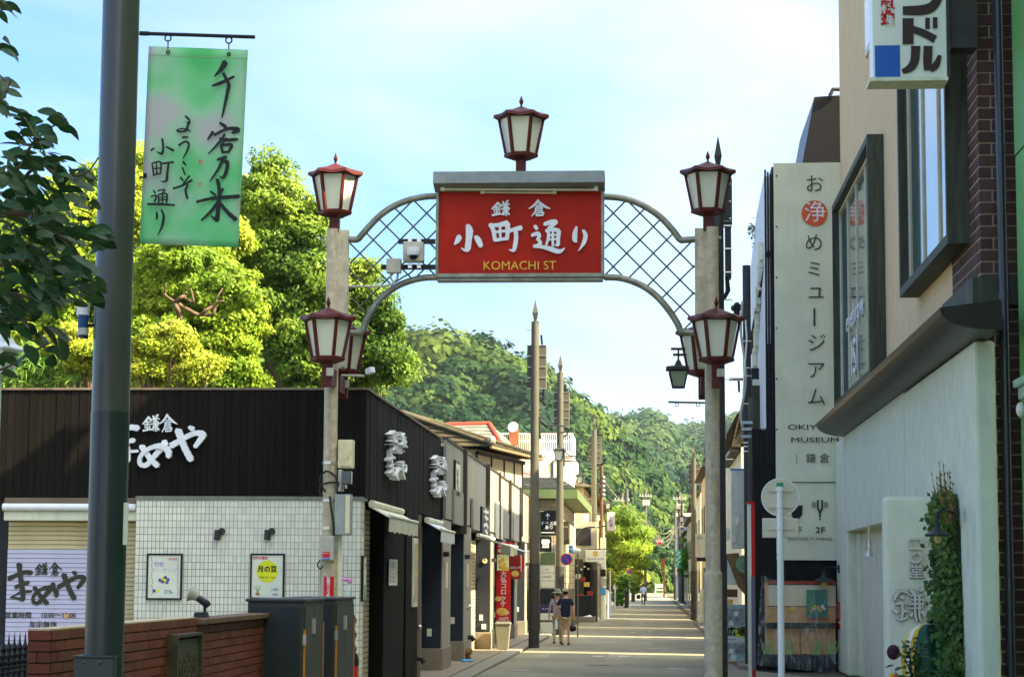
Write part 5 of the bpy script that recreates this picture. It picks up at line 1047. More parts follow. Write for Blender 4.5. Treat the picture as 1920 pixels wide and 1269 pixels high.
def legs(kind, step, r=.1, zlow=.5): return [(0, 0, 1.0, .185), (-.09, 0, .82, r*1.15), (-.098, .02+step*.08, zlow, r*.82 if kind == 'shorts' else r*.72), (.09, 0, .82, r*1.15), (.098, .02-step*.08, zlow, r*.82 if kind == 'shorts' else r*.72)] + ([(-.098, -step*.11, .09, .058), (.098, step*.13, .09, .058)] if kind != 'shorts' else []), [(0, 1), (1, 2), (0, 3), (3, 4)] + ([(2, 5), (4, 6)] if kind != 'shorts' else [])
def extras(t, b, s, step, hair=None, hat=None, cap=None, face=True):
    b = Vector(b)
    for sx_, st in ((-1, -step*.12), (1, step*.14)): MB().ball(b+Vector((sx_*.10*s, (st+.05)*s, .045*s)), .06*s, 8, 6, (.8, 2, .7)).obj('shoe', m_shoe, t, R(60))
    hc_ = b+Vector((0, .01*s, 1.60*s))
    if face:
        for sx_ in (-1, 1): MB().ball(hc_+Vector((sx_*.083*s, .01, -.01)), .022*s, 6, 5, (.5, .8, 1.3)).obj('ear', m_skin, t)
    MB().ball(hc_+Vector((0, -.012*s, .02*s)), .098*s, 12, 8, (.92, 1, 1.02)).obj('hair', hair or m_hair, t, R(60))
    if hat: MB().lathe([(.19*s, -.02*s), (.17*s, .0), (.115*s, .02*s), (.105*s, .09*s), (.06*s, .125*s)], hc_+Vector((0, 0, .03*s)), 18).obj('hat', hat, t, R(60))
    if cap: MB().lathe([(.107*s, 0), (.105*s, .05*s), (.07*s, .095*s), (.01, .11*s)], hc_+Vector((0, 0, .035*s)), 16).obj('cap', cap, t, R(60)); MB().ball(hc_+Vector((0, .11*s, .04*s)), .08*s, 10, 5, (1, 1.2, .15)).obj('cap_brim', cap, t)
def mkperson(label, px, py, h, shirt_m, leg_m, kind, step, hat=None, cap=None, yaw_=0, low=.84, zlow=.5, sl=.6):
    b = WZ(px, py); ch, ed = body_chain(step)
    t, s = person(label, b, h, [('body', m_skin, ch, ed, 2), ('shirt', shirt_m, *shirt(sl, low), 2), (kind, leg_m, *legs(kind, step, zlow=zlow), 2)]); extras(t, b, s, step, hat=hat, cap=cap); return t, b, s
t, b, s = mkperson('person seen from behind in navy shirt, khaki shorts and cap, walking at left', 1060, 1209, 1.66, m_shirtn, m_shorts, 'shorts', .25, cap=m_cap2, low=.80, zlow=.58)
t, b, s = mkperson('person in grey brimmed hat, pale shirt and light trousers walking beside the one in navy', 1045, 1206, 1.62, m_shirtb, m_troug, 'trousers', 1.0, hat=m_hatg)
MB().bar(b+Vector((-.12, -.13, 1.38)), b+Vector((.14, -.17, .95)), .035, .01, up=(0, 1, 0)).obj('bag_strap', mat('maroon', (.15, .02, .02), .7), t)
b2 = WZ(1060, 1209); t = thing('held_bag', 'dark bag hanging at the right side of the person in navy', 'bag', b2+Vector((.3, .1, .4))); MB().ball(b2+Vector((.20, .2, .50)), .13, 10, 6, (1, 1, .8)).obj('bag', m_black, t, R(60)); MB().tube([b2+Vector((.20, .2, .58)), b2+Vector((.24, .0, .74))], .012, 5).obj('handle', m_black, t)
t = thing('held_bottle', 'white bottle carried between the two walkers', 'bottle', b2+Vector((-.26, 0, .5))); MB().lathe([(.05, 0), (.05, .22), (.02, .28), (.02, .3)], b2+Vector((-.27, -.08, .48)), 10).obj('bottle', m_white, t, R(40))
t, b, s = mkperson('person in long pale blue shirt and black trousers walking alone far up the street', 1206, 1134, 1.62, m_lbl, m_black, 'trousers', .4, low=.74, sl=.9)
c = b+Vector((-.34, .0, .6)); t = thing('held_bag', 'dark bag at the left side of the far walker in pale blue', 'bag', c); MB().box(c.x-.17, c.x+.12, c.y-.06, c.y+.06, c.z-.12, c.z+.2).obj('bag', m_black, t, bevel=.04)
t, b, s = mkperson('person in grey dress under the dark umbrella far up the street', 1198, 1107, 1.6, mat('grey_dress', (.13, .13, .16), .8), MATS['grey_dress'], 'trousers', .3)
u = b+Vector((.05, 0, 1.75)); t = thing('umbrella', 'dark open umbrella held by the farthest walker at left', 'umbrella', u); MB().lathe([(.75, 0), (.6, .16), (.3, .3), (.01, .36)], u, 12).obj('umbrella_canopy', mat('umbrella_dark', (.03, .05, .06), .7), t, R(40)); MB().tube([u+Vector((0, 0, .36)), u+Vector((.1, 0, -.6))], .015, 5).obj('shaft', m_steel, t)
# ------------------------------------------------------------ brick wall in the left foreground
bw = thing('brick_wall', 'low wall of red brown tiles running away in the left foreground', 'wall', (-3.9, 13.5, 0)); m_brk = mat('brick_red', (0.15, 0.042, 0.02), .6, .25, 6, .15, 40, island=.22); m_brk_j = mat('joint_dark', (.02, .015, .012), .9)
BXF = -3.80; BY0, BY1 = 13.45, 21.5; ztw = W(82, 1180, BY0).z; rowh = M(20.8, BY0)
B('core', BXF-.145, BXF-.008, BY0+.008, 17.85, 0, ztw-.006, m_brk_j, bw); B('core', BXF-.145, BXF-.008, 17.851, BY1, 0, ztw-.062, m_brk_j, bw)
bk = bevcube('brick', m_brk); cnt = 0; rest = MB(); nrow = int(ztw/rowh)
for r_ in range(nrow):
    z = ztw-rowh*(r_+.5); off = (0, .12, .05, .17)[r_ % 4]; y = BY0 - off
    if r_ < 11 or True:
        segs = [(BXF-.15, BXF-.001)] if r_ % 3 != 2 else [(BXF-.15, BXF-.09), (BXF-.085, BXF-.001)]
        for a, b in segs: piece('brick', bk, bw, ((a+b)/2, BY0+.008, z), (b-a-.004, .016, rowh-.010)); cnt += 1
    while y < BY1:
        a = max(y, BY0+.018); b = min(y+.225, BY1)
        zz_, hh_ = (z, rowh-.010) if not (r_ == 0 and a > 17.8) else (z-.024, rowh-.058)
        if b-a > .03:
            if cnt < 300 and r_ < 9: piece('brick', bk, bw, (BXF-.006+rng.uniform(-.0015, .0015), (a+b)/2, zz_), (.014, b-a-.003, hh_)); cnt += 1
            elif r_ < 12: rest.box(BXF-.013, BXF+.001, a+.0015, b-.0015, z-rowh/2+.005, z+rowh/2-.005)
        y += .228
o = rest.obj('brick', m_brk, bw); o['kind'] = 'stuff'
B('top_cap', BXF-.15, BXF-.001, BY0, 17.8, ztw-.005, ztw+.006, mat('mortar_top', (.42, .38, .28), .9), bw)
B('coping', BXF-.2, BXF+.05, 17.82, BY1, ztw-.060, ztw-.010, mat('coping_brown', (.13, .09, .06), .7, .2, 5, .2), bw, bevel=.008)
# bronze plaque
t = thing('bronze_plaque', 'weathered bronze plaque with raised worn writing on the tiled wall', 'plaque', (BXF, 17.6, 1))
m_brz = mat('bronze', (.085, .085, .05), .55, .3, 6, .2, metal=.5)
pz = WX(354, 1193, BXF+.08).z; ya, yb2 = WX(331, 1230, BXF+.08).y, WX(378, 1230, BXF+.08).y
B('plate', BXF, BXF+.06, ya+.03, yb2-.03, .55, pz-.02, m_brz, t); mb = MB(); mb.box(BXF, BXF+.09, ya, ya+.03, .5, pz); mb.box(BXF, BXF+.09, yb2-.03, yb2, .5, pz); mb.box(BXF, BXF+.09, ya, yb2, pz, pz+.025); mb.obj('frame', m_brz, t)
for line, py in enumerate((1240, 1260)):
    z = WX(354, py, BXF+.06).z
    for k in range(9):
        yk = ya+.12+(yb2-ya-.24)*k/8; sg = .012 if k % 2 else -.012; MB().bar((BXF+.068, yk-.02, z-.045), (BXF+.068, yk+.02+sg, z+.045), .02, .014, up=(1, 0, 0)).obj('worn_letter', m_brz, t); MB().bar((BXF+.068, yk-.03, z+sg*2), (BXF+.068, yk+.035, z+sg*2+.01), .014, .012, up=(1, 0, 0)).obj('worn_letter', m_brz, t)
MB().bar((BXF+.066, (ya+yb2)/2, pz-.12), (BXF+.066, (ya+yb2)/2, pz-.22), .012, .006, up=(1, 0, 0)).obj('emblem', m_brz, t)
# spotlight on the coping
sp = Vector((BXF-.06, 18.45, ztw-.01)); t = thing('spotlight', 'black spotlight with flared white rim standing on the wall coping', 'spotlight', sp)
def S(px, py): return W(px, py, 18.45)
a = S(373, 1158); mb = MB(); w1, w2 = .055, .04
mb.lathe([(.085, 0), (.07, .045)], (a.x+.02, 18.45, sp.z), 4, R(45)); mb.obj('base', m_black, t)
MB().tube([S(384, 1150), S(384, 1137)], .012, 8).obj('stem', m_black, t); MB().tube([S(391, 1136), S(388, 1132), S(371, 1120)], [.028, .034, .03], 14).obj('housing', m_black, t, R(50))
MB().tube([S(371, 1120), S(363, 1114), S(356, 1112)], [.03, .055, .07], 18).obj('reflector_shade', m_greybox, t, R(50))
# iron fence
t = thing('iron_fence', 'black spear topped iron fence at the left edge beside the tiled wall', 'fence', (-4.4, 14.5, 0))
fx = -4.36
for k in range(18):
    yk = 13.0+k*.128; zt_ = 1.96-97*yk/4000-(.0 if True else 0)
    zt_ = W(30, 1183, 14.7).z
    mb = MB(); mb.tube([(fx, yk, .1), (fx, yk, zt_-.16)], .011, 8); mb.lathe([(.011, 0), (.02, .01), (.012, .03), (.022, .05), (.009, .085), (.001, .16)], (fx, yk, zt_-.16), 6); mb.obj('spear', m_iron, t)
for dz in (.16, .20, .235, .27): MB().tube([(fx, 13, zt_-dz), (fx, 15.3, zt_-dz)], .012, 6).obj('rail', m_iron, t)
for k in range(17): yk = 13.064+k*.128; MB().tube([(fx, yk+.03*math.cos(a*.9), zt_-.218+.022*math.sin(a*.9)) for a in range(8)], .006, 5, False).obj('ring', m_iron, t)
# utility cabinets
m_cab = mat('cabinet_grey', (.032, .037, .032), .45, .12, 5, .05); m_mesh = mat('mesh_panel', (.022, .032, .034), .55, .3, 160, .5, 200); m_rust = mat('rust_line', (.45, .20, .03), .6)
def cabinet(y0, y1, x1, label, xw=.55):
    z1 = W(520, 1122, 21).z; t = thing('utility_cabinet', label, 'utility cabinet', (x1-.3, y0, 0), 'dark grey utility cabinets by the arch'); 
    B('cabinet_body', x1-xw, x1, y0, y1, .05, z1-.03, m_cab, t, bevel=.01); B('top', x1-xw-.02, x1+.02, y0-.02, y1+.02, z1-.03, z1, m_cab, t, bevel=.008); B('mesh_panel', x1-xw+.03, x1-.03, y0-.012, y0, .1, z1-.08, m_mesh, t)
    B('door', x1, x1+.012, y0+.08, (y0+y1)/2-.01, .12, z1-.08, m_cab, t); B('door', x1, x1+.012, (y0+y1)/2+.01, y1-.06, .12, z1-.08, m_cab, t)
    B('door_trim', x1+.001, x1+.02, y0+.05, y0+.075, .12, z1-.3, m_rust, t); B('door_trim', x1+.001, x1+.02, y1-.055, y1-.03, .12, z1-.25, m_rust, t); B('handle', x1+.012, x1+.04, (y0+y1)/2-.15, (y0+y1)/2-.08, z1-.35, z1-.2, m_steel, t)
    B('hinge', x1, x1+.03, y0+.02, y0+.05, z1-.45, z1-.35, m_steel, t); return t
cabinet(21.0, 22.3, W(567, 1200, 21).x, 'nearer dark utility cabinet with perforated front panel'); cabinet(22.75, 24.2, W(627, 1200, 22.75).x, 'farther dark utility cabinet close to the arch post')
# small things beside the cabinets
t = thing('wavy_board', 'brown wavy edged board standing just right of the cabinets', 'sign board', (W(660, 1190, 30).x, 30, .4)); pts = []
for k in range(25): pts.append(W(660+5.5+2.5*math.sin(k/24*math.pi*6-1), 1152+k/24*80, 30))
pts = [W(650, 1150, 30)]+pts+[W(650, 1234, 30)]; MB().prism(pts, (0, .05, 0)).obj('board', mat('brown_board', (.08, .025, .012), .5), t)
c = W(660, 1240, 30.5); t = thing('bollard', 'black domed bollard with red band right of the cabinets', 'bollard', (c.x, 30.5, 0)); MB().lathe([(.09, 0), (.09, .72)], (c.x, 30.5, 0), 14).obj('red_body', m_red, t, R(40)); MB().lathe([(.1, .72), (.1, .8), (.08, .88), (.03, .93)], (c.x, 30.5, 0), 14).obj('cap', m_black, t, R(40))
c = W(651, 1120, 23.4); t = thing('drink_cup', 'clear plastic cup with a pink bow left on the farther cabinet', 'cup', (c.x, 23.4, 1.77)); z_ = W(520, 1122, 21).z
MB().lathe([(.03, 0), (.045, .11)], (c.x, 23.4, z_), 12, closed=False).obj('cup', m_clear, t, R(60)); m_pink = mat('pink', (.75, .25, .5), .6)
MB().tube([(c.x, 23.4, z_+.02), (c.x, 23.4, z_+.17)], .004, 5).obj('straw', m_white, t); MB().ball((c.x-.02, 23.4, z_+.19), .035, 8, 5, (1.3, .5, .7)).obj('bow', m_pink, t); MB().ball((c.x+.025, 23.4, z_+.175), .03, 8, 5, (1, .5, 1)).obj('bow', m_pink, t)
# ------------------------------------------------------------ big lamp post and banner
PY_ = 13.0; bx = W(197, 1228, PY_); px_t = W(231, 0, PY_).x
xp = (W(193, 1200, PY_).x+W(229, 900, PY_).x*0)*0 + W(197, 1150, PY_).x
t = thing('lamp_post', 'thick dark steel post rising out of frame in the left foreground', 'post', (xp, PY_, 0))
m_post = mat('post_upper', (.045, .050, .046), .3, .3, 1.6, .06, col2=(.03, .036, .036), spec=.6); m_postl = mat('post_lower', (.018, .026, .03), .3, .2, 2, .05, spec=.6)
zj = W(210, 773, PY_).z
MB().tube([(xp, PY_, zj), (xp, PY_, 7.5)], .116, 40).obj('upper_shaft', m_post, t, R(40)); MB().tube([(xp, PY_, 0), (xp, PY_, zj)], .119, 40).obj('lower_shaft', m_postl, t, R(40))
a, b = W(140, 1232, PY_-.13), W(215, 1232, PY_-.13); B('base_box', a.x, b.x, PY_-.15, PY_+.05, 0, a.z, m_postl, t, bevel=.006); B('base_box_lid', a.x-.005, b.x+.005, PY_-.157, PY_+.055, a.z, a.z+.014, m_postl, t, bevel=.003)
for px in (158, 187): MB().ball(W(px, 1242, PY_-.152), .011, 8, 5).obj('bolt', m_postl, t)
a, b = W(233.5, 942, PY_-.06), W(240, 1021, PY_-.06); B('sticker_plate', a.x, b.x, PY_-.08, PY_-.07, b.z, a.z, m_offwhite, t)
arm = MB().tube([W(262, 63, PY_), W(478, 70, PY_)], .012, 12).obj('banner_arm', m_iron, t, R(40)); MB().tube([W(262, 63, PY_), W(279, 63.6, PY_)], .015, 12).obj('banner_arm', m_iron, t, R(40))
t = thing('street_banner', 'pale green welcome banner with brush writing hanging from the foreground post', 'banner', W(370, 90, PY_))
m_ban = bpy.data.materials.new('banner_cloth'); m_ban.use_nodes = True; nb = m_ban.node_tree; bs = nb.nodes['Principled BSDF']; bs.inputs['Roughness'].default_value = .75
tcn = N(nb, 'ShaderNodeTexCoord'); n1 = N(nb, 'ShaderNodeTexNoise'); n1.inputs['Scale'].default_value = 2.6; n1.inputs['Detail'].default_value = 2; n1.inputs['Roughness'].default_value = .4
nb.links.new(tcn.outputs['Object'], n1.inputs['Vector']); rp = N(nb, 'ShaderNodeValToRGB'); rp.color_ramp.elements[0].position = .30; rp.color_ramp.elements[0].color = (.20, .72, .28, 1); rp.color_ramp.elements[1].position = .66; rp.color_ramp.elements[1].color = (.74, .70, .66, 1)
e_ = rp.color_ramp.elements.new(.42); e_.color = (.33, .80, .40, 1); e_ = rp.color_ramp.elements.new(.54); e_.color = (.54, .82, .56, 1); nb.links.new(n1.outputs['Fac'], rp.inputs['Fac']); nb.links.new(rp.outputs[0], bs.inputs['Base Color'])
tr = N(nb, 'ShaderNodeBsdfTranslucent'); ms_ = N(nb, 'ShaderNodeMixShader'); ms_.inputs[0].default_value = .5; nb.links.new(rp.outputs[0], tr.inputs[0]); nb.links.new(bs.outputs[0], ms_.inputs[1]); nb.links.new(tr.outputs[0], ms_.inputs[2]); nb.links.new(ms_.outputs[0], nb.nodes['Material Output'].inputs['Surface'])
TLc, TRc, BLc, BRc = (279, 87), (465, 94), (262, 457), (447, 464)
def bn(u, v):
    px = (TLc[0]*(1-u)+TRc[0]*u)*(1-v)+(BLc[0]*(1-u)+BRc[0]*u)*v; py = (TLc[1]*(1-u)+TRc[1]*u)*(1-v)+(BLc[1]*(1-u)+BRc[1]*u)*v; return px, py
def byy(u, v): return PY_+.012*math.sin(u*4+1)*(v*.8+.2)+.010*math.sin(u*9+v*5)*v + .006*math.sin(v*11)
g = MB(); nu, nv = 14, 26; g.add([W(*bn(i/nu, j/nv), byy(i/nu, j/nv)) for j in range(nv+1) for i in range(nu+1)], [(j*(nu+1)+i, j*(nu+1)+i+1, (j+1)*(nu+1)+i+1, (j+1)*(nu+1)+i) for j in range(nv) for i in range(nu)])
o = g.obj('cloth', m_ban, t, R(80)); md = o.modifiers.new('thick', 'SOLIDIFY'); md.thickness = .002
B('hem', 0, .001, 0, .001, 0, .001, m_ban, t) if False else None
MB().tube([W(*bn(k/8, .045), byy(k/8, .045)-.002) for k in range(9)], .0022, 5).obj('hem_seam', mat('seam', (.3, .38, .28), .8), t)
def bconv(x, y): 
    px, py = 260+x/3.17, 80+y/3.17; return W(px, py, PY_-.026)
brush('lettering', BANNER, bconv, m_ink, t, (0, -.0012, 0))
m_seal = mat('seal_red', (.6, .07, .04), .6)
for (sx0, sy0, fill) in ((368, 710, 1), (364, 843, 0)):
    mb = MB(); c = bconv(sx0, sy0); h_ = M(7.6, PY_)
    for (x0, x1, z0, z1) in (((-1, 1, .85, 1), (-1, 1, -1, -.85), (-1, -.85, -.85, .85), (.85, 1, -.85, .85), (-.6, -.2, -.6, .7), (.1, .6, .2, .6), (-.1, .7, -.3, -.1), (.2, .4, -.8, -.3)) if not fill else ((-1, -.1, .1, 1), (.1, 1, .3, 1), (-1, -.6, -1, 0), (-.4, .2, -.9, -.2), (.4, 1, -1, .0))):
        mb.box(c.x+x0*h_/2*.95, c.x+x1*h_/2*.95, c.y-.001, c.y, c.z+z0*h_/2, c.z+z1*h_/2)
    mb.obj('seal_mark', m_seal, t)
for px, py in ((315, 72), (429, 76)):
    cc = W(px, py, PY_); MB().tube([cc+Vector((.02*math.cos(a*.7), 0, .02*math.sin(a*.7))) for a in range(10)], .005, 7, False).obj('ring', m_iron, t, R(60)); MB().tube([W(px, py+6, PY_), W(px, py+20, PY_)], .004, 6).obj('hook', m_iron, t)
    gc = W(px, py+26, PY_-.008); MB().tube([gc+Vector((.010*math.cos(a*.7), 0, .010*math.sin(a*.7))) for a in range(10)], .004, 6, False).obj('eyelet', m_iron, t)
t = thing('tie_clip', 'small black tie fixing the banner edge to the post', 'clip', W(270, 330, PY_)); MB().tube([W(262, 333, PY_-.02), W(275, 332, PY_-.02)], .006, 6).obj('tie', m_black, t); MB().ball(W(272, 328, PY_-.02), .012, 6, 5).obj('knot', m_black, t)
t = thing('post_sensor', 'small cylinder with white cap and blue band fixed left of the post', 'sensor', W(157, 600, PY_)); cx_ = 157
for nm, p0, p1, r_, mm in (('cap', 569, 591, .040, m_white), ('band', 591, 615, .033, mat('band_blue', (.02, .07, .18), .5)), ('sleeve', 615, 628, .033, mat('light_grey', (.4, .46, .45), .5)), ('base', 628, 634, .032, m_postl)):
    MB().tube([W(156.5, p0, PY_), W(155.5, p1, PY_)], r_, 20).obj(nm, mm, t, R(40))
MB().tube([W(160, 610, PY_), W(182, 610, PY_)], .012, 10).obj('bracket', m_iron, t); B('mount_plate', W(179, 600, PY_).x-.004, W(179, 600, PY_).x+.006, PY_-.03, PY_+.03, W(179, 634, PY_).z, W(179, 584, PY_).z, m_iron, t)
# white house shaped lamp at left edge
LY = 12.5; c = W(4, 640, LY); t = thing('white_lantern', 'white house shaped lamp with curved roof half cut by the left edge', 'street lamp', (c.x, LY, c.z))
z = lambda py: W(0, py, LY).z; k_ = lambda px: M(px, LY)
m_wl = mat('lamp_white', (.72, .78, .74), .4, .05, 5)
MB().lathe([(k_(3), z(570)), (k_(9), z(588)), (k_(9), z(590)), (k_(20), z(605)), (k_(20), z(608)), (k_(12), z(608)), (k_(12), z(617)), (k_(16), z(618)), (k_(24), z(628)), (k_(36), z(644)), (k_(58), z(654)), (k_(58), z(657)), (k_(36), z(657))], (c.x-k_(8), LY, 0), 4, R(30)).obj('roof', m_wl, t)
MB().lathe([(k_(38), z(657)), (k_(28), z(698))], (c.x-k_(8), LY, 0), 4, R(30)).obj('lamp_glass', m_milk, t)
mb = MB(); cc = Vector((c.x-k_(8), LY, 0))
for q in range(4):
    a0, a1 = R(30+90*q), R(120+90*q); P0 = cc+Vector((k_(39)*math.cos(a0), k_(39)*math.sin(a0), z(657))); P1_ = cc+Vector((k_(39)*math.cos(a1), k_(39)*math.sin(a1), z(657))); Q0 = cc+Vector((k_(29)*math.cos(a0), k_(29)*math.sin(a0), z(699))); Q1 = cc+Vector((k_(29)*math.cos(a1), k_(29)*math.sin(a1), z(699)))
    for f_ in (0, .33, .66): mb.bar(P0.lerp(P1_, f_), Q0.lerp(Q1, f_), .012, .012)
    for f_ in (0, .33, .66, 1): mb.bar(P0.lerp(Q0, f_), P1_.lerp(Q1, f_), .012, .012, up=(0, 0, 1))
mb.obj('lamp_frame', m_wl, t); MB().tube([cc+Vector((0, 0, z(699))), cc], .03, 10).obj('post', m_wl, t)
# ------------------------------------------------------------ right side: brick corner building with peach wall
m_peach = mat('peach_plaster', (0.55, 0.45, 0.28), .85, .06, 3, .35, 18, dirt=.12); m_wood = mat('stained_wood', (.060, .075, .055), .6, .35, 2.5, .2, 20, stretch=(5, 5, .5)); m_brk2 = mat('brick_dark', (.045, .024, .022), .75, .25, 20, .3, 60, col2=(.07, .042, .036), stretch=(1, 1, .12), island=.2)
m_mort = mat('mortar', (.34, .34, .25), .9, .15, 8)
PX = 4.25; BFY = 27.5
cb = thing('corner_building', 'tall building with peach plaster wall and dark brick corner on the right', 'building', (PX, BFY, 0)); ZTOP = 15.5
B('wall', PX, PX+8, 30.1, 47.35, 5.0, ZTOP, m_peach, cb); B('brick_backing', PX, PX+5, BFY+.02, 30.1, 0, ZTOP, m_mort, cb); B('wall', PX+.1, PX+8, 30.1, 47.3, 0, 5.0, m_offwhite, cb)
bk2 = bevcube('brick', m_brk2); ph = .155; cnt = 0; rest = MB(); nz_ = int((11.2)/ph)
for r_ in range(nz_):
    z = .0+ph*(r_+.5); off = .0 if r_ % 2 else .16
    inv = 1086-(z-H)/BFY*4000
    segs = [(PX, PX+.16)] if r_ % 2 == 0 else []
    xs_ = PX+(.16 if r_ % 2 == 0 else 0)
    while xs_ < PX+.7: segs.append((xs_, xs_+.33)); xs_ += .33
    if inv > -60 and .3 < z:
        for a, b in segs:
            jt = .012
            if cnt < 180: piece('brick', bk2, cb, ((a+b)/2, BFY+.012+rng.uniform(-.003, .003), z), (b-a-jt*2, .03, ph-.024)); cnt += 1
            else: rest.box(a+jt, b-jt, BFY-.003, BFY+.03, z-ph/2+.012, z+ph/2-.012)
        if z > 5.2:
            y = BFY+.0 + (.16 if r_ % 2 else .33)
            rest.box(PX-.004, PX+.03, BFY+.003, y-.012, z-ph/2+.012, z+ph/2-.012)
            while y < 30.05:
                b = min(y+.33, 30.09)
                if z < 7.5 and cnt < 298: piece('brick', bk2, cb, (PX+.008+rng.uniform(-.003, .003), (y+b)/2, z), (.03, b-y-.022, ph-.024)); cnt += 1
                else: rest.box(PX-.004+rng.uniform(-.003, .003), PX+.03, y+.011, b-.011, z-ph/2+.012, z+ph/2-.012)
                y += .33
o = rest.obj('brick', m_brk2, cb); o['kind'] = 'stuff'
# timber beam above the canopy
zb0, zb1 = W(1860, 572, 27.4).z, W(1860, 519, 27.4).z
B('beam', PX-.14, PX+1.2, 27.36, BFY-.01, zb0, zb1, m_wood, cb, bevel=.006); B('beam', PX-.14, PX-.005, BFY-.008, 30.2, zb0, zb1, m_wood, cb, bevel=.006)
def bay_window(y0, y1, x0, z0, z1, label=None, nm=3, letter=False):
    fw_ = .16; P = cb
    B('window_frame', x0, PX-.002, y0, y0+.12, z0, z1, m_wood, P, bevel=.005); B('window_frame', x0, PX-.002, y1-.12, y1, z0, z1, m_wood, P, bevel=.005)
    B('window_frame', x0, PX-.002, y0+.121, y1-.121, z0, z0+.14, m_wood, P, bevel=.005); B('window_frame', x0, PX-.002, y0+.121, y1-.121, z1-.14, z1, m_wood, P, bevel=.005)
    xg = x0+.14
    B('pane', xg+.03, xg+.04, y0+.121, y1-.121, z0+.141, z1-.141, mat('window_green', (.10, .17, .15), .06, .25, .8, spec=.9), P); B('curtain', xg+.10, xg+.11, y0+.13, y1-.13, z0+.15, z1-.15, m_cream, P)
    for k in range(nm+1):
        yy = y0+.12+(y1-y0-.24)*k/nm; B('mullion', xg, xg+.07, yy-.035, yy+.035, z0+.141, z1-.141, mat('window_trim', (.55, .56, .45), .4), P)
    for zz in (z0+.16, z1-.18): B('mullion', xg-.01, xg+.08, y0+.121, y1-.121, zz-.03, zz+.03, MATS['window_trim'], P)
    B('pane_strip', xg-.02, xg-.012, y0+.3, y0+.33, z0+.16, z1-.16, m_white, P)  # thin white upright strip in front of the pane
bay_window(38.6, 46.2, 3.95, W(1610, 720, 41).z*0+5.62, 10.05, nm=4); bay_window(28.4, 33.9, 3.95, 6.42, 11.3, nm=3)
zz = 8.0
for s_, py, sc_ in (('eyebrow', 585, .34), ('ISI', 668, .55)):
    c = WX(1606, py, 4.10); text('lettering', s_, sc_*1.6, (4.072, c.y+.2, c.z), m_white, cb, rz=-math.pi/2, ext=.002, sx=1.9, sy=1.15)
B('small_window', PX-.05, PX-.002, 40.2, 41.2, 12.1, 15, m_offwhite, cb); B('small_window_pane', PX-.056, PX-.05, 40.3, 41.1, 12.2, 15, MATS['window_green'], cb)
# curved dark canopy
m_can = mat('canopy_dark', (.02, .018, .013), .4, .2, 1.0, .03); t = thing('canopy', 'long dark metal canopy with curved soffit above the white wall', 'canopy', (3.8, 26, 5.1))
prof = [(4.24, 5.34), (3.5, 5.25)] + [(3.5+.58*(1-math.cos(a*math.pi/12)), 5.22-.24*math.sin(a*math.pi/12)) for a in range(0, 7)] + [(4.24, 4.98)]
ya_ = 25.9
for k in range(5):
    y0 = ya_+k*4.0; y1 = min(y0+3.985, 45.4); MB().prism([(x_, y0, z_) for x_, z_ in prof], (0, y1-y0, 0)).obj('panel', m_can, t, R(25))
# white adobe wall
m_adobe = mat('white_adobe', (.66, .70, .52), .85, .07, 2.5, .25, 14, dirt=.12)
t = thing('white_wall', 'smooth white rendered shop wall with rounded corners and a deep doorway', 'wall', (4.2, 37, 0)); WXp = 4.06
o = B('wall', WXp, WXp+.27, 27.0, 34.5, 0, 4.97, m_adobe, t, bevel=.05); o = B('wall', WXp, WXp+.27, 44.9, 47.3, 0, 4.97, m_adobe, t, bevel=.05); o = B('wall', WXp, WXp+.27, 34.51, 44.89, 2.98, 4.97, m_adobe, t); 
B('recess_wall', WXp+.2, WXp+3, 44.5, 44.88, 0, 2.97, m_adobe, t, bevel=.05); B('recess_back', WXp+1.2, WXp+1.4, 34.5, 44.4, 0, 2.97, m_adobe, t); B('recess_ceiling', WXp+.28, WXp+1.3, 34.5, 44.4, 2.985, 3.05, m_adobe, t)
WY = 31.1; a, b = W(1657, 930, WY), W(1745, 930, WY)
B('wing_wall', a.x, b.x+.1, WY, WY+.35, 0, a.z, m_adobe, t, bevel=.06)
MB().tube([(b.x+.03, WY-.06, 0), (b.x+.03, WY-.06, a.z-.2)], .03, 10).obj('drain_pipe', m_adobe, t, R(40))
cw = copt(1660, 1080, 6.71, WY-.01); m_metl = mat('letter_metal', (.50, .54, .48), .4, .1, 8)
GK = [[(110,300,30),(135,230,50),(190,180,40),(250,195,26),(298,228,18)],[(180,250,30),(225,272,44)],[(130,350,30),(190,330,40),(238,345,22)],[(205,340,30),(215,420,32),(205,520,34)],[(100,420,40),(150,450,50)],[(230,440,30),(262,440,34)],[(150,530,28),(200,545,28),(270,510,26)],
      [(310,160,30),(345,200,44),(375,225,20)],[(430,165,50),(460,168,50)],[(305,240,20),(390,240,26),(478,235,14)],[(330,290,20),(480,290,24)],[(275,352,18),(390,345,26),(512,345,16)],[(310,400,20),(450,400,22)],[(372,240,28),(372,420,28),(375,500,28),(395,565,16)],[(425,240,28),(425,420,28),(425,500,28),(440,568,16)],[(478,295,18),(455,400,20)],[(335,460,30),(320,500,44)],[(460,440,44),(510,500,56)]]
brush('letter_shade', [[(a, b+2, c_*1.0+9) for a, b, c_ in s_] for s_ in GK], cw, m_dgreen, t, (0, -.012, 0)); cw2 = copt(1660, 1080, 6.71, WY-.03); brush('metal_letter', GK, cw2, m_metl, t, (0, -.03, 0))  # wider dark copies behind the letters, their shadow put into colour
tpx('letter_shade', '堂', 1718.9, 1073, 25.6, WY-.012, m_dgreen, t, bold=.04, ext=.004)
c5 = copt(1560, 860, 3.103, WY-.01)
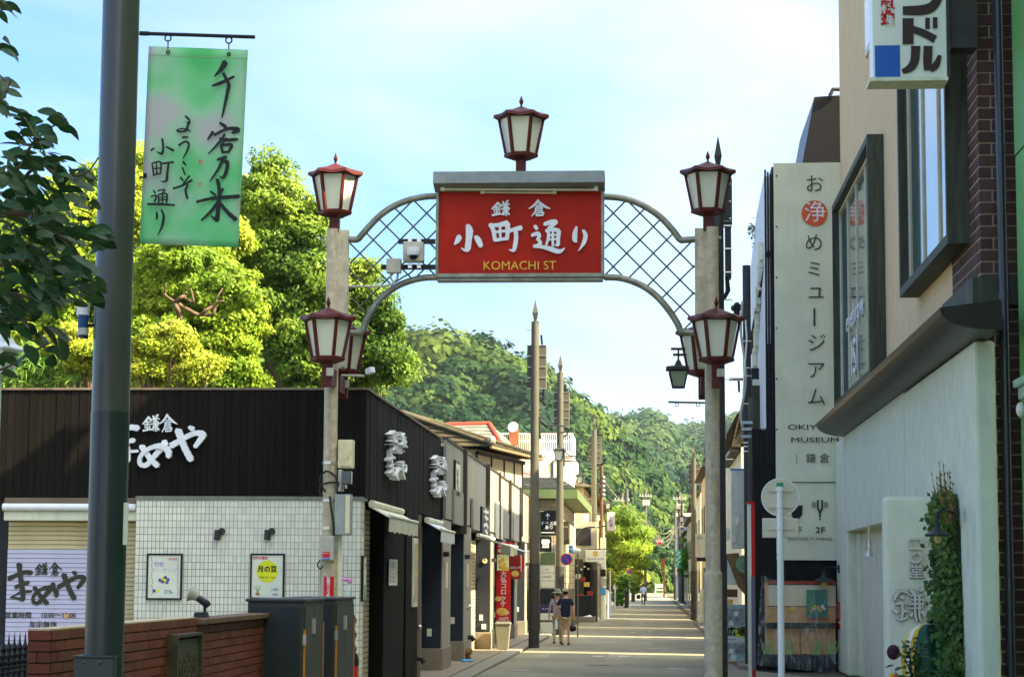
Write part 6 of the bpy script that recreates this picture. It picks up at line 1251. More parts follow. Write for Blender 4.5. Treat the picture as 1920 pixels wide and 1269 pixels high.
brush('metal_letter', [[(448,465,12),(452,525,14)],[(448,466,10),(520,464,12)],[(517,466,12),(520,522,14)],[(448,520,12),(522,520,14)],
   [(488,545,10),(465,560,12),(456,580,13),(468,596,14),(495,598,14),(515,580,13),(512,558,12),(495,545,8)]], c5, m_metl, t, (0, -.045, 0))
tpx('metal_letter', '堂', 1718.5, 1072.5, 25, WY-.03, m_metl, t, bold=.02, ext=.015)
for zc_2, s_ in ((1140, 1), (1168, 0)):
    c = WX(1571, zc_2+5, WXp-.005); B('red_mark', WXp-.012, WXp-.001, c.y-.55, c.y+.55, c.z-(.2 if s_ else .06), c.z+(.2 if s_ else .06), m_red, t)
    if s_:
        for k in range(3): B('red_mark_line', WXp-.016, WXp-.0125, c.y-.4+k*.3, c.y-.34+k*.3, c.z-.16, c.z+.16, m_paper, t)
def gooseneck(name, mx_, my_, mz_, px, py, Y, rpx, label, side):
    c = W(px, py, Y); t = thing(name, label, 'wall lamp', (mx_, my_, mz_)); r_ = M(rpx, Y)
    MB().tube([Vector((mx_, my_, mz_)), Vector((mx_-.1, my_, mz_+.03)), Vector((c.x+.08, Y, mz_+.04)), Vector((c.x+.01, Y, mz_-.02)), c+Vector((0, 0, r_*.8))], .018, 8).obj('neck', m_iron, t, R(60))
    MB().disc((mx_+.01, my_, mz_), .09, (-1, 0, 0), .035, 14).obj('mount', m_iron, t)
    MB().lathe([(r_*.22, r_*.85), (r_*.24, r_*.45), (r_*.34, r_*.25), (r_, -.02), (r_*.97, -.035), (r_*.3, .0)], c, 26, closed=False).obj('shade', m_dgreen, t, R(50)); MB().ball(c+Vector((0, 0, -r_*.35)), r_*.30, 12, 8, (1, 1, 1.5)).obj('bulb', mat('bulb_amber', (.5, .36, .16), .1, .05), t, R(60)); return t
c = WX(1566, 1066, WXp); gooseneck('wall_lamp', WXp-.01, 46.6, W(1566, 1066, 46.6).z, 1545, 1087, 46.6, 20, 'dark gooseneck lamp at the far end of the white wall, before the plastic sheet', 1)
gooseneck('wall_lamp', WXp-.12, 28.0, W(1785, 962, 28.0).z, 1758, 999, 27.3, 24, 'dark gooseneck lamp hanging in the ivy of the white wall', 1)
q = W(1629, 1010, 40.); t = thing('track_light', 'small brass spotlight hanging in the white doorway', 'spotlight', q); MB().tube([(q.x, 40, 3.0), (q.x, 40, q.z-.05)], .02, 8).obj('stem', m_creambox, t); MB().lathe([(.05, .1), (.05, -.1), (.08, -.2)], (q.x, 40, q.z-.12), 12, closed=False).obj('head', m_steel, t)
# projecting shop sign at the top right
SY2 = 27.0; a, b = W(1640, 150, SY2), W(1772, 150, SY2)
t = thing('projecting_sign', 'white box sign with black and red characters hanging at the top right', 'shop sign', (3.2, SY2, a.z)); zb_s = W(1700, 145, SY2).z
m_sgn = mat('sign_white', (.62, .66, .62), .3, .04, 2)
B('box_body', a.x-.02, b.x+.03, SY2, SY2+.42, zb_s, 11, m_sgn, t, bevel=.01); B('side_strip', b.x+.031, b.x+.07, SY2+.0, SY2+.42, zb_s-.0, 11, m_poledark, t)
a2, b2_ = W(1640, 86, SY2), W(1688, 146, SY2); B('blue_panel', a2.x, b2_.x, SY2-.006, SY2-.001, b2_.z+.004, a2.z, mat('sign_blue', (.01, .09, .42), .35, .08, 2), t)
B('bottom_tray', a.x-.06, b.x+.04, SY2-.02, SY2+.46, zb_s-.05, zb_s-.001, m_offwhite, t)
br = copt(1500, 0, 3.021, SY2-.012)
KN = [[(582,62,48),(680,60,56),(740,45,56),(775,5,50),(790,-40,50)],[(600,-70,50),(660,-30,50)],[(612,105,62),(612,252,62)],[(630,165,40),(700,190,42),(765,225,44)],[(722,103,26),(722,165,26)],[(765,100,26),(765,162,26)],[(655,262,52),(650,340,50),(625,385,44),(580,408,26)],[(725,262,50),(722,350,50),(722,400,40)],[(735,395,36),(770,370,38),(792,315,20)]]
def blocky(strokes, conv, m, parent):
    mb = MB()
    for i, st in enumerate(strokes):
        pts = smooth_path(st, 5) if len(st) > 2 else st; Lf, Rt = [], []
        for k, (x_, y_, w_) in enumerate(pts):
            p0, p1 = pts[max(k-1, 0)], pts[min(k+1, len(pts)-1)]; dx, dy = p1[0]-p0[0], p1[1]-p0[1]; l = math.hypot(dx, dy); nx, ny = -dy/l, dx/l
            Lf.append((x_+nx*w_/2, y_+ny*w_/2)); Rt.append((x_-nx*w_/2, y_-ny*w_/2))
        for k in range(len(pts)-1):
            q_4 = [conv(*Lf[k]), conv(*Lf[k+1]), conv(*Rt[k+1]), conv(*Rt[k])]; mb.prism(q_4, (0, -.004-.0006*i-.00004*k, 0))
    return mb.obj('lettering', m, parent)
blocky(KN, br, mat('sign_brownblack', (.03, .018, .015), .4), t)
tpx('lettering', 'フ\nラ\nン\nス\n料\n理', 1664, -22, 24, SY2-.008, mat('sign_crimson', (.42, .01, .015), .4), t, bold=.045, ls=.95)
B('mount_box', W(1776, 50, 27.45).x, PX-.05, 27.1, 27.48, W(1800, 97, 27.3).z, 11, m_poledark, t)
# drain pipe, green building
t = thing('drain_pipe', 'tall dark grey drain pipe fixed to the brick corner', 'pipe', (W(1885, 600, 27.2).x, 27.2, 0)); xx = W(1886, 700, 27.2).x; MB().tube([(xx, 27.25, 0), (xx, 27.25, 12)], .062, 18).obj('pipe', m_postl, t, R(40))
for py in (285, 560, 750, 1105): z_ = W(1886, py, 27.2).z; MB().lathe([(.068, 0), (.068, .09)], (xx, 27.25, z_), 16).obj('pipe_joint', m_postl, t)
m_green = mat('green_paint', (.10, .30, .09), .5, .06, 2); gx = W(1908, 500, 26.9).x
t = thing('green_building', 'bright green building cut by the right edge of the picture', 'building', (gx, 26, 0)); B('wall', gx, gx+8, -45, 26.9, 0, W(1915, 292, 26.9).z-.02, m_green, t); B('wall', gx-.01, gx+8, -45, 26.9, W(1915, 292, 26.9).z, 14.6, m_green, t)  # runs on unseen past the camera, shaped to shade the foreground
z_ = W(1910, 740, 26.7).z; m_mint = mat('mint', (.30, .48, .38), .5)
B('cornice', gx-.03, gx+.2, 24, 26.9, z_-.05, z_+.10, m_mint, t, bevel=.02); B('cornice', gx-.09, gx+.2, 24, 26.9, z_+.10, z_+.2, m_mint, t, bevel=.02); MB().ball(W(1914, 768, 26.5), .06, 12, 8, (1, 1, 1.6)).obj('hanging_bulb', m_milk, t, R(60))
# ------------------------------------------------------------ museum building
m_slat = mat('black_slat', (.010, .011, .011), .55, .2, 3); MY = 47.5
mu = thing('museum_building', 'black slatted building carrying a tall white vertical banner', 'building', (3, MY, 0)); 
def mx2(px, Y=MY): return W(px, 700, Y).x
B('wall', mx2(1450), 9, MY+.1, 54.2, 0, 11.2, m_blkdark, mu)
B('wall', 2.60, mx2(1450)+.3, MY+.12, 54.2, 5.3, 7.2, m_blkdark, mu)
sw = MB(); sw.prism([(2.565, MY+.12, 5.3), (2.565, 54.2, 5.3), (2.565, 54.2, 9.9), (2.565, 51.4, 10.7), (2.565, MY+.12, 11.0)], (.12, 0, 0)); sw.obj('side_wall', m_white, mu)
for k in range(9): yy = MY+.6+k*.62; zz = 9.2-k*.42+.1; MB().box(2.47, 2.564, yy, yy+.5, zz-.14, zz+.16).box(2.45, 2.564, yy+.15, yy+.25, zz-.3, zz+.3).obj('raised_letter', m_offwhite, mu, bevel=.02)
mb = MB(); 
for k in range(32):
    xx = mx2(1408)+.01+k*(mx2(1566)-mx2(1408))/32; mb.box(xx, xx+.034, MY-.06, MY+.0, 0, W(1430, 803, MY).z)
o = mb.obj('slat', m_slat, mu); o['kind'] = 'stuff'; B('slat_backing', mx2(1408), mx2(1566)+.3, MY+.005, MY+.09, 0, W(1430, 803, MY).z-.03, m_slat, mu)
for px in (1437, 1442, 1447): B('mast', mx2(px)-.02, mx2(px)+.022, MY-.12, MY-.07, 4.5, W(px, 320+(px-1437)*.8, MY).z, m_slat, mu)
MB().add([W(1450, 470, MY-.15), W(1437, 472, MY-.15), W(1400, 664, 52), W(1450, 664, 52), W(1450, 482, MY+.6), W(1441, 484, MY+.6), W(1408, 664, 54), W(1450, 664, 54)], [(0, 1, 2, 3), (7, 6, 5, 4), (0, 4, 5, 1), (1, 5, 6, 2), (2, 6, 7, 3), (3, 7, 4, 0)]).obj('hood', m_poledark, mu)
a, b = W(1409, 690, 50.5), W(1436, 742, 50.5); B('side_sign', a.x, b.x, 50.5, 50.7, b.z, a.z, m_blkdark, mu); a, b = W(1411, 711, 50.4), W(1434, 733, 50.4); B('side_sign_panel', a.x, b.x, 50.4, 50.49, b.z, a.z, m_offwhite, mu)
a, b = W(1433, 560, 49.5), W(1441, 820, 49.5); B('corner_column', a.x, b.x, 49.5, 49.8, 0, a.z, m_poletan, mu); a, b = W(1416, 744, 51), W(1436, 815, 51); B('grey_curtain', a.x, b.x, 51, 51.1, b.z-2, a.z, m_greybox, mu)
MB().prism([W(1505, 303, 50), W(1527, 182, 50), W(1590, 178, 50), W(1590, 303, 50)], (0, 5, 0)).obj('roof_block', m_black, mu)
a = W(1559, 172, 50); MB().tube([W(1556, 180, 49.9), W(1562, 168, 49.9), W(1578, 168, 49.9)], .05, 8).obj('vent', m_poledark, mu)
t = thing('museum_banner', 'tall white vertical banner with a red disc and Japanese museum name on the black slats', 'banner', (3.4, MY-.15, 2.4)); NY = MY-.16
a, b = W(1450, 306, NY), W(1577, 1050, NY)
g = MB(); nu, nv = 10, 60
g.add([(a.x+(b.x+.1-a.x)*i/nu, NY+.012*math.sin(i*1.3+j*.21)+.006*math.sin(j*.9), b.z+(a.z-b.z)*j/nv) for j in range(nv+1) for i in range(nu+1)], [(j*(nu+1)+i, j*(nu+1)+i+1, (j+1)*(nu+1)+i+1, (j+1)*(nu+1)+i) for j in range(nv) for i in range(nu)])
g.obj('cloth', mat('banner_white', (.62, .63, .50), .6, .08, .8, dirt=.08), t, R(80))
JY = NY-.035; m_char = mat('char_green_black', (.04, .055, .045), .6)
for s_, px, py, h_ in (('お', 1527, 347, 33), ('め', 1526, 457, 33), ('ミ', 1527, 506, 30), ('ュ', 1530, 547, 36), ('ジ', 1531, 645, 34), ('ア', 1530, 696, 33), ('ム', 1531, 746, 33)): tpx('lettering', s_, px, py, h_, JY, m_char, t, ext=.002, bold=-.004)
MB().bar(W(1527, 578, JY), W(1527, 611, JY), .045, .004).obj('lettering', m_char, t)
MB().disc(W(1527, 400, NY-.02), M(24.3, NY), (0, -1, 0), .006, 40).obj('red_disc', mat('disc_red', (.68, .10, .03), .55), t); tpx('lettering', '浄', 1528, 400, 38, JY, m_white, t, ext=.002)
tpx('lettering', 'OKIYOME', 1529, 801, 12, JY, m_ink, t, ext=.002, sx=1.75); tpx('lettering', 'MUSEUM', 1528, 825, 12, JY, m_ink, t, ext=.002, sx=1.72); tpx('lettering', '鎌 倉', 1533.5, 860, 17.5, JY, m_char, t, ext=.002)
MB().bar(W(1494, 852, JY), W(1494, 868, JY), .012, .003).obj('lettering', m_char, t); MB().bar(W(1466, 904, JY), W(1576, 904, JY), .022, .003).obj('rule_line', m_char, t)
tpx('lettering', '2F', 1538, 994, 14, JY, m_ink, t, ext=.002, sx=1.25, bold=.01); tpx('lettering', '1F', 1494, 994, 14, JY, m_ink, t, ext=.002, sx=1.25, bold=.01); tpx('lettering', 'TUNING', 1539, 1010, 6.5, JY, m_ink, t, ext=.002, sx=1.5); tpx('lettering', 'GOODS', 1496, 1010, 6.5, JY, m_ink, t, ext=.002, sx=1.5)
for dx in (-4, 4): MB().tube([W(1537.3+dx, 937, JY), W(1537.3+dx, 952, JY), W(1537.3+dx*.3, 958, JY), W(1537.3, 962, JY)], .018, 6).obj('fork_symbol', m_ink, t)
MB().tube([W(1537.3, 961, JY), W(1537.3, 969, JY)], .018, 6).obj('fork_symbol', m_ink, t); MB().ball(W(1537.3, 973, JY), .022, 8, 5, (1, .3, 1)).obj('fork_symbol', m_ink, t)
for r_ in (9, 12, 15):
    for sg in (-1, 1): MB().tube([W(1537.3+sg*r_*math.cos(a_), 946+r_*.55*math.sin(a_)*1.1, JY) for a_ in (-.7, -.35, 0, .35, .7)], .007, 5).obj('fork_symbol', m_ink, t)
MB().prism([W(1484, 962, JY), W(1498, 947, JY), W(1505, 947, JY), W(1504, 965, JY), W(1496, 974, JY), W(1486, 970, JY)], (0, .004, 0)).obj('goods_symbol', m_ink, t)
for k in range(8): MB().ball(W(1456, 330+k*95 if k < 7 else 1040, NY-.02), .02, 6, 4).obj('eyelet', m_iron, t)
# plastic covered stall
t = thing('wooden_stall', 'wooden stall front with shelves and posters under a clear plastic sheet', 'stall', (3.2, 46.9, 0)); VY = 46.9
m_ply = mat('plywood', (.52, .32, .13), .6, .15, 2, .1, stretch=(1, 1, 4))
def V(px, py, Y=VY): return W(px, py, Y)
def panel(name, px0, px1, py0, py1, Y, d, m, P=t): a, b = W(px0, py0, Y), W(px1, py1, Y); return B(name, a.x, b.x, Y, Y+d, b.z, a.z, m, P)
panel('upper_cloth', 1437, 1567, 1096, 1136, VY, .05, mat('stall_cloth', (.62, .54, .38), .8, .1, 2)); panel('board', 1436, 1567, 1137, 1167, VY-.02, .05, m_ply); panel('shelf', 1434, 1567, 1167, 1176, VY-.15, .2, m_dgreen); panel('board', 1438, 1500, 1177, 1226, VY, .05, m_ply); panel('board', 1501, 1567, 1177, 1226, VY+.004, .05, m_ply); panel('planter', 1436, 1567, 1227, 1243, VY-.1, .2, m_blkdark); panel('side_post', 1434, 1440, 1092, 1226, VY-.03, .05, m_ply); panel('top_rail', 1434, 1567, 1088, 1095, VY-.02, .05, m_redridge)
panel('poster_sheet', 1512, 1552, 1105, 1157, VY-.06, .01, mat('poster_green', (.03, .20, .13), .6, .15, 2)); panel('poster_edge', 1514, 1553, 1157, 1162, VY-.06, .012, m_redridge)
for k in range(16): MB().ball(V(1520+rr.uniform(0, 26), 1141+rr.uniform(-6, 4), VY-.07), .03, 6, 4, (1, .2, 1)).obj('printed_flower', (m_red, m_yel, m_paper, m_croq)[k % 4], t)
for k in range(6): MB().ball(V(1477+rr.uniform(0, 12), 1141+rr.uniform(-3, 3), VY-.06), .04, 7, 5, (1, .3, .8)).obj('marigold', mat('marigold', (.8, .42, .02), .6), t)
for px in (1530, 1440, 1560, 1478):
    for k in range(14):
        b0 = V(px+rr.uniform(-8, 8), 1226, VY-.1); MB().bar(b0, b0+Vector((rr.uniform(-.12, .12), rr.uniform(-.05, 0), rr.uniform(.15, .38))), .018, .004).obj('plant_blade', m_grn, t)
m_plas = bpy.data.materials.new('clear_plastic'); m_plas.use_nodes = True; bs = m_plas.node_tree.nodes['Principled BSDF']; bs.inputs['Base Color'].default_value = (.75, .82, .74, 1); bs.inputs['Roughness'].default_value = .12; bs.inputs['Alpha'].default_value = .13
_t = m_plas.node_tree; _c = N(_t, 'ShaderNodeTexCoord'); _m = N(_t, 'ShaderNodeMapping'); _m.inputs['Scale'].default_value = (5, 5, 1.6); _m.inputs['Rotation'].default_value = (0, .5, 0); _n = N(_t, 'ShaderNodeTexNoise'); _n.inputs['Scale'].default_value = 1.6; _n.inputs['Detail'].default_value = 6; _n.inputs['Distortion'].default_value = 1.5
_r = N(_t, 'ShaderNodeMapRange'); _r.inputs['From Min'].default_value = .50; _r.inputs['From Max'].default_value = .68; _r.inputs['To Min'].default_value = .07; _r.inputs['To Max'].default_value = .34  # opacity streaks stand in for highlights on the folds
_t.links.new(_c.outputs['Object'], _m.inputs[0]); _t.links.new(_m.outputs[0], _n.inputs['Vector']); _t.links.new(_n.outputs['Fac'], _r.inputs['Value']); _t.links.new(_r.outputs[0], bs.inputs['Alpha'])
_b = N(_t, 'ShaderNodeBump'); _b.inputs['Strength'].default_value = .8; _b.inputs['Distance'].default_value = .05; _t.links.new(_n.outputs['Fac'], _b.inputs['Height']); _t.links.new(_b.outputs[0], bs.inputs['Normal'])
g = MB(); nu, nv = 26, 30; TLp, TRp, BLp, BRp = (1427, 1077), (1565, 1092), (1419, 1246), (1568, 1262); pts = []
for j in range(nv+1):
    for i in range(nu+1):
        u, v = i/nu, j/nv; px = (TLp[0]*(1-u)+TRp[0]*u)*(1-v)+(BLp[0]*(1-u)+BRp[0]*u)*v; py = (TLp[1]*(1-u)+TRp[1]*u)*(1-v)+(BLp[1]*(1-u)+BRp[1]*u)*v + 10*math.sin(u*math.pi)*(1-v)
        pts.append(W(px, py, VY-.22+.05*math.sin(u*17+v*7)+.04*math.sin(u*9-v*12)+.03*math.sin(u*31+v*3)))
g.add(pts, [(j*(nu+1)+i, j*(nu+1)+i+1, (j+1)*(nu+1)+i+1, (j+1)*(nu+1)+i) for j in range(nv) for i in range(nu)]); pl = thing('plastic_sheet', 'crumpled clear plastic sheet tied over the wooden stall', 'plastic sheet', (3.2, VY-.2, .2)); g.obj('sheet', m_plas, pl, R(30))
# road sign backs on a white pole
t = thing('sign_pole', 'white pole with the grey backs of a round and an oblong sign, right foreground', 'road sign', (W(1465, 1200, 30).x, 30, 0)); GY = 30.; xg_ = W(1464, 1150, GY).x
m_wp = mat('white_pole', (.68, .74, .66), .35, .05, 3)
MB().tube([(xg_, GY-.02, 0), (xg_, GY-.02, W(1463, 912, GY).z)], .046, 18).obj('pole', m_wp, t, R(40)); MB().tube([(xg_, GY-.02, W(1463, 912, GY).z), (xg_, GY-.02, W(1463, 905, GY).z)], .049, 18).obj('green_cap', mat('cap_green', (.02, .25, .12), .4), t, R(40))
m_sb = mat('sign_backing', (.42, .44, .38), .4, .05, 3, metal=.3); c = W(1463, 932, GY+.06); MB().tube([c, c+Vector((0, .02, 0))], M(34, GY), 40).obj('round_back', m_sb, t); 
mb = MB(); rr_ = M(34.5, GY); mb.tube([c+Vector((rr_*math.cos(a_*math.pi/20), 0, rr_*math.sin(a_*math.pi/20))) for a_ in range(41)], .008, 6, False); mb.obj('rim', m_wp, t)
a, b = W(1429, 971, GY+.06), W(1498, 1008, GY+.06); B('oblong_back', a.x, b.x, GY+.05, GY+.07, b.z, a.z, m_sb, t, bevel=.008); a, b = W(1431, 973, GY+.05), W(1496, 1006, GY+.05); B('oblong_inner', a.x, b.x, GY+.042, GY+.049, b.z, a.z, m_sb, t)
for py in (917, 948, 989): a, b = W(1440, py-4, GY+.03), W(1486, py+4, GY+.03); B('clamp_rail', a.x, b.x, GY+.018, GY+.04, b.z, a.z, m_sb, t); MB().lathe([(.052, -.03), (.052, .03)], (xg_, GY-.02, (a.z+b.z)/2), 16).obj('clamp', m_wp, t)
# red and white post, A board, clutter
t = thing('red_white_post', 'slim red and white sign post at the edge of the black slats', 'post', (W(1407, 1200, 43.5).x, 43.5, 0)); a, b = W(1401, 942, 43.5), W(1408, 942, 43.5); B('white_face', a.x, b.x, 43.5, 43.6, 0, a.z, m_paper, t); a, b = W(1408, 940, 43.5), W(1415, 940, 43.5); B('red_face', a.x+.002, b.x, 43.5, 43.6, 0, a.z, m_red, t); B('cap', W(1400, 936, 43.5).x, b.x, 43.48, 43.62, a.z, W(0, 934, 43.5).z-.06, m_red, t)
B('blue_wrap', W(1409, 1100, 43.4).x, W(1415.5, 1100, 43.4).x, 43.4, 43.49, W(1410, 1255, 43.4).z, W(1410, 1080, 43.4).z, mat('wrap_grey', (.10, .12, .18), .5), t)
t = thing('a_board', 'blue and white A board with cat photographs standing on the pavement', 'sign board', (W(1373, 1240, 51).x, 51, 0)); NYb = 51.
def P_(px, py, dy=0): 
    q = W(px, py, NYb+dy); return q
a, b = P_(1350, 1134), P_(1398, 1238)
MB().box(a.x, b.x, NYb, NYb+.03, b.z, a.z).obj('board', mat('board_cyan', (.30, .52, .55), .5, .2, 5), t); mb = MB(); mb.box(a.x-.02, a.x, NYb-.01, NYb+.04, 0, a.z+.02); mb.box(b.x, b.x+.02, NYb-.01, NYb+.04, 0, a.z+.02); mb.box(a.x, b.x, NYb-.01, NYb+.04, a.z, a.z+.02); mb.box(a.x, b.x, NYb-.01, NYb+.04, b.z-.02, b.z); mb.obj('frame', m_steel, t)
for (x0, x1, y0, y1, mm) in ((1364, 1394, 1140, 1172, mat("photo_grey", (.35, .42, .44), .5, .4, 12)), (1352, 1363, 1136, 1172, mat('photo_blue', (.3, .45, .6), .5, .3, 10)), (1352, 1396, 1193, 1203, m_paper), (1352, 1373, 1205, 1234, MATS['photo_grey']), (1374, 1396, 1206, 1225, MATS['photo_grey'])):
    p, q = P_(x0, y0), P_(x1, y1); B('photo', p.x, q.x, NYb-.006, NYb-.001, q.z, p.z, mm, t)
for px, py, r_ in ((1371, 1168, 5), (1356, 1143, 4), (1357, 1172, 4.5), (1371, 1220, 5), (1375, 1232, 6), (1380, 1150, 5)): MB().disc(P_(px, py, -.006), M(r_, NYb), (0, -1, 0), .003, 14).obj('bubble', m_paper, t)
MB().disc(P_(1388, 1185, -.008), M(9, NYb), (0, -1, 0), .002, 18).obj('bubble', m_yel, t); MB().disc(P_(1371, 1182, -.008), M(8, NYb), (0, -1, 0), .002, 18).obj('bubble', m_grn, t)
tpx('lettering', '猫広場', 1372, 1184, 15.5, NYb-.014, m_ink, t, bold=.03, ext=.001); tpx('lettering', '500yen', 1372, 1198, 5, NYb-.01, m_ink, t, ext=.001)
t = thing('bicycle', 'bicycle mostly hidden behind the A board, its wheel showing below', 'bicycle', (W(1356, 1243, 53).x, 53, 0)); c = W(1354, 1240, 53.6); wr = .33
for yy_, in ((53.2,), (54.2,)):
    MB().tube([(c.x, yy_+wr*math.cos(a_*math.pi/12), wr+wr*math.sin(a_*math.pi/12)) for a_ in range(25)], .02, 6, False).obj('wheel', m_black, t)
    mb = MB()
    for k in range(10): mb.tube([(c.x, yy_, wr), (c.x, yy_+wr*math.cos(k*math.pi/5), wr+wr*math.sin(k*math.pi/5))], .003, 4)
    mb.obj('spokes', m_steel, t)
MB().tube([(c.x, 53.2, wr), (c.x, 53.45, .85), (c.x, 54.0, .8), (c.x, 54.2, wr)], .016, 6).tube([(c.x, 53.45, .8), (c.x, 53.7, wr), (c.x, 54.0, .8)], .016, 6).obj('frame', m_black, t); MB().ball((c.x, 54.0, .92), .1, 8, 5, (.8, 1.3, .4)).obj('saddle', m_black, t); MB().tube([(c.x-.25, 53.4, 1.0), (c.x, 53.42, .95), (c.x+.25, 53.4, 1.0)], .014, 6).obj('handlebar', m_steel, t)
# wall box sign and clutter behind the right arch post
ex = thing('eave_house', 'house with deep brown tiled eave band just beyond the black slatted building', 'house', (2.3, 52, 0))
B('wall', 2.42, 4.2, 57.4, 71.1, 0, 6.4, m_offwhite, ex); B('shade_block', 4.21, 8, 57.4, 71.1, 0, 11.6, m_offwhite, ex)  # tall hidden block at the back added to shade the left shop row
def band(y0, y1, P):
    roof_face(P, (2.16, y0, 5.5), (2.16, y1, 5.5), (2.4, y1, 6.5), (2.4, y0, 6.5), m_rooft, 9, max(3, int((y1-y0)/.4))); roof_face(P, (2.16, y0, 5.5), (2.4, y0, 6.5), (3.2, y0, 6.5), (3.2, y0, 5.5), m_rooft, 3, 8); MB().box(2.17, 3.2, y0+.02, y1, 5.38, 5.48).obj('soffit', m_beam, P)
band(57.4, 66, ex)
band(50.2, 54.1, mu)
t = thing('box_sign', 'large blank pale box sign with blue top edge behind the right arch post', 'sign', (2.2, 51, 2.7)); a, b = W(1371, 881, 51), W(1411, 1028, 51); B('box_body', a.x, b.x, 51, 51.35, b.z, a.z, m_offwhite, t, bevel=.01); B('top_edge', a.x-.01, b.x+.01, 50.99, 51.36, a.z, a.z+.035, mat('edge_blue', (.03, .2, .5), .4), t)
B('switch_plate', W(1383, 975, 51).x-.04, W(1383, 975, 51).x+.04, 50.98, 50.995, W(1383, 975, 51).z-.1, W(1383, 975, 51).z+.06, m_steel, t); MB().tube([W(1385, 980, 50.98), W(1384, 1000, 50.98), W(1380, 1015, 50.98), W(1372, 1020, 50.98)], .008, 5).obj('cable', m_greybox, t); B('lower_box', W(1352, 995, 51.5).x, a.x-.01, 51.5, 51.8, W(1352, 1012, 51.5).z, W(1352, 990, 51.5).z, m_offwhite, t)
t = thing('draped_sign', 'white rounded sign half covered by a brown cloth behind the right arch post', 'sign', W(1375, 1095, 52)); 
MB().prism([W(1359, 1050, 52), W(1399, 1045, 52), W(1399, 1090, 52), W(1390, 1097, 52), W(1366, 1096, 52), W(1360, 1090, 52)], (0, .1, 0)).obj('panel', m_paper, t)
MB().prism([W(1360, 1038, 51.9), W(1385, 1036, 51.9), W(1400, 1100, 51.9), W(1400, 1118, 51.9), (W(1384, 1100, 51.9))], (0, .06, 0)).obj('cloth', mat('brown_cloth', (.25, .17, .08), .85, .2, 8, .4), t); MB().disc(W(1397, 1057, 51.8), M(17, 52), (0, -1, 0), .05, 24).obj('green_disc', mat('disc_mint', (.25, .5, .3), .5), t); tpx('lettering', 'こ', 1396, 1062, 12, 51.74, m_ink, t, ext=.001)
t = thing('wall_plate', 'brown wooden plate with red mark below the draped sign', 'sign', W(1370, 1112, 52)); a, b = W(1356, 1104, 52.5), W(1383, 1119, 52.5); B('plate', a.x, b.x, 52.5, 52.55, b.z, a.z, mat('plate_brown', (.15, .09, .05), .6, .2, 5), t); MB().disc(W(1362, 1111, 52.49), .04, (0, -1, 0), .01, 10).obj('red_mark', m_red, t)
t = thing('leaflet_box', 'small orange leaflet box above the A board', 'box', W(1368, 1130, 51.5)); a, b = W(1359, 1123, 51.6), W(1374, 1134, 51.6); B('box_body', a.x, b.x, 51.6, 51.8, 0, a.z, m_croq, t)
# service pole with cables
KY = 49.3; kx = W(1401, 700, KY).x; t = thing('utility_pole', 'dark service pole wrapped with cables and steel bands beside the museum building', 'utility pole', (kx, KY, 0)); MB().tube([(kx, KY, 0), (kx, KY, W(1402, 498, KY).z)], .095, 18).obj('shaft', m_poledark, t, R(40))
MB().tube([W(1406, 745, KY-.05), W(1406, 900, KY-.05), (W(1406, 900, KY).x, KY-.05, 0)], .07, 12).obj('conduit', m_poletan, t, R(40))
MB().tube([W(x_, y_, KY-.12) for x_, y_ in smooth_path([(1392, 565), (1389, 620), (1394, 660), (1398, 700), (1396, 735), (1389, 775), (1392, 800)], 4)], .03, 8).obj('cable', m_greybox, t, R(60)); MB().tube([W(x_, y_, KY-.14) for x_, y_ in smooth_path([(1398, 600), (1400, 640), (1396, 690), (1393, 740)], 4)], .02, 8).obj('cable', m_steel, t, R(60))
mb = MB()
for py in (640, 690, 705, 757, 830, 837, 846): mb.lathe([(.105, -.012), (.105, .012)], (kx, KY, W(1401, py, KY).z), 14)
mb.obj('strap', m_steel, t)
for py in (792, 804, 818): a, b = W(1390, py-2.5, KY-.14), W(1411, py+2.5, KY-.14); B('bracket', a.x, b.x, KY-.16, KY-.11, b.z, a.z, mat('bracket_blue', (.35, .45, .5), .4), t)
for k in range(6): MB().ball(W(1376+rr.uniform(0, 12), 580+rr.uniform(-8, 14), KY+.2), .08, 8, 5).obj('cable_clamp', m_iron, t)
MB().bar(W(1367, 711, KY+6), W(1402, 711, KY+6), .07, .07).obj('arm', m_galv, t); MB().tube([W(1385, 714, KY+6), W(1386, 735, KY+6)], .03, 6).obj('arm', m_iron, t)
# ------------------------------------------------------------ right row of houses further up (they shade the street)
def house_r(x0, y0, y1, h_, m, label, dep=3.0, gable=None, roof=True):
    t = thing('street_house', label, 'house', (x0, (y0+y1)/2, 0)); B('wall', x0, x0+dep, y0, y1, 0, h_, m, t)
    n = max(1, int((y1-y0)/4))
    for k in range(n):
        yy = y0+(y1-y0)*(k+.5)/n; B('window', x0-.03, x0+.02, yy-.8, yy+.8, h_-2.6, h_-1.3, m_darkglass, t); B('window_frame', x0-.05, x0-.031, yy-.9, yy+.9, h_-2.72, h_-2.62, m_offwhite, t)
        B('shop_shutter', x0-.03, x0+.02, yy-1.2, yy+1.2, 0.05, 2.5, m_shutg if k % 2 else m_darkglass, t)
    if y0 < 130: B('shade_block', x0+dep+.12, x0+dep+4, y0, y1, 0, 11.2, m, t)  # unseen tall block behind the house, added to keep the street shaded
    if roof: MB().prism([(x0-.35, y0-.0, h_+.005), (x0+dep+.1, y0-.0, h_+.005), (x0+dep/2, y0-.0, h_+1.0)], (0, y1-y0, 0)).obj('roof', m_rooft, t)
    return t
house_r(2.40, 74.2, 85.2, 6.6, m_white, 'white house with pitched roof glimpsed behind the right arch post'); house_r(2.45, 87.8, 104, 6.6, m_cream, 'cream house on the right just before the far spiked pole'); house_r(2.5, 108, 119, 6.3, m_offwhite, 'pale house on the right behind the far spiked pole')
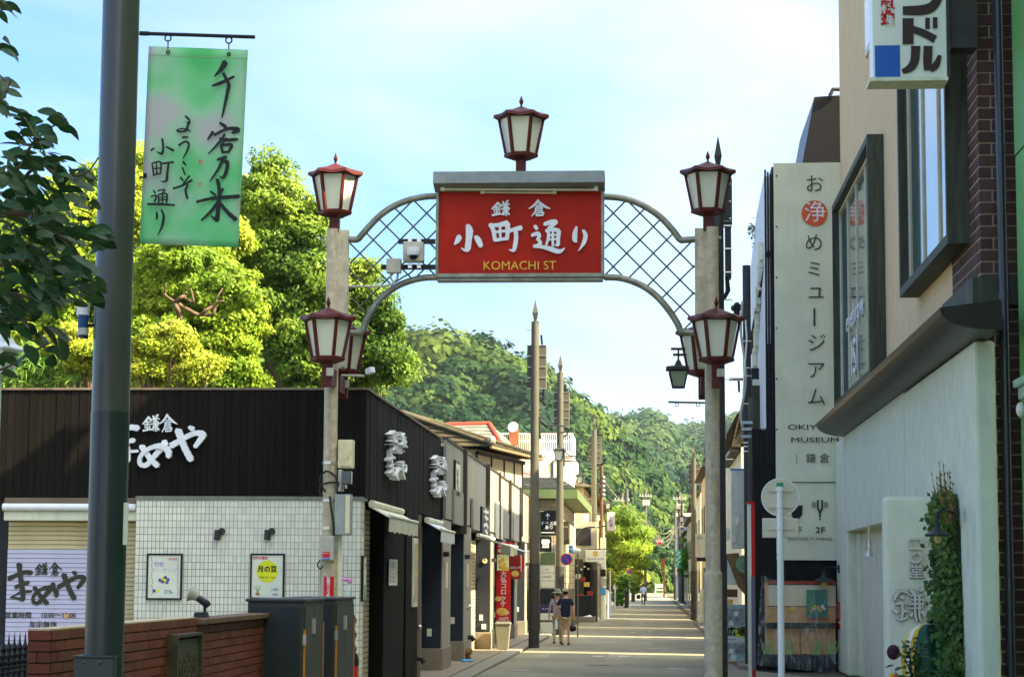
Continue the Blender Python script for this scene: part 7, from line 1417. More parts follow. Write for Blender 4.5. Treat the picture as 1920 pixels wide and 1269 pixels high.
house_r(2.6, 122, 137, 6.2, m_greybox, 'grey house on the right past the far spiked pole'); house_r(2.8, 139.5, 165, 6, m_cream, 'long cream house on the right near the green banner'); house_r(3.0, 168, 205, 5.8, m_greybox, 'long grey house farthest up the right side')
t = thing('box_sign', 'pale hanging box sign with small characters left of the right arch post', 'sign', W(1311, 1020, 92)); a, b = W(1304, 1000, 92), W(1330, 1044, 92); B('box_body', a.x, b.x, 92, 92.3, b.z, a.z, m_offwhite, t); tpx('lettering', 'クロ', 1311, 1008, 5.5, 91.98, m_ink, t, ext=.002); B('bottom_edge', a.x+.05, b.x, 92.02, 92.3, b.z-.18, b.z-.01, m_black, t)
t = thing('blue_building', 'dark blue flat roofed building closing the view on the right of the street', 'building', (W(1310, 1050, 240).x, 240, 0)); a, b = W(1269, 968, 240), W(1352, 968, 240); B('wall', a.x, b.x+4, 240, 250, 0, a.z, mat('wall_blue', (.05, .08, .15), .6, .1, 2), t); B('roof_edge', a.x-.3, b.x+4, 239.6, 250, a.z, a.z+.4, m_greybox, t); p, q = W(1303, 975, 239.9), W(1318, 987, 239.9); B('window', p.x, q.x, 239.9, 239.98, q.z, p.z, m_offwhite, t); B('canopy', a.x+3.6, b.x, 236, 239.9, W(0, 1000, 240).z-.6, W(0, 1000, 240).z, m_white, t)
for k in range(3):
    c = W(1306+k*5, 1080+(k % 2)*12, 96+k*2); t = thing('pavement_statue', ('pale ornamental stone figure beside the right pavement', 'second pale ornamental stone figure by the right pavement', 'third pale ornamental stone figure by the right pavement')[k], 'statue', (c.x+.25, c.y, 0)); MB().lathe([(.2, 0), (.2, .3), (.12, .4), (.17, .8), (.10, 1.1), (.14, 1.3), (.05, 1.5)], (c.x+.25, c.y, .05), 10).obj('figure', m_offwhite, t, R(50))
for k in range(3):
    c = WZ(1309+k*5, 1140); t = thing('blue_pot', ('blue and white patterned pot beside the right kerb', 'middle blue and white pot beside the right kerb', 'rightmost blue and white pot beside the right kerb')[k], 'pot', (c.x+.3, c.y, 0)); MB().lathe([(.16, 0), (.22, .2), (.2, .42)], (c.x+.3, c.y, .06), 12).obj('pot_body', m_paper, t, R(50)); MB().lathe([(.225, .1), (.23, .22)], (c.x+.3, c.y, .06), 12).obj('blue_band', m_blue, t)
# ------------------------------------------------------------ vegetation
def rnd_unit(n):
    v = rng.normal(size=(n, 3)); return v/np.linalg.norm(v, axis=1)[:, None]
def leaf_quads(P, Nrm, L, Wd, droop=.0, jit=.8):
    """rhombic leaves at P facing roughly Nrm; returns (n,4,3)"""
    n = len(P); nn = Nrm+rng.normal(size=(n, 3))*jit; nn /= np.linalg.norm(nn, axis=1)[:, None]
    d = rnd_unit(n); d[:, 2] -= droop; d -= nn*np.sum(d*nn, axis=1)[:, None]; d /= np.linalg.norm(d, axis=1)[:, None]+1e-9
    s = np.cross(nn, d); L = (np.ones(n)*L*rng.uniform(.7, 1.3, n))[:, None]; Wd = (np.ones(n)*Wd*rng.uniform(.7, 1.3, n))[:, None]
    m = P+d*L*.45
    return np.stack([P, m+s*Wd*.5, P+d*L-nn*L*.12, m-s*Wd*.5], axis=1)
def crown_pts(blobs, nclump, nleaf, cr_):
    """blobs: (centre, radius xyz). clumps spread over the blob shells, leaves over the outer part of each clump"""
    Ps, Ns = [], []; tot = sum(b[1][0]*b[1][2] for b in blobs)
    for c, r in blobs:
        c = np.array(c); r = np.array(r); k = max(3, int(nclump*r[0]*r[2]/tot))
        u = rnd_unit(k); rad = np.where(rng.random(k) < .12, rng.uniform(1.15, 1.4, k), rng.uniform(.35, 1.12, k))[:, None]; cc = c+u*r*rad
        for j in range(k):
            v = rnd_unit(nleaf); q = v*rng.uniform(.45, 1.05, nleaf)[:, None]**.6; s = cr_*rng.uniform(.45, 1.35)
            Ps.append(cc[j]+q*np.array([1, 1, .62])*s); nv = v*.5+u[j]*.7+np.array(to_sun)*.8; Ns.append(nv)
    return np.concatenate(Ps), np.concatenate(Ns)
def px_blob(px, py, r, Y, dy=0, squash=.9):
    c = W(px, py, Y+dy); rm = M(r, Y); return ((c.x, c.y, c.z), (rm, rm, rm*squash))
m_bark = mat('bark', (.10, .075, .045), .9, .3, 6, .5, 20); m_barkl = mat('bark_light', (.14, .10, .06), .9, .3, 6, .5, 20)
def tree(name, label, blobs, base, nclump, nleaf, cr_, L, Wd, lm, group=None, limbs=True, cat='tree', bark=None, trunk_r=.22):
    t = thing(name, label, cat, base, group); P, Nn = crown_pts(blobs, nclump, nleaf, cr_); q = leaf_quads(P, Nn, L, Wd, .3)
    o = link('crown', quadmesh('crown', q, lm), t)
    if limbs:
        b = Vector(base); cs = [Vector(x[0]) for x in blobs]; mid = sum(cs, Vector())/len(cs); mid.z = b.z+(mid.z-b.z)*.45
        MB().tube([b, b.lerp(mid, .5)+Vector((.1, 0, 0)), mid], [trunk_r, trunk_r*.8, trunk_r*.6], 10).obj('trunk', bark or m_bark, t, R(60))
        mxr = max(x[1][0] for x in blobs)
        for c in [Vector(x[0]) for x in blobs if x[1][0] > .62*mxr]:
            k = mid.lerp(c, .5)+Vector((rr.uniform(-.4, .4), rr.uniform(-.3, .3), -.3)); MB().tube([mid, k, c], [trunk_r*.5, trunk_r*.3, .03], 7).obj('branch', bark or m_bark, t, R(60))
            for _ in range(3):
                e_ = c+Vector((rr.uniform(-1, 1), rr.uniform(-1, 1), rr.uniform(-.3, 1)))*.4; MB().tube([k, k.lerp(e_, .5)+Vector((0, 0, -.15)), e_], [trunk_r*.2, .03, .012], 5).obj('branch', bark or m_bark, t, R(60))
    return t
lm_bright = leafmat('leaf_bright', (.11, .19, .015), (.22, .30, .022), (.34, .38, .035), .42, nscale=.5); lm_mid = leafmat('leaf_mid', (.045, .09, .012), (.11, .18, .02), (.23, .29, .03), .38, nscale=.45)
lm_yel = leafmat('leaf_yellow', (.22, .28, .02), (.30, .34, .03), (.42, .38, .06), .4, nscale=.9); lm_dark = leafmat('leaf_dark', (.010, .030, .009), (.017, .046, .013), (.034, .075, .018), .2, rough=.4, nscale=3)
Y = 62
tree('broadleaf_tree', 'tall bright green tree behind the left arch post', [px_blob(*a) for a in ((510, 355, 52, Y), (450, 400, 55, Y, 2), (545, 420, 62, Y), (600, 500, 58, Y), (500, 500, 70, Y, 1), (640, 545, 48, Y), (570, 580, 75, Y), (690, 565, 36, Y), (660, 640, 55, Y), (480, 600, 70, Y, 2), (590, 680, 75, Y), (700, 660, 38, Y, 1), (735, 600, 12, Y), (590, 400, 22, Y), (722, 655, 34, Y), (745, 695, 30, Y), (655, 590, 50, Y, 1), (700, 610, 40, Y, 2), (690, 690, 50, Y, 2), (500, 310, 20, Y), (680, 505, 20, Y))], (W(570, 800, Y).x, Y, 0), 560, 260, .48, .15, .08, lm_mid, trunk_r=.3)
Y = 50
tree('round_tree', 'rounded yellow green tree with bare gnarled branches showing in its crown', [px_blob(*a) for a in ((340, 500, 62, Y), (410, 545, 62, Y), (300, 560, 60, Y, .5), (440, 625, 52, Y), (370, 620, 72, Y, .3), (290, 660, 60, Y, .3), (400, 690, 70, Y, .2), (465, 690, 30, Y), (310, 480, 30, Y), (470, 590, 22, Y))], (W(380, 800, Y).x, Y, 0), 480, 300, .34, .115, .06, lm_bright)
Y = 60
tree('broadleaf_tree', 'bright tree whose top shows between the post and the hanging banner', [px_blob(*a) for a in ((262, 330, 52, Y), (220, 390, 60, Y), (290, 420, 60, Y), (360, 450, 50, Y), (430, 450, 42, Y))], (W(290, 800, Y).x, Y, 0), 260, 260, .42, .14, .075, lm_bright)
Y = 56
tree('broadleaf_tree', 'bright tree behind the dark leaves at the left edge', [px_blob(*a) for a in ((120, 400, 62, Y), (180, 350, 45, Y), (60, 440, 70, Y), (150, 480, 70, Y), (30, 540, 70, Y), (110, 590, 75, Y), (190, 560, 55, Y), (40, 650, 60, Y), (190, 440, 45, Y))], (W(100, 800, Y).x, Y, 0), 400, 250, .42, .14, .075, lm_bright)
Y = 46
tree('shrub', 'yellow leaved shrub just above the black fascia left of the post', [px_blob(*a) for a in ((120, 665, 36, Y), (165, 650, 45, Y), (220, 680, 40, Y))], (W(165, 800, Y).x, Y, 0), 110, 190, .24, .09, .05, lm_yel, trunk_r=.07, cat='shrub'); tree('shrub', 'yellow leaved shrub just above the black fascia right of the post', [px_blob(*a) for a in ((290, 650, 34, Y), (330, 640, 34, Y), (300, 695, 34, Y), (375, 690, 30, Y))], (W(310, 800, Y).x, Y, 0), 110, 190, .24, .09, .05, lm_yel, trunk_r=.07, cat='shrub')
lm_pine = leafmat('needle_green', (.10, .20, .03), (.16, .28, .04), (.24, .34, .05), .2, nscale=.8)
tree('pine_shrub', 'fine needled green pine shrub behind the white lantern', [px_blob(*a) for a in ((70, 690, 40, Y), (110, 700, 30, Y), (35, 700, 40, Y))], (W(70, 800, Y).x, Y, 0), 50, 240, .3, .22, .018, lm_pine, trunk_r=.07, cat='shrub')
tree('broadleaf_tree', 'deep green tree filling the gaps behind the round tree', [px_blob(*a) for a in ((260, 560, 80, 78), (340, 520, 70, 78), (430, 520, 80, 78), (520, 560, 85, 78), (600, 620, 85, 78), (300, 680, 90, 78), (420, 670, 90, 78), (530, 690, 80, 78), (180, 640, 80, 78), (90, 620, 80, 78), (60, 530, 60, 78), (150, 450, 60, 78), (30, 690, 70, 78))], (W(400, 800, 78).x, 78, 0), 330, 170, .8, .26, .16, lm_mid)
# gnarled branches in front of the round tree
t = thing('gnarled_branches', 'bare twisted branches in the middle of the round tree crown', 'branches', W(360, 580, 48)); GYb = 48.4
def g_(x, y): return W(x/3+0, 423+y/3, GYb)
for pts, r_ in (([(1010, 520), (1000, 470), (985, 430), (1030, 400), (1050, 375)], .07), ([(985, 430), (940, 400), (925, 375), (940, 325)], .04), ([(1000, 440), (1060, 475), (1120, 500), (1170, 470), (1230, 430)], .06), ([(1130, 495), (1200, 500), (1215, 440), (1260, 425)], .05), ([(1160, 470), (1220, 410), (1250, 350)], .03), ([(1030, 400), (1090, 430), (1070, 350)], .035), ([(1000, 470), (1020, 520), (1010, 560)], .045)):
    P3 = smooth_path([(*p,) for p in pts], 4); MB().tube([g_(*p)+Vector((0, .06*math.sin(i), .0)) for i, p in enumerate(P3)], [r_*(1-.6*i/len(P3)) for i in range(len(P3))], 7).obj('branch', m_barkl, t, R(60))
# foreground tree with large dark leaves
def leaf_mesh(name, m):
    mb = MB(); n = 6; prof = [0.02, .20, .27, .26, .18, .02]; vs = []
    for i in range(n):
        u = i/(n-1); z = -.18*u*u; w_ = prof[i]; vs += [(-w_, u, z+w_*.22), (0, u, z), (w_, u, z+w_*.22)]
    fs = []
    for i in range(n-1):
        for j in range(2): a = i*3+j; fs.append((a, a+1, a+4, a+3))
    mb.add(vs, fs); return mb.mesh(name, m, R(70))
lf = [leaf_mesh('leaf', lm_dark)]
t = thing('foreground_tree', 'branches of large dark glossy leaves reaching in from the left edge', 'tree', (-4.2, 11.2, 0)); FYt = 11.2
regs = [(8, 15, 12, 18, 8), (10, 90, 14, 12, 5), (8, 175, 14, 45, 10), (95, 232, 34, 22, 13), (35, 225, 40, 35, 13), (40, 300, 55, 55, 62), (90, 320, 34, 36, 34), (150, 325, 34, 40, 16), (25, 390, 50, 50, 55), (120, 400, 60, 45, 50), (55, 460, 75, 50, 120), (150, 470, 42, 55, 46), (45, 540, 65, 45, 90), (130, 540, 55, 40, 50), (20, 600, 40, 26, 24), (95, 645, 42, 34, 18), (28, 585, 30, 14, 10), (8, 680, 12, 30, 5)]
n = 0; restq = []
for (px, py, rx, ry, k) in regs:
    k = int(k*.8) if py > 240 else k
    if px == 95 and py == 645: k = 11
    for _ in range(k):
        a_ = rr.uniform(0, 2*math.pi); q = math.sqrt(rr.random()); Yq = FYt+rr.uniform(-.9, .9); c = W(px+rx*q*math.cos(a_)-8, py+ry*q*math.sin(a_)-5, Yq)
        s_ = rr.uniform(.095, .15); rz__ = rr.uniform(-2.6, -.4) if rr.random() < .8 else rr.uniform(0, 6.28); rx__ = rr.uniform(-.9, .25); ry__ = rr.uniform(-1.0, 1.0)
        if n < 300 and rr.random() < .75: piece('leaf', lf[0], t, c, (s_, s_, s_), rz__, rx__, ry__); n += 1
        else:
            mtx = Matrix.Translation(c) @ Euler((rx__, ry__, rz__)).to_matrix().to_4x4() @ Matrix.Scale(s_, 4); restq.append(mtx)
vs0 = [v.co.copy() for v in lf[0].vertices]; fs0 = [tuple(p.vertices) for p in lf[0].polygons]; mb = MB()
for mtx in restq: mb.add([mtx @ v for v in vs0], fs0)
me = bpy.data.meshes.new('leaf'); me.from_pydata(mb.v, [], mb.f); me.materials.append(lm_dark); me.shade_smooth(); o = link('leaf', me, t); o['kind'] = 'stuff'
for pts, r_ in (([(-60, 420), (20, 400), (80, 415), (140, 470), (175, 530)], .025), ([(-40, 330), (30, 320), (60, 270), (95, 240), (110, 232)], .012), ([(10, 380), (70, 310), (110, 330), (160, 325), (185, 295)], .012), ([(-30, 500), (40, 490), (100, 470), (160, 440)], .018), ([(-40, 700), (10, 690), (60, 660), (100, 640), (125, 625)], .008), ([(-40, 560), (20, 550), (70, 560), (120, 540)], .014), ([(-60, 200), (0, 190), (20, 150)], .01)):
    P3 = smooth_path([(*p,) for p in pts], 4); MB().tube([W(p[0], p[1], FYt) for p in P3], [max(.004, r_*(1-.75*i/len(P3))) for i in range(len(P3))], 7).obj('branch', m_bark, t, R(60))
MB().tube([(-5.2, 11.2, 0), (-5.1, 11.2, 2.5), (-4.6, 11.2, 4.0)], [.14, .11, .06], 12).obj('trunk', m_bark, t, R(60))
# ivy column on the white wall
t = thing('ivy', 'tall column of ivy with dry spiky tips climbing the white wall', 'ivy', (4.0, 29.4, 0)); n = 9000
lm_ivy = leafmat('leaf_ivy', (.03, .07, .015), (.06, .12, .025), (.13, .19, .04), .25, rough=.35, nscale=2)
z = rng.uniform(0, 1, n)**.9*3.1; prf = np.interp(z, [0, 1.0, 1.8, 2.4, 2.9, 3.15], [.62, .60, .52, .42, .38, .22]); yy = 28.95+(rng.uniform(-1, 1, n))*prf*1.2; xx = 4.02-np.abs(rng.normal(0, .11, n))*(1-((yy-28.95)/(prf*2+.01))**2*.6)
P = np.stack([xx, yy, z], 1); Nn = np.tile(np.array([-.7, -.7, .2]), (n, 1)); link('foliage', quadmesh('foliage', leaf_quads(P, Nn, .085, .075, .4, .45), lm_ivy), t)
B('stem_shade_mass', 4.0, 4.05, 28.4, 29.6, 0, 2.7, mat('shade_and_stem_dark', (.02, .03, .012), .9), t)  # dark slab behind the leaves, shade among the stems put into its colour
mb = MB(); m_dry = leafmat('leaf_dry', (.12, .12, .03), (.2, .15, .04), (.3, .2, .07), .3, nscale=4)
for k in range(70):
    b0 = Vector((3.95-rr.uniform(0, .1), 28.9+rr.uniform(-.7, .7), 2.7)); h_ = rr.uniform(.15, .95)*(1-abs(b0.y-28.9)*.6); e_ = b0+Vector((rr.uniform(-.1, .08), rr.uniform(-.05, .05), h_)); mb.tube([b0, b0.lerp(e_, .5)+Vector((.02, 0, 0)), e_], [.006, .005, .002], 4)
    for j in range(9): c = b0.lerp(e_, j/9); mb.add([c, c+Vector((rr.uniform(-.03, .03), -.01, .03)), c+Vector((rr.uniform(-.02, .02), 0, .055))], [(0, 1, 2)])
mb.obj('dry_shoot', m_dry, t)
# glazed pot and rose bush
gy = 29.3; c = W(1737, 1215, gy); t = thing('glazed_pot', 'large rough glazed green urn with a yellow and white streak on its left', 'pot', (c.x, gy, 0))
prof = [(.20, 0), (.30, .3), (.315, .7), (.33, .95), (.30, 1.15), (.22, 1.30), (.10, 1.375), (.01, 1.385)]
def sector(a0, a1, nm, mm, dr=0):
    mb = MB(); k = 14; vs = []
    for r_, z_ in prof:
        for j in range(k+1): a_ = a0+(a1-a0)*j/k; q = r_+dr+.012*math.sin(a_*7+z_*6); vs.append((c.x+q*math.cos(a_), gy+q*math.sin(a_), z_))
    mb.add(vs, [(i*(k+1)+j, i*(k+1)+j+1, (i+1)*(k+1)+j+1, (i+1)*(k+1)+j) for i in range(len(prof)-1) for j in range(k)]); mb.obj(nm, mm, t, R(80))
m_glz = mat('green_glaze', (.006, .085, .045), .4, .4, 5, .8, 14, coat=.1); sector(R(-124), R(150), 'green_body', m_glz); sector(R(-139), R(-124.5), 'yellow_streak', mat('yellow_glaze', (.65, .38, .02), .3, .2, 8, .5), .004); sector(R(-155), R(-139.5), 'white_streak', m_paper); sector(R(-210), R(-155.5), 'yellow_edge', MATS['yellow_glaze'])
t = thing('telescopic_rod', 'short black and white rod lying across the top of the green urn', 'rod', W(1752, 1163, gy-.3)); MB().tube([W(1738, 1164, gy-.1), W(1752, 1164, gy-.1)], .028, 8).obj('grip', m_black, t); MB().tube([W(1752, 1164, gy-.1), W(1771, 1163, gy-.1)], .011, 8).obj('rod', m_white, t); MB().tube([W(1771, 1163, gy-.1), W(1787, 1163, gy-.1)], .025, 8).obj('grip', m_black, t)
t = thing('rose_bush', 'rose bush with dark red flower and mixed leaves in front of the green urn', 'plant', W(1705, 1269, 28)*Vector((1, 1, 0)) if False else Vector((W(1705, 1269, 28).x, 28, 0))); lm_rose = leafmat('leaf_rose', (.02, .07, .02), (.05, .10, .03), (.13, .05, .03), .2, nscale=5)
lfr = leaf_mesh('leaf', lm_rose)
for k in range(150):
    q = rr.random(); px = 1712+rr.gauss(0, 20)*(1-.25*q); py = 1205+q*75+rr.gauss(0, 5); c2 = W(px, py, 28+rr.uniform(-.25, .25)); s_ = rr.uniform(.07, .13); piece('leaf', lfr, t, c2, (s_, s_, s_), rr.uniform(0, 6.28), rr.uniform(-.8, .6), rr.uniform(-.8, .8))
for k in range(8): MB().tube([W(1712+rr.uniform(-6, 6), 1275, 28), W(1705+rr.uniform(-25, 30), 1235, 28), W(1700+rr.uniform(-28, 35), 1200, 28)], [.012, .008, .004], 5).obj('stem', MATS['shade_and_stem_dark'], t)
MB().ball(W(1675, 1222, 27.9), .085, 12, 8, (1, 1, 1.15)).obj('rose_flower', mat('rose_dark', (.05, .008, .025), .6, .3, 20, .5), t, R(40)); MB().ball(W(1672, 1266, 27.9), .035, 8, 6).obj('berry', MATS['marigold'], t); MB().ball(W(1679, 1268, 27.9), .035, 8, 6).obj('berry', mat('berry_red', (.6, .1, .02), .3), t)
MB().lathe([(.12, 0), (.16, .3), (.13, .5)], (W(1688, 1269, 28.6).x, 28.6, .1), 14).obj('white_pot', m_paper, t, R(50))
# small plant on the museum wall
t = thing('wall_plant', 'small leafy sprig growing out of the white wall high above the street', 'plant', W(1413, 430, 52)); P = np.array([list(W(1411+rng.normal(0, 5), 432+rng.normal(0, 9), 52)) for _ in range(80)]); link('foliage', quadmesh('foliage', leaf_quads(P, np.tile([0, -1, .3], (80, 1)), .10, .03, 0, .6), lm_ivy), t)
# pine by the street
Y = 150
tree('pine_tree', 'leaning cloud pruned pine tree at the left side of the far street', [px_blob(*a, squash=.45) for a in ((1175, 968, 26, Y), (1165, 990, 30, Y), (1190, 1000, 20, Y), (1150, 1010, 20, Y), (1180, 1025, 30, Y), (1200, 1030, 16, Y), (1165, 1050, 26, Y), (1195, 1052, 16, Y), (1175, 1080, 20, Y))], (W(1142, 1100, Y).x, Y, 0), 190, 190, .55, .42, .05, leafmat('needle_pine', (.10, .17, .02), (.20, .30, .03), (.33, .38, .05), .3, nscale=.4), limbs=False)
pt_ = [o for o in COL.objects if o.name.startswith('pine_tree')][0]; MB().tube([W(1140, 1105, Y), W(1152, 1060, Y), W(1163, 1025, Y), W(1175, 985, Y)], [.3, .25, .2, .1], 8).obj('trunk', m_bark, pt_, R(60))
lm_hedge = leafmat('leaf_hedge', (.05, .12, .015), (.10, .2, .02), (.2, .3, .03), .3, nscale=.5)
for (px, py, r_, Y, lb, lmm) in ((1168, 1085, 12, 140, 'clipped bright green hedge below the pine tree', lm_hedge), (1142, 1075, 10, 118, 'yellow flowering shrub beside the white post', lm_yel), (1160, 1110, 12, 160, 'low green shrub at the foot of the hedge', lm_hedge), (1190, 1095, 8, 175, 'small green tree behind the round sign', lm_hedge), (1202, 1075, 12, 230, 'yellow green bush far up the left side', lm_yel), (1293, 1020, 20, 175, 'bright green shrub behind the far right pole', lm_hedge), (1290, 1050, 16, 160, 'lower green shrub on the right behind the far poles', lm_hedge)):
    c = W(px, py, Y); tree('shrub', lb, [px_blob(px, py, r_, Y), px_blob(px, py+r_, r_, Y)], (c.x, Y, 0), 60, 110, M(5, Y), M(2.6, Y), M(1.7, Y), lmm, limbs=False, cat='shrub')
# trees closing the street
k = 0
lm_end = leafmat('leaf_end', (.02, .05, .012), (.04, .09, .018), (.09, .15, .03), .2, nscale=.2)
for (px, py, r_, Y, lb) in ((1215, 1020, 26, 330, 'dark tree closing the street, left of the red triangle'), (1250, 1050, 28, 320, 'dark tree closing the middle of the street'), (1232, 1075, 22, 315, 'dark low tree behind the white rail at the street end'), (1205, 1065, 22, 318, 'dark tree at the end of the street behind the walker in blue'), (1275, 1075, 18, 318, 'dark tree at the end of the street behind the orange post'), (1262, 1005, 22, 350, 'mid green tree above the street end'), (1290, 1000, 24, 352, 'mid green tree behind the blue building')):
    c = W(px, py, Y); tree('street_end_tree', lb, [px_blob(px, py, r_, Y), px_blob(px+8, py+r_*.8, r_*.8, Y), px_blob(px-8, py+r_*.7, r_*.8, Y), px_blob(px, 1095, r_*.8, Y)], (c.x, Y, 0), 120, 110, M(7, Y), M(3.2, Y), M(2.0, Y), lm_end, limbs=False)
# ------------------------------------------------------------ hills
def ridgef(pts, D):
    xs = np.array([(p[0]-1220)/4000*D for p in pts]); zs = np.array([(1086-p[1])/4000*D+1.96 for p in pts]); return lambda x: np.interp(x, xs, zs, left=zs[0], right=zs[-1])
HILLS = [(460, 170, [(-900, 700), (300, 640), (560, 640), (640, 630), (700, 648), (738, 660), (762, 632), (800, 626), (850, 636), (900, 632), (950, 645), (990, 664), (1040, 712), (1075, 730), (1100, 760), (1130, 795), (1165, 830), (1200, 868), (1240, 925), (1270, 985), (1295, 1050), (1320, 1084), (2500, 1086)], 'wooded_hill', 5.6, 1800, 1.9),
         (760, 300, [(-900, 900), (900, 820), (1050, 800), (1100, 788), (1130, 788), (1200, 784), (1260, 800), (1300, 826), (1340, 812), (1400, 812), (1500, 850), (1700, 900), (2600, 1000)], 'wooded_hill', 7.0, 1100, 1.1),
         (1200, 300, [(-900, 1000), (1050, 840), (1120, 800), (1150, 775), (1180, 769), (1220, 774), (1270, 793), (1310, 803), (1350, 790), (1390, 788), (1450, 800), (1600, 830), (2600, 1000)], 'wooded_hill', 9.5, 650, .8)]
m_soil = mat('forest_floor', (.03, .05, .015), .95, .2, .05)
def sm(t): t = np.clip(t, 0, 1); return t*t*(3-2*t)
for hi, (D, dep, pts, nm, cr_, nc, dens) in enumerate(HILLS):
    rf = ridgef(pts, D)
    def hz_(x, y): 
        s = sm((y-(D-dep))/dep); xr = x*D/np.maximum(y, 1); b = np.clip((y-D)/dep, 0, 1); return (rf(xr)-cr_*.85)*(s**.85)*(1-sm(b)*.9)+1.6*np.sin(x*.11+y*.03)*s-1.5
    x0, x1 = (250-1220)/4000*D, (1480-1220)/4000*D
    if hi == 0: x0 = -D*.42
    xs = np.linspace(x0-60, x1+90, 90); ys = np.linspace(D-dep, D+dep, 50); X, Yg = np.meshgrid(xs, ys); Zg = hz_(X, Yg); V_ = np.stack([X, Yg, Zg], -1).reshape(-1, 3)
    me = bpy.data.meshes.new('hill'); nx = len(xs); me.from_pydata([tuple(v) for v in V_], [], [(j*nx+i, j*nx+i+1, (j+1)*nx+i+1, (j+1)*nx+i) for j in range(len(ys)-1) for i in range(nx-1)]); me.materials.append(m_soil); me.shade_smooth(); struct(link('hill', me))
    # crowns: seen side only
    cx_ = rng.uniform(x0, x1+20, nc); cy_ = D-dep*(1-rng.uniform(0, 1, nc)**.75*1.06); cz = hz_(cx_, cy_); keep = cz > -.5; cx_, cy_, cz = cx_[keep], cy_[keep], cz[keep]; n = len(cx_)
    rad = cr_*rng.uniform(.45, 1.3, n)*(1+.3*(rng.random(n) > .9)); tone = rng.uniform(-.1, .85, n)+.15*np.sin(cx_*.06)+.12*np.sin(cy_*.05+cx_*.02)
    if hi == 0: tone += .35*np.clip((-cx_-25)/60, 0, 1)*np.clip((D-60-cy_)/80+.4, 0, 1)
    k = int(230*dens); Q = []; T = []
    u = rnd_unit(n*k).reshape(n, k, 3); u[:, :, 2] = np.abs(u[:, :, 2])*1.1-.35; u[:, :, 1] = np.where(u[:, :, 1] > .25, -u[:, :, 1], u[:, :, 1]); bump = 1+.26*np.sin(u[:, :, 0]*7+cx_[:, None])*np.sin(u[:, :, 1]*6+cy_[:, None])+.20*np.sin(u[:, :, 2]*9+cz[:, None])*np.sin(u[:, :, 0]*5+cy_[:, None])
    r3 = rad[:, None, None]*bump[:, :, None]*rng.uniform(.82, 1.04, (n, k, 1)); P = np.stack([cx_, cy_, cz+rad*.2], 1)[:, None, :]+u*r3*np.array([1, 1, .85]); P = P.reshape(-1, 3); Nn = u.reshape(-1, 3)
    Lq = np.repeat(cr_*.5+rad*.5, k)*.19; q = leaf_quads(P, Nn*1.6+np.array([0, 0, .3]), 1.0, 1.0, .1, .32); ctr = P[:, None, :]; q = ctr+(q-ctr)*Lq[:, None, None]
    lmh = leafmat('leaf_hill_hazy', (.008, .026, .014), (.018, .044, .020), (.050, .080, .028), .15, nscale=.03, attr=True, rough=.7, rv=.12) if hi else leafmat('leaf_hill', (.005, .018, .007), (.014, .038, .009), (.065, .095, .012), .15, nscale=.03, attr=True, rough=.7, rv=.12)  # far leaves coloured bluer, distance haze put into the colour
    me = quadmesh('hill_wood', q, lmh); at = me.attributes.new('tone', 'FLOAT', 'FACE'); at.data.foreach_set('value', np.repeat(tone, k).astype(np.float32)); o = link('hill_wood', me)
    stuff(o, ('dense mixed wood of round crowns covering the near hill', 'dense wood covering the middle hill behind the street end', 'distant wood tinted bluish as haze along the farthest ridge')[hi], 'woodland')
    # opaque cores of the crowns
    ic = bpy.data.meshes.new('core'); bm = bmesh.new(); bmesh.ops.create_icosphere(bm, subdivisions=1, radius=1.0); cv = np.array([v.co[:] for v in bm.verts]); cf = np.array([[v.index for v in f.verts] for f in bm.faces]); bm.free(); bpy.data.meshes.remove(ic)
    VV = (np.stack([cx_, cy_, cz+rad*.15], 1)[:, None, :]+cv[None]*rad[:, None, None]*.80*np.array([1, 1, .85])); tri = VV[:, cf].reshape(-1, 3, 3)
    me = quadmesh('hill_wood_core', tri, mat('core_green', (.02, .04, .012), .95, .1, .1), per=3); o = link('hill_wood_core', me, None); stuff(o, ('inner leaves of the near hill wood', 'inner leaves of the middle hill wood', 'inner leaves of the farthest wood')[hi], 'woodland')
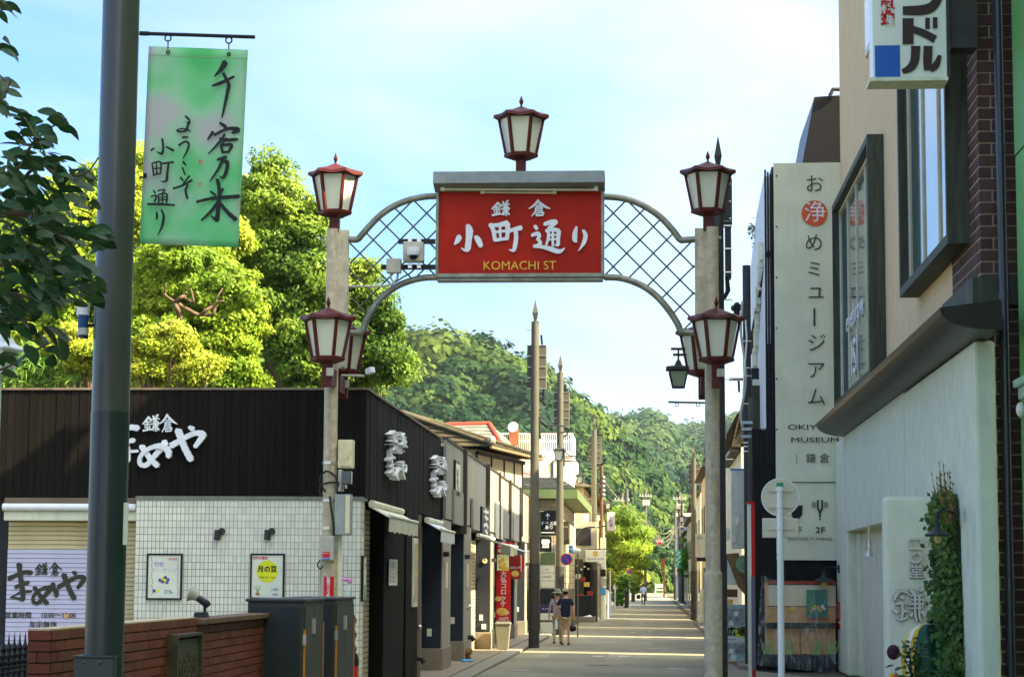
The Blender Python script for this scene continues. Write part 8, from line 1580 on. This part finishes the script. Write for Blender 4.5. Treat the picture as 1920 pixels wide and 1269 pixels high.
# ------------------------------------------------------------ haze
hb = bpy.data.materials.new('haze'); hb.use_nodes = True; hn = hb.node_tree; hn.nodes.clear(); ho = N(hn, 'ShaderNodeOutputMaterial'); hv = N(hn, 'ShaderNodeVolumePrincipled'); hv.inputs['Color'].default_value = (.75, .9, 1, 1); hv.inputs['Density'].default_value = .00007; hn.links.new(hv.outputs[0], ho.inputs['Volume'])
o = B('haze', -1500, 1500, -120, 1800, -1.5, 130, hb); o['kind'] = 'stuff'; o.display_type = 'WIRE'
# ------------------------------------------------------------ pieces of parts go one level deeper
def base(n): return n.split('.')[0]
def deeper(o, part):
    o.parent = part; o.matrix_parent_inverse = Matrix.Identity(4)
HOST = {'lettering': ('board', 'plate', 'panel', 'cloth', 'poster_sheet', 'sheet', 'face', 'box_body', 'upper_board', 'fascia'), 'handle': ('door',), 'curtain': ('window_frame',), 'pane': ('window_frame',), 'mullion': ('window_frame',),
        'junction_box': ('stem',), 'bracket': ('stem',), 'lamp_frame': ('lamp_glass',), 'hem_seam': ('cloth',), 'seal_mark': ('cloth',), 'eyelet': ('cloth',), 'printed_croquette': ('cloth',), 'printed_snack': ('cloth',), 'printed_blossom': ('cloth',),
        'printed_grape': ('poster_sheet',), 'printed_leaf': ('poster_sheet',), 'printed_moon': ('poster_sheet',), 'printed_pot': ('poster_sheet',), 'ear': ('body',), 'hair': ('body',), 'spokes': ('wheel',), 'bubble': ('board',), 'photo': ('board',), 'tube_socket': ('hood',), 'fluorescent_tube': ('hood',), 'dome_lens': ('camera_body',)}
tops = [o for o in COL.objects if o.parent is None and o.type == 'EMPTY']
for t in tops:
    kids = list(t.children); by = {}
    for k in kids: by.setdefault(base(k.name), []).append(k)
    for k in kids:
        for h in HOST.get(base(k.name), ()):
            c = [x for x in by.get(h, []) if x is not k and x.location.length < 1e-6]
            if not c: continue
            if base(k.name) in ('pane', 'mullion', 'curtain'):
                yk = sum((v.co.y for v in k.data.vertices))/len(k.data.vertices); c.sort(key=lambda x: abs(sum(v.co.y for v in x.data.vertices)/len(x.data.vertices)-yk))
            deeper(k, c[0]); break
